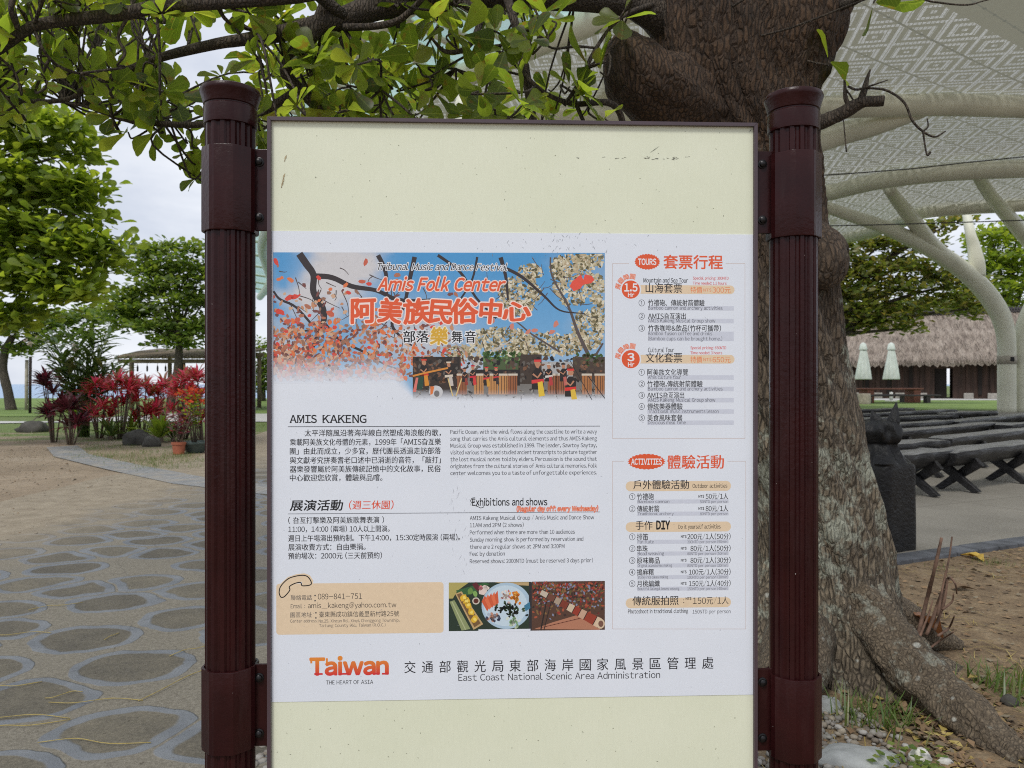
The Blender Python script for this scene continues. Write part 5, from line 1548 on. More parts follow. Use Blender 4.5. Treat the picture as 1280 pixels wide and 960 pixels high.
# panels without holes over the front edge
fr_ = mth(nt, 'GREATER_THAN', mth(nt, 'SUBTRACT', sy.outputs[1], mth(nt, 'MULTIPLY', sy.outputs[0], 0.645)), 9.0)
hole = mth(nt, 'MULTIPLY', hole, fr_)
nz = noise_tex(nt, 0.35, 4)
basec = ramp(nt, nz.outputs['Fac'], [(0.3, (.43, .41, .32)), (0.7, (.51, .495, .40))])
c = mixc(nt, mth(nt, 'MULTIPLY', mth(nt, 'LESS_THAN', band, 0.25), 0.35), basec.outputs[0], (.52, .53, .46))
seamc = mth(nt, 'GREATER_THAN', fy, 0.487)
c = mixc(nt, mth(nt, 'MULTIPLY', seamc, 0.75), c, (.10, .10, .08))
rvx = mth(nt, 'LESS_THAN', mth(nt, 'FRACT', mth(nt, 'MULTIPLY', sx.outputs[0], 2.6)), 0.16)
rv = mth(nt, 'MULTIPLY', rvx, mth(nt, 'GREATER_THAN', fy, 0.475))
c = mixc(nt, rv, c, (.025, .025, .02))
nt.links.new(c, bs.inputs['Base Color']); bs.inputs['Roughness'].default_value = 0.55
tl_ = nt.nodes.new('ShaderNodeBsdfTranslucent'); tl_.inputs[0].default_value = (.50, .50, .40, 1)
mx0 = nt.nodes.new('ShaderNodeMixShader'); mx0.inputs[0].default_value = 0.22
nt.links.new(bs.outputs[0], mx0.inputs[1]); nt.links.new(tl_.outputs[0], mx0.inputs[2])
tr = nt.nodes.new('ShaderNodeBsdfTransparent')
mx = nt.nodes.new('ShaderNodeMixShader')
nt.links.new(mth(nt, 'MULTIPLY', hole, 0.46), mx.inputs[0]); nt.links.new(mx0.outputs[0], mx.inputs[1]); nt.links.new(tr.outputs[0], mx.inputs[2])
nt.links.new(mx.outputs[0], nt.nodes['Material Output'].inputs['Surface'])

CZ = 8.0
def C(px, py, z=CZ):
    d = (z - H) * F / (480.0 - py)
    return ((px - 640) / F * d, d)
Lr = [(9.0, 7.5), (5.6, 10.4), (3.2, 12.9), C(747, 15), C(640, 60), C(577, 89), C(488, 133), (-7.6, 27.0), (-12.2, 38), C(338, 348), (-19.5, 60)]
Rr = [(34, 9.0), (33, 11), (33, 14), (33, 17), (31, 19.5), (27.5, 22), (24, 25.5), (19.4, 29), C(1150, 262), C(1040, 298), (2, 58)]
Lr = [tuple(q) for q in spline(Lr, 6)]; Rr = [tuple(q) for q in spline(Rr, 6)]
canopy = empty('canopy', (14, 33, 0))
tag(canopy, 'huge pale steel canopy of perforated woven-pattern panels on branching tubular columns', 'canopy')
b = MB()
n, mN = len(Lr), 26
def canz(i, j): 
    w = j / mN
    return CZ + 0.12 * math.sin(i * .22) * math.sin(math.pi * w)
vs = []
for i in range(n):
    for j in range(mN + 1):
        w = j / mN
        vs.append((Lr[i][0] * (1 - w) + Rr[i][0] * w, Lr[i][1] * (1 - w) + Rr[i][1] * w, canz(i, j)))
fs = [(i * (mN + 1) + j, (i + 1) * (mN + 1) + j, (i + 1) * (mN + 1) + j + 1, i * (mN + 1) + j + 1) for i in range(n - 1) for j in range(mN)]
b.add(vs, fs, smooth=True)
part(b.build('roof_panels', m_can), canopy)
def pipe(name, pts, r, mt=m_steel, seg=16, n=6, parent=canopy, amp=0):
    if not hasattr(r, '__len__'): r = [r] * len(pts)
    q = spline([(*p, rr) for p, rr in zip(pts, r)], n)
    m_ = MB(); m_.tube([a[:3] for a in q], [a[3] for a in q], seg=seg)
    o = m_.build(name, mt)
    if parent is not None: part(o, parent)
    return o
pipe('edge_beam', [(x, y, CZ - .12) for x, y in Lr[::3]], 0.26)
pipe('edge_beam', [(x, y, CZ - .12) for x, y in Rr[::3]], 0.26)
# glass lights along the left edge, each between two fins
Lo = []
for i in range(len(Lr)):
    a = Vector(Lr[max(i - 1, 0)]); e = Vector(Lr[min(i + 1, len(Lr) - 1)])
    t = (e - a).normalized(); nn_ = Vector((-t.y, t.x))
    if nn_.x > 0: nn_ = -nn_
    w = 2.0 if i > 14 else 1.5
    q = Vector(Lr[i]) + nn_ * w
    Lo.append((q.x, q.y))
for i in range(4, len(Lr) - 1, 2):
    i2 = min(i + 2, len(Lr) - 1)
    m_ = MB()
    q4 = [Vector((*Lr[i], CZ + .16)), Vector((*Lr[i2], CZ + .16)), Vector((*Lo[i2], CZ + .42)), Vector((*Lo[i], CZ + .42))]
    cc = sum(q4, Vector()) / 4
    q4 = [cc + (q - cc) * .97 for q in q4]
    m_.add(q4 + [q + Vector((0, 0, .03)) for q in q4], [(0, 1, 2, 3), (7, 6, 5, 4), (0, 4, 5, 1), (1, 5, 6, 2), (2, 6, 7, 3), (3, 7, 4, 0)])
    part(m_.build('glass_panel', m_glass), canopy)
    m_ = MB(); m_.tube([(*Lr[i], CZ + .06), (*Lo[i], CZ + .34)], .07, seg=8)
    part(m_.build('fin', m_steel), canopy)
pipe('edge_beam', [(x, y, CZ + .36) for x, y in Lo[::3]], 0.13)
# arched ribs below the panels
z_ = CZ - .30
def cp(px, py, z=z_): x, y = C(px, py, z); return (x, y, z)
pipe('rib', [cp(560, 150), cp(800, 140), cp(950, 138), cp(1040, 134), cp(1165, 131), cp(1230, 132), cp(1290, 134), cp(1400, 140)], .26)
pipe('rib', [cp(800, 262), cp(950, 252), cp(1030, 242), cp(1090, 228), cp(1150, 219), cp(1210, 214), cp(1290, 211), cp(1420, 212)], .27)
# seams of the light cables under the roof
m_cable = plain('dark cable', (.05, .05, .05), .6)
for pts in ([(1000, 221, 18), (1075, 216, 18), (1140, 211, 18), (1210, 203, 18), (1320, 192, 18)], [(1000, 283, 20), (1100, 281, 20), (1200, 278, 20), (1320, 274, 20)]):
    m_ = MB(); q = [P(*p) for p in pts]
    m_.tube(q, .014, seg=6); part(m_.build('cable', m_cable), canopy)
def col_(name, pts, parent=canopy, n=6):
    q = spline([(*P(x, y, d), r / F * d) for x, y, d, r in pts], n)
    m_ = MB(); m_.tube([a[:3] for a in q], [a[3] for a in q], seg=20)
    return part(m_.build(name, m_steel), canopy)
# the branching column at the right edge
D = 31.5
col_('column', [(1258.5, 518, D, 10.6), (1258.5, 470, D, 10.4), (1258, 425, D, 10.6), (1252, 398, D, 11.2), (1240, 376, D, 11.4), (1222, 354, D, 11.2), (1200, 335, D, 11.0), (1172, 316, D - .4, 10.6), (1145, 302, D - 1, 9.6), (1103, 283, D - 2, 8.4), (1065, 270, D - 3, 7.6), (1030, 258, D - 3.6, 7.2), (985, 244, D - 4, 6.6)])
col_('column_arm', [(1180, 320, D - .3, 9), (1160, 301, D - .8, 9.8), (1142, 276, D - 1.8, 9.2), (1126, 256, D - 3, 8.2), (1111, 236, D - 4.3, 7)])
col_('column_arm', [(1222, 346, D, 9), (1221, 330, D, 9.2), (1217, 308, D, 7.4), (1213, 292, D, 6.0), (1208, 266, D + .2, 5)])
col_('column', [(1278, 518, D + .2, 10.2), (1278, 470, D + .2, 10.2), (1278, 430, D + .2, 10.2), (1284, 400, D + .2, 10.4), (1298, 372, D, 10.4), (1318, 345, D, 10), (1350, 318, D - 1, 9), (1400, 290, D - 2.4, 8)])
col_('column_arm', [(1318, 346, D, 9), (1300, 318, D - .6, 9.6), (1281, 294, D - 1.2, 9.4), (1258, 268, D - 2.4, 8.4), (1238, 244, D - 4, 7.6), (1220, 216, D - 6, 7)])
m_band = plain('stone-grey label band', (.40, .37, .31), .7)
m_ = MB(); q = P(1258.5, 450, D); 
m_.lathe([(.352, -.17), (.356, -.17), (.356, .17), (.352, .17)], seg=32, M=Matrix.Translation(q))
part(m_.build('label_band', m_band), canopy)
m_ = MB(); q = P(1265, 448, D - .34); m_.box((q.x - .07, q.y - .05, q.z - .12), (q.x + .08, q.y + .03, q.z + .06), bev=.02)
part(m_.build('padlock', m_bolt), canopy)
# second branching column, hidden below by the board
D = 19.5
col_('column', [(742, 537, D, 20), (742, 400, D, 19), (744, 250, D, 17), (742, 176, D, 15), (748, 148, D, 14.5), (756, 124, D - .6, 14), (768, 102, D - 1.4, 12)])
col_('column_arm', [(742, 190, D, 12), (728, 160, D, 9), (708, 146, D - .3, 6), (690, 140, D - .6, 5)])
# its long arm to the right, and the slim mast at the middle
col_('column_arm', [(850, 250, D, 15), (930, 214, D, 15), (1030, 174, D - .2, 14.5), (1090, 157, D - .6, 13.5), (1140, 140, D - 1, 12), (1168, 131, D - 1.2, 10)])
col_('column_arm', [(742, 300, D, 15), (790, 274, D, 15), (850, 250, D, 15)])
col_('mast', [(580, 560, 15, 12), (580, 300, 15, 11.6), (580, 170, 15, 11.4), (579, 143, 15, 10.6), (577, 127, 15, 8.5), (576, 122, 15, 5.6), (576, 104, 15, 5.2), (576, 94, 15, 4.8)])
# ------------------------------------------------------------------ thatched house
m_thatch, nt, bs = mat('reed thatch')
n1 = noise_tex(nt, 3.0, 6, 0.65, vec_scale=(1.0, .35, .35)); n2 = noise_tex(nt, 0.6, 4); n3 = noise_tex(nt, 11, 4, .7, vec_scale=(1, .18, .18))
r = ramp(nt, n1.outputs['Fac'], [(0.3, (.20, .16, .135)), (0.5, (.34, .285, .24)), (0.72, (.46, .40, .345))])
c = mixc(nt, .45, r.outputs[0], ramp(nt, n3.outputs['Fac'], [(0.35, (.5, .48, .46)), (0.6, (1.15, 1.12, 1.1))]).outputs[0], 'MULTIPLY')
nt.links.new(c, bs.inputs['Base Color']); bs.inputs['Roughness'].default_value = .95
bump(nt, bs, mth(nt, 'ADD', n1.outputs['Fac'], n3.outputs['Fac']), .9, .15)
m_timber = plain('dark red-brown timber', (.050, .026, .018), .75, var=.35, scale=1.2, vec_scale=(4, 4, .3), bmp=.3, bscale=8)
m_dark = plain('soot-dark board', (.018, .013, .011), .9)
m_stone = plain('pale footing stone', (.33, .31, .28), .85, var=.2, scale=5, bmp=.3, bscale=20)
m_rope = plain('dark ridge rope', (.045, .04, .042), .9, var=.3)
hl, hr_ = Vector((P(960, 480, 66).x, 66, 0)), Vector((P(1330, 480, 57).x, 57, 0))
hd_ = (hr_ - hl); HLn = hd_.length; hyaw = math.atan2(hd_.y, hd_.x)
house = empty('thatched_house', hl, hyaw)
tag(house, 'long low house with brown thatched roof and dark timber walls beyond the benches', 'house')
def part_l(mb, name, m, parent): return mb.build(name, m, parent)
WZ = 3.15
b = MB()
dx0 = 13.35
b.box((0, 0, 0), (dx0 - .9, .25, WZ + .6)); b.box((dx0 + .35, 0, 0), (HLn, .25, WZ + .6)); b.box((dx0 - .9, 0, 2.35), (dx0 + .35, .25, WZ + .6))
b.box((0, 7, 0), (dx0 - .05, 7.25, WZ + .6)); b.box((dx0 + .62, 7, 0), (HLn, 7.25, WZ + .6)); b.box((0, .25, 0), (.25, 7, WZ)); b.box((HLn - .25, .25, 0), (HLn, 7, WZ))
wl = part_l(b, 'wall', m_timber, house)
for k in range(26):
    x = .6 + k * (HLn - 1.2) / 25
    if dx0 - 1.2 < x < dx0 + .6: continue
    b = MB(); b.box((x - .13, -.12, 0.32), (x + .13, -.003, WZ + .35)); part_l(b, 'post', m_dark if k % 2 else m_timber, house)
    if k % 2 == 0:
        b = MB(); b.box((x - .32, -.42, 0), (x + .34, -.14, .46), bev=.05); part_l(b, 'footing', m_stone, house)
b = MB(); b.box((dx0 - .9, .3, 0.02), (dx0 - .04, .38, 2.34)); part_l(b, 'door', m_dark, house)
# roof: thick reed, ragged eave, courses of reed
b = MB()
nxr, nyr = 150, 16
E0, E1, RZ = -1.5, 3.6, 7.0
rg = random.Random(9)
def roofv(i, j, side):
    u = i / nxr * (HLn + 2.4) - 1.2
    t = j / nyr
    y = (E0 + (3.6 - E0) * t) if side > 0 else (8.7 + (3.6 - 8.7) * t)
    z = 2.95 + (RZ - 2.95) * (t ** .93)
    if j == 0: z += rg.uniform(-.22, .1)
    z += .10 * noise.noise(Vector((u * 1.1, t * 9, side))) + .05 * math.sin(t * nyr * 1.7)
    return (u, y, z)
for side in (1, -1):
    vs = [roofv(i, j, side) for i in range(nxr + 1) for j in range(nyr + 1)]
    fs = [(i * (nyr + 1) + j, (i + 1) * (nyr + 1) + j, (i + 1) * (nyr + 1) + j + 1, i * (nyr + 1) + j + 1) for i in range(nxr) for j in range(nyr)]
    b.add(vs, fs, smooth=True)
    vs2 = [(x, y, z - .34) for x, y, z in vs]
    b.add(vs2, [f[::-1] for f in fs])
    bot = [i * (nyr + 1) for i in range(nxr + 1)]
    b.add([vs[i] for i in bot] + [vs2[i] for i in bot], [(i, i + 1, nxr + 2 + i, nxr + 1 + i) for i in range(nxr)])
rf = part_l(b, 'roof', m_thatch, house)
b = MB()
b.tube([(x, 3.6, RZ + .06) for x in np.linspace(-1.2, HLn + 1.2, 60)], .17, seg=8, amp=.25, freq=3)
for k in range(120):
    x = -1.1 + k * (HLn + 2.2) / 120
    b.tube([(x, 3.15, RZ - .22), (x + .18, 3.6, RZ + .28), (x + .36, 4.05, RZ - .22)], .045, seg=5)
    b.tube([(x + .36, 3.15, RZ - .22), (x + .18, 3.6, RZ + .26), (x, 4.05, RZ - .22)], .045, seg=5)
part_l(b, 'ridge_binding', m_rope, rf)
# reed ends along the eave
g_ = np.random.default_rng(4)
n = 2600
u = g_.uniform(-1.2, HLn + 1.2, n)
pp = np.stack([u, np.full(n, E0) + g_.uniform(-.02, .35, n), 2.98 + g_.uniform(-.1, .16, n)], 1)
ddv = np.stack([g_.normal(0, .2, n), -np.ones(n) * .8, -np.ones(n) * .75 + g_.normal(0, .2, n)], 1)
o = leaves('eave_reeds', m_thatch, pp, unit(ddv), np.tile([0, -.6, .8], (n, 1)), g_.uniform(.25, .6, n), BLADE, parent=rf)
# loose reeds over the slope
n = 5200
u = g_.uniform(-1.2, HLn + 1.2, n); t = g_.random(n)
pp = np.stack([u, E0 + (3.6 - E0) * t, 2.95 + (RZ - 2.95) * t ** .93 + .03], 1)
sl = np.array([0, -(3.6 - E0), -(RZ - 2.95)]); sl = sl / np.linalg.norm(sl)
ddv = sl[None, :] + g_.normal(0, .16, (n, 3))
leaves('loose_reeds', m_thatch, pp, unit(ddv), np.tile([0, -.62, .78], (n, 1)) + g_.normal(0, .1, (n, 3)), g_.uniform(.4, .9, n), BLADE, parent=rf)

# ------------------------------------------------------------------ closed parasols and the picnic tables
m_cloth = plain('pale mint parasol cloth', (.64, .70, .65), .85, var=.08, scale=3)
m_wood = plain('red-brown table timber', (.27, .095, .055), .6, var=.25, scale=3, vec_scale=(.4, 4, 4))
m_wood2 = plain('dark stained plank', (.055, .045, .042), .6, var=.25)
m_white = plain('white painted concrete', (.62, .62, .60), .7)
def parasol(px, d, label):
    base = P(px, 480, d); base.z = 0
    t = empty('parasol', base); tag(t, label, 'parasol', 'closed parasols by the tables')
    b = MB(); b.lathe([(.035, .1), (.035, 3.6)], seg=10); b.build('pole', m_dark, t)
    b = MB(); b.box((-.28, -.28, 0.02), (.28, .28, .10), bev=.02); b.lathe([(.12, .1), (.1, .62), (.05, .64)], seg=12); b.build('base', m_white, t)
    b = MB()
    top, bot = H + (480 - 428) / F * d, H + (480 - 474.5) / F * d
    h = top - bot
    fold = lambda an, z: .84 + .38 * abs(math.sin(an * 4 + .3 * z)) * (1 - (z - bot) / h) + .07 * math.sin(an * 3 + z)
    b.lathe([(.30, bot + .02), (.415, bot), (.43, bot + .06), (.36, bot + h * .35), (.27, bot + h * .65), (.20, bot + h * .82)], seg=48, rfun=fold, cap=False)
    b.build('cloth', m_cloth, t)
    b = MB(); b.lathe([(.235, bot + h * .80), (.24, bot + h * .82), (.17, bot + h * .95), (.06, top - .02), (.0, top)], seg=24, cap=False, rfun=lambda an, z: 1 + .06 * abs(math.sin(an * 4)))
    b.build('crown_flap', m_cloth, t)
parasol(1079, 50, 'closed pale parasol nearer the big tree trunk, before the thatched house')
parasol(1114, 50, 'closed pale parasol at the right, standing over the middle of the table')
def picnic(px0, px1, d, label):
    a, e = P(px0, 480, d), P(px1, 480, d + .8)
    a.z = e.z = 0
    L = (e - a).length
    t = empty('picnic_table', a, math.atan2(e.y - a.y, e.x - a.x)); tag(t, label, 'picnic table')
    b = MB()
    for k in range(4): b.box((0, -.55 + k * .28, .82), (L, -.29 + k * .28, .90), bev=.01)
    b.build('table_top', m_wood, t)
    for x in (L * .16, L - .55 if L > 2 else L * .8):
        b = MB(); b.box((x - .02, -.42, .02), (x + .44, .42, .815), bev=.015); b.build('leg', m_wood, t)
    for s in (-1, 1):
        b = MB(); b.box((-.3, s * 1.05 - .2, .42), (L + .6, s * 1.05 + .2, .52), bev=.02); o = b.build('bench_seat', m_wood2, t)
        for x in (.3, L - .2):
            b = MB(); b.box((x - .12, s * 1.05 - .16, .02), (x + .12, s * 1.05 + .16, .418)); b.build('bench_leg', m_wood2, t)
picnic(1066, 1147, 46.5, 'long red-brown picnic table with dark bench seats under the closed parasols')
m_log = plain('pale cut log', (.36, .32, .26), .85, var=.2)
q = P(1080, 480, 43.5)
b = MB(); b.lathe([(.34, 0.02), (.36, .1), (.35, .55), (.33, .62), (0, .625)], seg=20, M=Matrix.Translation((q.x, q.y, 0)), cap=False)
o = b.build('stump_stool', m_log); tag(o, 'short pale log stool on the lawn in front of the picnic table', 'stool')

# ------------------------------------------------------------------ black log benches on crossed legs
m_blk, nt, bs = mat('black tarred log')
n1 = noise_tex(nt, 5, 6, .65, vec_scale=(.35, 3, 3)); n2 = noise_tex(nt, 2.2, 4)
r = ramp(nt, n1.outputs['Fac'], [(0.3, (.007, .0067, .007)), (0.7, (.018, .0172, .018))])
nt.links.new(r.outputs[0], bs.inputs['Base Color'])
rr = ramp(nt, n2.outputs['Fac'], [(0.35, (.24,) * 3), (0.65, (.48,) * 3)])
nt.links.new(rr.outputs[0], bs.inputs['Roughness']); bs.inputs['Specular IOR Level'].default_value = 0.34
bump(nt, bs, n1.outputs['Fac'], .6, .03)
m_sheen, nt, bs = mat('seat top painted sheen')  # sky sheen on the seat tops, painted in as a lighter grey
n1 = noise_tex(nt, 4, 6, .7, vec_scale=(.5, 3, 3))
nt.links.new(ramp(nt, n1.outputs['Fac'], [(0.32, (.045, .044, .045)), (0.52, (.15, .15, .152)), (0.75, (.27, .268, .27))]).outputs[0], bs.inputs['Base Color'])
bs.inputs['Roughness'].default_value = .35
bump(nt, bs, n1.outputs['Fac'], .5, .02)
bi = [0]
def log_bench(p0, p1, label, r=.134, legs=(.18, .82), zt=.46):
    a, e = Vector((p0[0], p0[1], 0)), Vector((p1[0], p1[1], 0))
    L = (e - a).length
    bi[0] += 1
    t = empty('log_bench', a, math.atan2(e.y - a.y, e.x - a.x)); tag(t, label, 'bench', 'black log benches on the concrete floor')
    b = MB()
    n = 22
    prof = []
    for k in range(n + 1):
        x = L * k / n
        endt = min(1, min(k, n - k) / 1.0 * .5 + .86)
        prof.append((x, 0.012 * math.sin(k * .9 + bi[0]), zt - r, r * endt * (1 + .03 * math.sin(k * .55 + bi[0] * 2.1))))
    vs, fs = [], []
    sg = 20
    for (x, y, z, q) in prof:
        for s in range(sg):
            an = 2 * math.pi * s / sg
            w = 1.30 + .03 * noise.noise(Vector((x * 1.7, s * .8, bi[0])))
            zz = math.sin(an) * q
            zz = min(zz, q * (.30 + .03 * noise.noise(Vector((x * 1.3, 4, bi[0])))))   # adzed flat on top
            vs.append((x, y + math.cos(an) * q * w, z + zz + q * .70))
    for k in range(n):
        for s in range(sg):
            s2 = (s + 1) % sg
            fs.append((k * sg + s, k * sg + s2, (k + 1) * sg + s2, (k + 1) * sg + s))
    fs += [tuple(range(sg - 1, -1, -1)), tuple(n * sg + s for s in range(sg))]
    b.add(vs, fs, smooth=True)
    so = b.build('seat', [m_blk, m_sheen], t, auto=50)
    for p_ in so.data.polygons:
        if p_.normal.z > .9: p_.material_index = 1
    for fx_ in legs:
        x = L * fx_
        for s in (-1, 1):
            b = MB()
            M = Matrix.Translation((x + s * .031, 0, .165)) @ Matrix.Rotation(s * math.radians(50), 4, 'X')
            b.box((-.029, -.055, -.27), (.029, .055, .27), M=M, bev=.008)
            # trimmed to stand flat on the floor
            b.v = [(p[0], p[1], max(p[2], .014)) for p in b.v]
            b.build('leg', m_blk, t)
    return t
def seat_pt(px, py, z=.46):
    d = (H - z) * F / (py - 480.0); return ((px - 640) / F * d, d)
rows_ = [
 ((1108, 568), (1175, 561), (.55,), 'black log bench in the front row, just right of the wrapped post'),
 ((1179, 563), (1300, 550), (.13, .62), 'long glossy black log bench at the front right, on two crossed legs'),
 ((1085, 556), (1172, 548.5), (.3, .8), 'short black log bench in the second row behind the wrapped post'),
 ((1174, 546.5), (1330, 531), (.2, .8), 'long black log bench in the second row at the right edge'),
 ((1078, 542), (1250, 527), (.2, .8), 'black log bench in the third row with a square cut right end'),
 ((1254, 530), (1360, 524), (.2, .8), 'black log bench in the third row cut off by the right edge'),
 ((1080, 532), (1184, 525), (.2, .8), 'black log bench in the fourth row beside the big tree trunk'),
 ((1190, 525.5), (1300, 515.5), (.2, .8), 'black log bench in the fourth row passing in front of the pale column'),
 ((1074, 523), (1190, 518), (.2, .8), 'black log bench in the fifth row, third from the lawn'),
 ((1068, 517.5), (1189, 511.5), (.2, .8), 'black log bench in the second last row before the lawn'),
 ((1178, 516), (1240, 513.5), (.2, .8), 'short black log bench near the foot of the pale column'),
 ((1066, 512), (1138, 509.8), (.2, .8), 'farthest black log bench, at the edge of the lawn by the stool'),
]
for a, e, lg_, lb in rows_:
    log_bench(seat_pt(*a), seat_pt(*e), lb, legs=lg_)

# ------------------------------------------------------------------ wrapped black post beside the trunk
m_wrap, nt, bs = mat('black plastic wrap')
n1 = noise_tex(nt, 6, 5, .6); n2 = noise_tex(nt, 22, 4, .6, dist=1.2)
zc = nt.nodes.new('ShaderNodeTexCoord')
r = ramp(nt, n1.outputs['Fac'], [(0.3, (.008, .008, .009)), (0.62, (.016, .016, .016)), (0.8, (.05, .048, .043))])
nt.links.new(r.outputs[0], bs.inputs['Base Color']); bs.inputs['Roughness'].default_value = .42; bs.inputs['Specular IOR Level'].default_value = 0.25
bump(nt, bs, n2.outputs['Fac'], .5, .02)
q = G(1113, 692); q.y += .16
b = MB()
secs = [(.182, 0.0), (.183, .1), (.182, .3), (.180, .5), (.178, .595), (.160, .635), (.118, .70), (.106, .735), (.118, .75), (.135, .79), (.14, .83), (.115, .875), (.06, .90), (.0, .905)]
sg = 32
def sq(an, z):
    a = (an + math.pi / 4) % (math.pi / 2) - math.pi / 4
    base = 1 / max(math.cos(a), .80)
    k = 1.0 if z < .58 else max(0, 1 - (z - .58) / .14)
    rr_ = 1 + (base - 1) * k
    if z > .60: rr_ *= 1 + .30 * noise.noise(Vector((math.cos(an) * 2.3, math.sin(an) * 2.3, z * 9))) + .05 * math.sin(an * 9 + z * 20)
    else: rr_ *= 1 + .018 * noise.noise(Vector((math.cos(an) * 2, math.sin(an) * 2, z * 5)))
    return rr_
M = Matrix.Translation(q) @ Matrix.Rotation(math.radians(28), 4, 'Z')
sp_ = [tuple(x) for x in spline(secs, 3)]
sp_ = [(max(0, a), min(max(0, z), .905)) for a, z in sp_]
b.lathe(sp_, seg=sg * 2, rfun=sq, M=M, cap=False)
# twisted ears of the knotted wrap
for (dx, dz, h, w, tx) in ((.07, .80, .22, .06, .05), (-.12, .76, .16, .07, -.17), (-.02, .84, .12, .06, -.03)):
    b.tube([(q.x + dx, q.y, q.z + dz), (q.x + dx + tx * .4, q.y - .02, q.z + dz + h * .5), (q.x + dx + tx, q.y, q.z + dz + h)] if tx > -.1 else [(q.x + dx, q.y, q.z + dz), (q.x + dx - .07, q.y, q.z + dz + .04), (q.x + dx - .14, q.y, q.z + dz + .06)],
           [w, w * .7, .006], seg=9, amp=.35, freq=12)
o = b.build('wrapped_post', m_wrap, auto=35)
tag(o, 'squat post wrapped in black sheet knotted at the top, beside the big trunk', 'post')

# ------------------------------------------------------------------ plants at the left
m_red = leaf_mat('red cordyline leaf', [(.70, .055, .12), (.80, .09, .19), (.58, .040, .075), (.84, .24, .30), (.32, .06, .05), (.18, .22, .065), (.52, .15, .09), (.76, .07, .15)], .42, (1.7, 1.5, 1.5))
m_mar = leaf_mat('maroon cordyline leaf', [(.085, .022, .028), (.14, .028, .040), (.060, .030, .024), (.34, .035, .085)], .25, (1.7, 1.3, 1.3))
m_ging = leaf_mat('ginger leaf', [(.085, .14, .040), (.12, .19, .055), (.065, .11, .034), (.20, .21, .085)], .3, (2, 2, .9))
m_lime = leaf_mat('lime fern leaf', [(.16, .235, .030), (.22, .30, .045), (.12, .19, .030)], .4, (1.8, 1.8, .8))
m_stem = plain('grey-brown stem', (.13, .10, .075), .9)
def shoot_head(g, c, n, L, spread, mid=0):
    az = g.random(n) * 6.283; el = g.uniform(-.25, 1.2, n)
    d = np.stack([np.cos(az) * np.cos(el), np.sin(az) * np.cos(el), np.sin(el)], 1)
    nn_ = np.stack([-np.cos(az) * np.sin(el), -np.sin(az) * np.sin(el), np.cos(el)], 1)
    return np.tile(c, (n, 1)) + d * .02, d, nn_ + g.normal(0, .12, (n, 3)), L * g.uniform(.6, 1.1, n)
def cordyline(px, base_y, top_y, w_px, label, heads, mt, seed, n=26, name='cordyline_shrub'):
    base = G(px, base_y)
    d = base.y
    t = empty(name, base); tag(t, label, 'shrub', 'red-leaved shrubs along the path')
    g = np.random.default_rng(seed)
    pp, dd, nn_, ss = [], [], [], []
    sm = MB()
    ht = (base_y - top_y) / F * d
    W_ = w_px / F * d
    for k in range(heads):
        fr = g.uniform(.28, .92) if k > 2 else g.uniform(.75, .95)
        c = np.array([g.uniform(-.5, .5) * W_, g.uniform(-.4, .4) * W_, ht * fr])
        sm.tube([(c[0] * .25, c[1] * .25, -.02), (c[0] * .6, c[1] * .6, c[2] * .5), tuple(c)], [.016, .013, .009], seg=7)
        a_ = shoot_head(g, c, n + 8, .34, 1)
        for l_, v in zip((pp, dd, nn_, ss), a_): l_.append(v)
    sm.build('stem', m_stem, t)
    leaves('foliage', mt, np.concatenate(pp), unit(np.concatenate(dd)), unit(np.concatenate(nn_)), np.concatenate(ss), STRAP, parent=t, wide=np.full(sum(map(len, ss)), 1.5))
    return t
cordyline(68, 553, 470, 28, 'maroon cordyline with pink-red tips, leftmost of the red-leaved shrubs', 8, m_mar, 31)
cordyline(88, 556, 500, 34, 'dark maroon cordyline with bare forked stems before the ginger clump', 8, m_mar, 32)
cordyline(124, 548, 474, 34, 'crimson cordyline left of the middle of the red row, with drooping dry leaves', 9, m_red, 33)
cordyline(150, 549, 466, 36, 'tall crimson cordyline under the left end of the shelter roof', 11, m_red, 34)
cordyline(178, 547, 470, 34, 'crimson cordyline directly behind the lime bird-nest fern', 9, m_red, 35)
cordyline(200, 545, 474, 34, 'pink-red cordyline between the fern and the terracotta pot', 8, m_red, 36)
cordyline(230, 549, 468, 36, 'bright pink-red cordyline behind the terracotta pot', 11, m_red, 37)
cordyline(254, 552, 464, 36, 'tall red cordyline half hidden by the left fluted post', 11, m_red, 38)
# ginger clump: tall arching stems set with broad lance leaves
base = G(104, 546); g = np.random.default_rng(41)
t = empty('shell_ginger', base); tag(t, 'big clump of arching green ginger leaves above the red shrubs', 'plant')
pp, dd, nn_, ss = [], [], [], []; sm = MB()
for k in range(46):
    az = g.random() * 6.283; lean = g.uniform(.15, .85); hgt = g.uniform(1.6, 2.75)
    o2 = np.array([math.cos(az), math.sin(az) * .7, 0]) * lean
    path = [np.array([o2[0] * .15, o2[1] * .15, 0])] + [np.array([o2[0] * (u ** 1.6) * 1.1, o2[1] * (u ** 1.6) * 1.1, hgt * (u - .16 * u * u)]) for u in (.3, .55, .8, 1.0)]
    sm.tube([tuple(x) for x in path], [.013, .012, .010, .008, .005], seg=6)
    for u in np.linspace(.35, 1, 11):
        i = min(int(u * 4), 3); f = u * 4 - i
        c = path[i] * (1 - f) + path[min(i + 1, 4)] * f
        s = g.choice([-1, 1]); pv = np.array([-math.sin(az), math.cos(az), 0]) * s
        dd.append(pv * .8 + o2 * .9 + np.array([0, 0, g.uniform(.0, .7)])); pp.append(c); nn_.append(np.array([o2[0] * -.3, o2[1] * -.3, 1]) + g.normal(0, .2, 3)); ss.append(g.uniform(.35, .58))
sm.build('stem', m_ging, t)
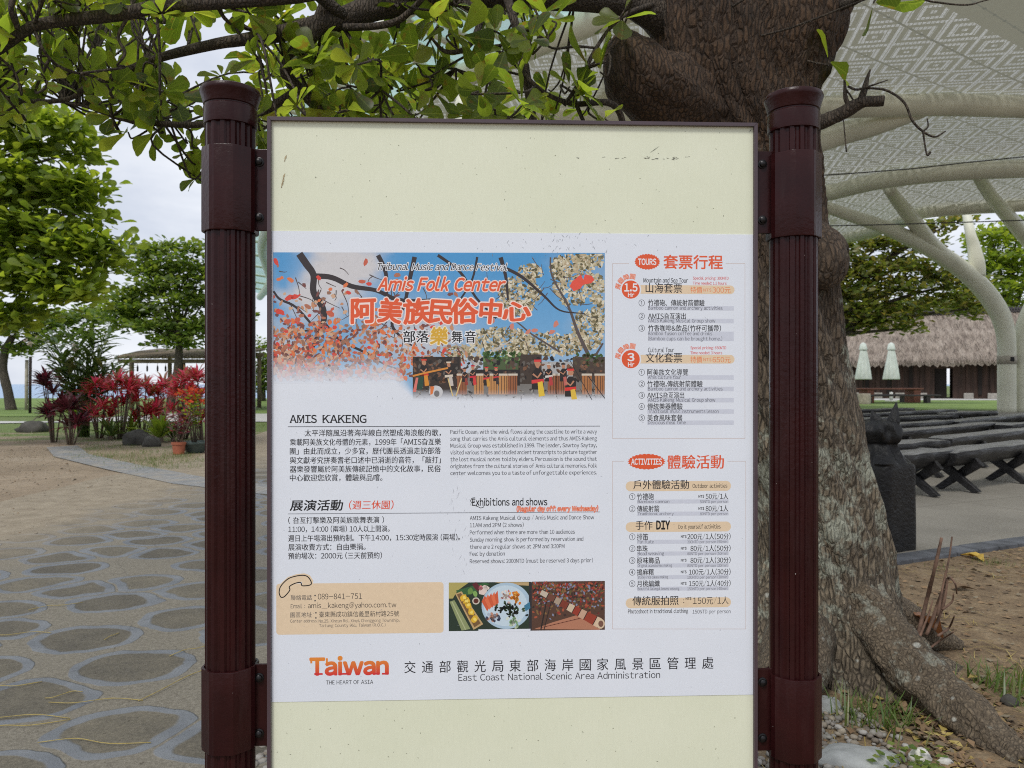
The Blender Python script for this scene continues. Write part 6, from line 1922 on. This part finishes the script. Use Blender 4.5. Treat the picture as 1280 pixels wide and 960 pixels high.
leaves('foliage', m_ging, np.array(pp), unit(np.array(dd)), unit(np.array(nn_)), np.array(ss), STRAP, parent=t, wide=np.full(len(ss), 1.5))
m_flow = leaf_mat('cream ginger flower', [(.62, .52, .40), (.70, .62, .50)], .3, (1, 1, 1))
for (px, py) in ((92, 432), (93, 440), (91, 448), (37, 428), (60, 470)):
    pp, dd, nn_, ss = [], [], [], []
    c = np.array(P(px, py, base.y - .4) - base)
    for k in range(10):
        pp.append(c + g.normal(0, .03, 3)); dd.append(g.normal(0, 1, 3)); nn_.append(g.normal(0, 1, 3)); ss.append(.10)
    leaves('flower_spray', m_flow, np.array(pp), unit(np.array(dd)), unit(np.array(nn_)), np.array(ss), SLEAF, parent=t)
# bird-nest fern, small bushes
def rosette_plant(name, px, py, label, cat, mt, n, L, up, wide, seed, group=None):
    base = G(px, py); t = empty(name, base); tag(t, label, cat, group); g = np.random.default_rng(seed)
    az = g.random(n) * 6.283; el = g.uniform(*up, n)
    d = np.stack([np.cos(az) * np.cos(el), np.sin(az) * np.cos(el), np.sin(el)], 1)
    nn_ = np.stack([-np.cos(az) * np.sin(el), -np.sin(az) * np.sin(el), np.cos(el)], 1) + g.normal(0, .1, (n, 3))
    b = MB(); b.tube([(0, 0, -.03), (0, 0, L * .1), (0.01, 0, L * .2)], [L * .1, L * .115, L * .05], seg=8, amp=.2, freq=9); b.build('stem', m_stem, t)
    leaves('foliage', mt, d * .03 + np.array([0, 0, L * .13]), unit(d), unit(nn_), L * g.uniform(.7, 1.1, n), STRAP, parent=t, wide=np.full(n, wide))
    return t
rosette_plant('birdnest_fern', 200, 553, 'lime-green bird-nest fern in front of the crimson shrubs', 'fern', m_lime, 26, .62, (.35, 1.35), 2.0, 51)
rosette_plant('croton_bush', 92, 520, 'small yellow-green bush between the two maroon cordylines', 'shrub', m_lime, 60, .52, (.1, 1.4), 1.6, 52)
rosette_plant('lily_plant', 138, 550, 'low yellow-green strap-leaved plant below the crimson cordylines', 'plant', m_ging, 40, .5, (.2, 1.3), 1.0, 57)
rosette_plant('lily_plant', 216, 552, 'low green plant between the fern and the terracotta pot', 'plant', m_ging, 34, .42, (.3, 1.3), .9, 58)
rosette_plant('lily_plant', 165, 548, 'thin pale-green strap-leaved plant left of the fern', 'plant', m_lime, 26, .5, (.5, 1.4), .9, 53)
# rocks at the fern's foot
m_rock = plain('dark mossy rock', (.062, .058, .05), .9, var=.4, scale=3, bmp=.6, bscale=12)
def rock(px, py, rx, ry, rz, label, cat='rock', mt=m_rock, seed=0, group=None, name='rock', zoff=0):
    base = G(px, py); b = MB()
    vs, fs = [], []
    nu, nv = 18, 10
    for j in range(nv + 1):
        th = math.pi * j / nv
        for i in range(nu):
            ph = 2 * math.pi * i / nu
            v = Vector((math.sin(th) * math.cos(ph), math.sin(th) * math.sin(ph), math.cos(th)))
            k = 1 + .32 * noise.noise(v * 1.7 + Vector((seed, 0, 0))) + .12 * noise.noise(v * 5 + Vector((seed, 3, 0)))
            vs.append((base.x + v.x * rx * k, base.y + v.y * ry * k, max(-.05, v.z * rz * k + rz * .35 + zoff)))
    for j in range(nv):
        for i in range(nu): fs.append((j * nu + i, (j + 1) * nu + i, (j + 1) * nu + (i + 1) % nu, j * nu + (i + 1) % nu))
    b.add(vs, fs, smooth=True)
    o = b.build(name, mt); tag(o, label, cat, group); return o
rock(172, 556, .30, .2, .2, 'dark mossy rock left of the bird-nest fern', seed=1)
rock(190, 558, .16, .14, .14, 'smaller grey rock under the bird-nest fern', seed=2)
rock(42, 540, .34, .28, .20, 'low dark earth-covered boulder left of the maroon shrubs', 'boulder', seed=5, name='boulder')
# pots
m_terra = plain('terracotta', (.34, .105, .055), .8, var=.12, scale=7)
m_tub = plain('grey-green glazed tub', (.06, .085, .08), .4, var=.12)
base = G(223.5, 568)
t = empty('terracotta_pot', base); tag(t, 'terracotta flower pot with a thin-stemmed plant, left of the green tub', 'flower pot')
b = MB(); b.lathe([(.085, .005), (.088, .02), (.100, .15), (.100, .16), (.113, .162), (.115, .20), (.105, .203), (.098, .17), (0, .165)], seg=32, cap=False); b.build('pot', m_terra, t, auto=40)
def pot_plant(name, base, z0, label, seed, mt, flowers=None, h=.75, n=12):
    g = np.random.default_rng(seed); t = empty(name, (base[0], base[1], z0)); tag(t, label, 'potted plant')
    sm = MB(); pp, dd, nn_, ss = [], [], [], []; fl = []
    for k in range(n):
        az = g.random() * 6.283; ln = g.uniform(.05, .28); hh = h * g.uniform(.6, 1)
        e = np.array([math.cos(az) * ln, math.sin(az) * ln, hh])
        sm.tube([(e[0] * .15, e[1] * .15, -.01), (e[0] * .5, e[1] * .5, hh * .5), tuple(e)], [.007, .006, .004], seg=5)
        for q in range(12):
            u = g.uniform(.35, 1); a2 = g.random() * 6.28
            pp.append(np.array([e[0] * u, e[1] * u, hh * u])); dd.append([math.cos(a2), math.sin(a2), .4]); nn_.append([0, 0, 1] + g.normal(0, .3, 3)); ss.append(g.uniform(.07, .13))
        if flowers is not None:
            fl.append(np.array([e + g.normal(0, .018, 3) for q in range(14)]))
    sm.build('stem', m_stem, t)
    leaves('foliage', mt, np.array(pp), unit(np.array(dd, float)), unit(np.array(nn_)), np.array(ss), SLEAF, parent=t)
    if flowers is not None:
        for a_ in fl: leaves('flower_cluster', flowers, a_, unit(g.normal(0, 1, (14, 3))), unit(g.normal(0, 1, (14, 3))), np.full(14, .06), SLEAF, parent=t)
m_orf = leaf_mat('orange-red petal', [(.62, .05, .02), (.72, .09, .03)], .3, (1.2, 1.1, 1))
pot_plant('potted_shrub', base, .17, 'thin-stemmed shrub growing in the terracotta pot', 61, m_mar, None, .60, 9)
base = G(244, 566)
t = empty('planter_tub', base); tag(t, 'wide dark green planter tub partly behind the left fluted post', 'planter')
b = MB(); b.lathe([(.13, .005), (.15, .03), (.235, .155), (.255, .16), (.26, .19), (.24, .192), (.215, .16), (0, .155)], seg=36, cap=False); b.build('tub', m_tub, t, auto=40)
pot_plant('potted_ixora', base, .16, 'orange-red flowering shrub growing in the dark green tub', 62, m_fl1, m_orf, .95, 12)

# ------------------------------------------------------------------ open shelter by the sea
D = 34
sh0, sh1 = P(152, 480, D), P(300, 480, D)
t = empty('shelter', (sh0.x, D, 0)); tag(t, 'open shelter with a flat bamboo roof on posts, overlooking the sea', 'shelter')
m_bam = plain('weathered bamboo', (.21, .165, .115), .8, var=.3, scale=2, vec_scale=(1, 6, 1))
LX = sh1.x - sh0.x
zl, zh = H + (480 - 447) / F * D, H + (480 - 433) / F * D
b = MB()
for k in range(44):
    x = .02 + k * LX / 44
    b.tube([(x, -.6 + rnd.uniform(-.12, .1), zl - .02), (x + .02, 1.4, (zl + zh) / 2 + .05), (x, 3.6, zh + .02)], .058, seg=7)
b.build('roof', m_bam, t)
b = MB(); b.box((0, -.35, zl - .25), (LX, -.15, zl - .08)); b.build('beam', m_bam, t)
b = MB(); b.box((0, 3.1, zh - .35), (LX, 3.3, zh - .15)); b.build('beam', m_bam, t)
for (x, y, mt) in ((P(168, 480, D).x - sh0.x, -.25, m_bam), (P(232, 480, D).x - sh0.x, -.25, m_dark), (LX - .2, -.25, m_bam), (P(172, 480, D).x - sh0.x, 3.2, m_bam), (LX - .2, 3.2, m_bam)):
    b = MB(); b.tube([(x, y, 0), (x, y, 1.5), (x, y, (zl if y < 1 else zh) - .2)], .10, seg=10); b.build('post', mt, t)
for px in (172, 184, 197, 207):
    q = P(px, 480, D - .3)
    b = MB(); zt_ = zl - .24
    b.tube([(q.x, q.y, zt_), (q.x, q.y, zt_ - .12)], .008, seg=5); b.lathe([(.0, -.38), (.035, -.36), (.04, -.2), (.02, -.12), (.012, -.10)], seg=10, M=Matrix.Translation((q.x, q.y, zt_)), cap=False)
    o = b.build('hanging_chime', m_dark); tag(o, 'small dark chime hanging from the front beam of the bamboo shelter', 'chime', 'chimes hanging from the shelter beam')
# thin poles by the far tree
for px, r_, mt, lb in ((37.5, .055, m_dark, 'dark thin pole standing left of the maroon shrubs'), (33, .07, m_log, 'pale thin pole just left of the dark thin pole')):
    base = G(px, 517 if mt is m_dark else 513); b = MB(); b.tube([(0, 0, 0), (0, 0, 1), (0.02, 0, 2.2)], r_, seg=8)
    o = b.build('pole', mt); o.location = base; tag(o, lb, 'pole')

# ------------------------------------------------------------------ ground litter round the big tree
m_peb = leaf_mat('pebble', [(.30, .285, .25), (.20, .185, .16), (.40, .38, .35), (.17, .14, .11), (.34, .29, .22)], 0.0, (1, 1, 1), .8)
PEB_v = []
for k in range(6): PEB_v.append((math.cos(k * 1.047) * .5, math.sin(k * 1.047) * .5, 0))
for k in range(6): PEB_v.append((math.cos(k * 1.047 + .3) * .38, math.sin(k * 1.047 + .3) * .36, .26))
PEB_v += [(0, 0, .34), (0, 0, -.2)]
PEB = (np.array(PEB_v), [(k, (k + 1) % 6, 6 + (k + 1) % 6, 6 + k) for k in range(6)] + [(6 + k, 6 + (k + 1) % 6, 12) for k in range(6)] + [((k + 1) % 6, k, 13) for k in range(6)])
g = np.random.default_rng(71)
n = 5200
pxy = np.stack([g.uniform(-.9, 1.25, n), g.uniform(1.7, 2.95, n)], 1)
keep = (pxy[:, 0] > -.66) | (pxy[:, 1] < 2.5)
keep &= ~((pxy[:, 0] > .8) & (pxy[:, 1] > 2.75))
pxy = pxy[keep]; n = len(pxy)
az = g.random(n) * 6.28
o = leaves('gravel', m_peb, np.concatenate([pxy, g.uniform(-.002, .010, (n, 1))], 1), np.stack([np.cos(az), np.sin(az), g.normal(0, .2, n)], 1), np.tile([0, 0, 1.], (n, 1)) + g.normal(0, .15, (n, 3)), g.uniform(.014, .034, n), PEB)
tag(o, 'bed of mixed small pebbles under the notice board', 'gravel', kind='stuff')
m_need = leaf_mat('dry needle litter', [(.42, .32, .085), (.34, .24, .07), (.50, .40, .14), (.22, .14, .06)], .1, (1, 1, 1), .8)
NEED = (np.array([(-.012, 0, 0), (.012, 0, 0), (-.012, .34, .02), (.012, .34, .02), (-.01, .68, .012), (.01, .68, .012), (.03, 1, 0)]), [(0, 1, 3, 2), (2, 3, 5, 4), (4, 5, 6)])
n = 5200
x = g.uniform(.7, 6.5, n); y = g.uniform(1.9, 7.5, n)
bx_ = kA.y + (x - kA.x) * kd.y / kd.x
keep = (y < bx_ - .02) & ((noise_v := np.array([noise.noise(Vector((a * 1.1, c * 1.1, 0))) for a, c in zip(x, y)])) > -.25)
x, y = x[keep], y[keep]; n = len(x); az = g.random(n) * 6.28
o = leaves('needle_litter', m_need, np.stack([x, y, g.uniform(.004, .014, n)], 1), np.stack([np.cos(az), np.sin(az), np.zeros(n)], 1), np.tile([0, 0, 1.], (n, 1)), g.uniform(.05, .17, n), NEED, wide=np.full(n, .8))
tag(o, 'yellow dry needles strewn over the bare earth right of the trunk', 'litter', kind='stuff')
m_chip = leaf_mat('leaf crumbs', [(.20, .12, .06), (.30, .20, .11), (.13, .085, .05), (.26, .22, .15)], .05, (1, 1, 1), .9)
n = 9000
x = g.uniform(.7, 6.5, n); y = g.uniform(1.9, 7.5, n); bx_ = kA.y + (x - kA.x) * kd.y / kd.x
k_ = y < bx_ - .02; x, y = x[k_], y[k_]; n = len(x); az = g.random(n) * 6.28
o = leaves('leaf_litter', m_chip, np.stack([x, y, g.uniform(.003, .012, n)], 1), np.stack([np.cos(az), np.sin(az), g.normal(0, .15, n)], 1), np.tile([0, 0, 1.], (n, 1)) + g.normal(0, .25, (n, 3)), g.uniform(.010, .045, n), SLEAF, wide=np.full(n, 1.4))
tag(o, 'crumbs of brown leaf and bark on the bare earth', 'litter', kind='stuff')
# grass tufts
m_gr = leaf_mat('grass blade', [(.07, .13, .025), (.10, .17, .035), (.14, .19, .05), (.20, .20, .075)], .3, (1.8, 1.8, .9))
def tufts(spots, name, label, blades, hgt, spread, seed, m=m_gr):
    g = np.random.default_rng(seed); pp, dd, nn_, ss = [], [], [], []
    for (px, py, k) in spots:
        c = np.array(G(px, py))
        nb = int(blades * k)
        az = g.random(nb) * 6.28; el = g.uniform(.5, 1.45, nb)
        pp.append(c + np.stack([g.normal(0, spread, nb), g.normal(0, spread, nb), np.zeros(nb)], 1))
        dd.append(np.stack([np.cos(az) * np.cos(el), np.sin(az) * np.cos(el), np.sin(el)], 1)); nn_.append(np.stack([np.cos(az), np.sin(az), np.full(nb, .2)], 1)); ss.append(g.uniform(.5, 1.1, nb) * hgt)
    o = leaves(name, m, np.concatenate(pp), np.concatenate(dd), np.concatenate(nn_), np.concatenate(ss), BLADE)
    tag(o, label, 'grass', kind='stuff'); return o
tufts([(1070, 902, 1), (1090, 905, 1.3), (1110, 898, 1.2), (1055, 895, .7), (1128, 912, .8), (950, 822, 1), (958, 815, 1), (1240, 856, 1), (1262, 864, 1.2), (1278, 880, 1), (1228, 846, .6), (1290, 858, 1), (1205, 905, .5)], 'grass_tufts', 'green grass tufts at the foot of the big trunk', 30, .12, .045, 81)
tufts([(1235, 704, .8), (1250, 706, .6), (1180, 712, .3)], 'weed_patch', 'patch of short green weeds by the dark kerb', 60, .05, .05, 82)
sp2 = [(rnd.uniform(100, 255), rnd.uniform(556, 588), rnd.uniform(.4, 1.2)) for k in range(90)]
sp2 = [s for s in sp2 if s[1] < 562 + (s[0] - 60) * .2]
sp2 += [(rnd.uniform(0, 190), rnd.uniform(536, 556), .5) for k in range(60)]
sp2 += [(rnd.uniform(320, 338), rnd.uniform(528, 536), .6) for k in range(8)]
tufts(sp2, 'lawn_grass', 'short grass growing under and before the red shrubs', 60, .075, .16, 83)
# stones by the trunk
m_slab = plain('pale grey slab stone', (.34, .35, .34), .85, var=.18, scale=9, bmp=.4, bscale=50)
m_wst = plain('off-white stone', (.55, .53, .49), .8, var=.15, scale=15)
rock(1068, 952, .125, .07, .03, 'flat pale grey slab stone below the big trunk', 'stone', m_slab, 11, name='flat_stone')
rock(1150, 950, .035, .03, .024, 'white stone right of the flat grey slab', 'stone', m_wst, 12, name='stone')
rock(1182, 956, .022, .02, .016, 'smallest white stone beside the root of the big tree', 'stone', m_wst, 13, name='stone')
rock(1035, 888, .045, .04, .035, 'grey-white stone against the right fluted post', 'stone', m_slab, 14, name='stone')
rock(1262, 880, .03, .03, .022, 'brown pebble-like stone beyond the big root', 'stone', m_rock, 15, name='stone')
# leafy weed
t = rosette_plant('clover_weed', 1135, 966, 'small dark round-leaved weed near the white stone', 'weed', m_fl2, 2, .05, (.3, 1.2), 2, 54)
g = np.random.default_rng(55); n = 60
c = np.stack([g.normal(0, .055, n), g.normal(0, .04, n), g.uniform(.015, .06, n)], 1); az = g.random(n) * 6.28
leaves('foliage', m_fl2, c, np.stack([np.cos(az), np.sin(az), np.full(n, .1)], 1), np.tile([0, 0, 1.], (n, 1)) + g.normal(0, .2, (n, 3)), g.uniform(.018, .032, n), SLEAF, parent=t, wide=np.full(n, 1.6))
# dead stems with one curled brown leaf
base = G(1150, 824); d = base.y - .1
t = empty('dead_stems', base); tag(t, 'bunch of dry reddish-brown dead stems standing beside the big root', 'dead plant')
m_ds = plain('dry red-brown stem', (.13, .075, .050), .85, var=.35, scale=20)
for pts in ([(1146, 800, 5), (1158, 752, 4.4), (1168, 712, 3.8), (1177, 672, 3.2)], [(1172, 770, 3), (1178, 736, 2.6), (1186, 700, 2.2), (1190, 671, 1.8)], [(1160, 790, 3.6), (1170, 760, 3.2), (1178, 738, 2.8), (1186, 722, 2.4), (1194, 730, 2), (1196, 742, 1.4)],
            [(1158, 794, 4), (1168, 770, 3.6), (1182, 738, 3)], [(1168, 788, 3.4), (1180, 752, 3.2), (1184, 724, 2.6)], [(1172, 795, 3), (1186, 785, 2.4), (1193, 770, 1.6)], [(1160, 812, 2.4), (1176, 800, 2), (1192, 790, 1.4)], [(1148, 800, 3), (1160, 770, 2.2), (1166, 750, 1.4)], [(1178, 762, 2.4), (1190, 752, 2), (1192, 742, 1.4)]):
    q = spline([(*P(x, y, d + rnd.uniform(-.08, .08)), r / F * d * .58) for x, y, r in pts], 6)
    b = MB(); b.tube([a[:3] for a in q], [a[3] for a in q], seg=8, amp=.2, freq=25); part(b.build('stem', m_ds), t)
m_dl = leaf_mat('dead leaf', [(.22, .085, .035), (.30, .13, .055), (.26, .10, .04)], .25, (1.4, 1.2, 1))
def fallen(px, py, L, col_m, label, seed, z=.02, tilt=.2, name='fallen_leaf', group=None):
    g = np.random.default_rng(seed); c = G(px, py); az = g.random() * 6.28
    v, f = LEAF
    b = MB(); R_ = Matrix.Rotation(az, 3, 'Z') @ Matrix.Rotation(tilt, 3, 'X')
    b.add([tuple(R_ @ (Vector((p[0] * 1.1, p[1] - .5, p[2] * 2.2 + .25 * p[0] * p[0])) * L)) for p in v], f, smooth=True)
    o = b.build(name, col_m); o.location = (c.x, c.y, z); tag(o, label, 'leaf', group); return o
o = fallen(1165, 822, .17, m_dl, 'curled brown dead leaf caught among the dry stems', 91, z=.14, tilt=.9)
m_yl = leaf_mat('yellow fallen leaf', [(.62, .40, .06), (.66, .46, .10)], .2, (1.2, 1.1, .9))
fallen(1212, 697, .13, m_yl, 'left one of two yellow fallen leaves near the dark kerb', 92)
fallen(1223, 700, .14, m_yl, 'right one of two yellow fallen leaves near the dark kerb', 93)
fallen(1205, 738, .12, m_chip, 'grey-brown fallen leaf right of the dead stems', 94)
# yellow twigs on the paving
for k, (x, y, L, az) in enumerate(((70, 760, .24, .6), (28, 795, .25, .1), (10, 862, .22, .5), (20, 900, .38, -.05), (20, 912, .32, .35), (120, 880, .33, .05), (118, 932, .36, 0.0), (218, 858, .34, 1.2), (240, 815, .2, .9), (80, 872, .12, .5), (140, 798, .1, 1.4))):
    c = G(x, y); b = MB()
    dx, dy = math.cos(az) * L / 2, math.sin(az) * L / 2
    q = [(-dx, -dy, .0), (-dx * .4, -dy * .4 + .02 * (-1) ** k, .004), (dx * .3, dy * .3 - .015 * (-1) ** k, .004), (dx, dy, .0)]
    q = [tuple(a) for a in spline(q, 4)]
    b.tube(q, .0015, seg=6, amp=.3, freq=40)
    o = b.build('fallen_twig', m_need); o.location = (c.x, c.y, .010); tag(o, 'thin yellow needle twig lying on the oval stone paving', 'twig', 'yellow needle twigs on the paving')

m_rub = leaf_mat('earth-coloured stone', [(.26, .21, .155), (.34, .29, .22), (.20, .16, .12), (.40, .36, .29)], 0.0, (1, 1, 1), .9)
# small stones and crumbs over the bare earth at the left
g = np.random.default_rng(101)
n = 3800
x = g.uniform(-9, -2.2, n); y = g.uniform(4.5, 15, n)
lim = -4.6 + np.minimum(0, 0) + g.normal(0, .5, n)
k_ = x < np.where(y < 9.5, lim + .6, np.interp(y, [9.5, 14], [-5.2, -8.4]))
x, y = x[k_], y[k_]; n = len(x); az = g.random(n) * 6.28
o = leaves('rubble', [m_rub, m_chip], np.stack([x, y, g.uniform(-.004, .008, n)], 1), np.stack([np.cos(az), np.sin(az), g.normal(0, .2, n)], 1), np.tile([0, 0, 1.], (n, 1)), g.uniform(.008, .024, n) * np.where(g.random(n) < .05, 1.8, 1), PEB, matid=(g.random(n) < .2).astype(int))
tag(o, 'small stones and dry crumbs scattered over the bare earth at the left', 'rubble', kind='stuff')

# dry crumbs gathered along the big root
g = np.random.default_rng(111)
rt = np.array([(1135, 845), (1178, 888), (1220, 930), (1275, 985)])
cc = []
for k in range(1500):
    i = g.integers(0, 3); f = g.random(); px, py = rt[i] * (1 - f) + rt[i + 1] * f
    c = np.array(G(px, py)); side = g.choice([-1, 1])
    cc.append(c + np.array([side * .085 + side * abs(g.normal(0, .05)), side * .03 + g.normal(0, .03), g.uniform(.004, .018)]))
cc = np.array(cc); n = len(cc); az = g.random(n) * 6.28
o = leaves('root_litter', [m_chip, m_need], cc, np.stack([np.cos(az), np.sin(az), g.normal(0, .25, n)], 1), np.tile([0, 0, 1.], (n, 1)) + g.normal(0, .3, (n, 3)), g.uniform(.012, .05, n), SLEAF, matid=(g.random(n) < .2).astype(int), wide=np.full(n, 1.1))
tag(o, 'dry leaf crumbs gathered along the big surface root', 'litter', kind='stuff')
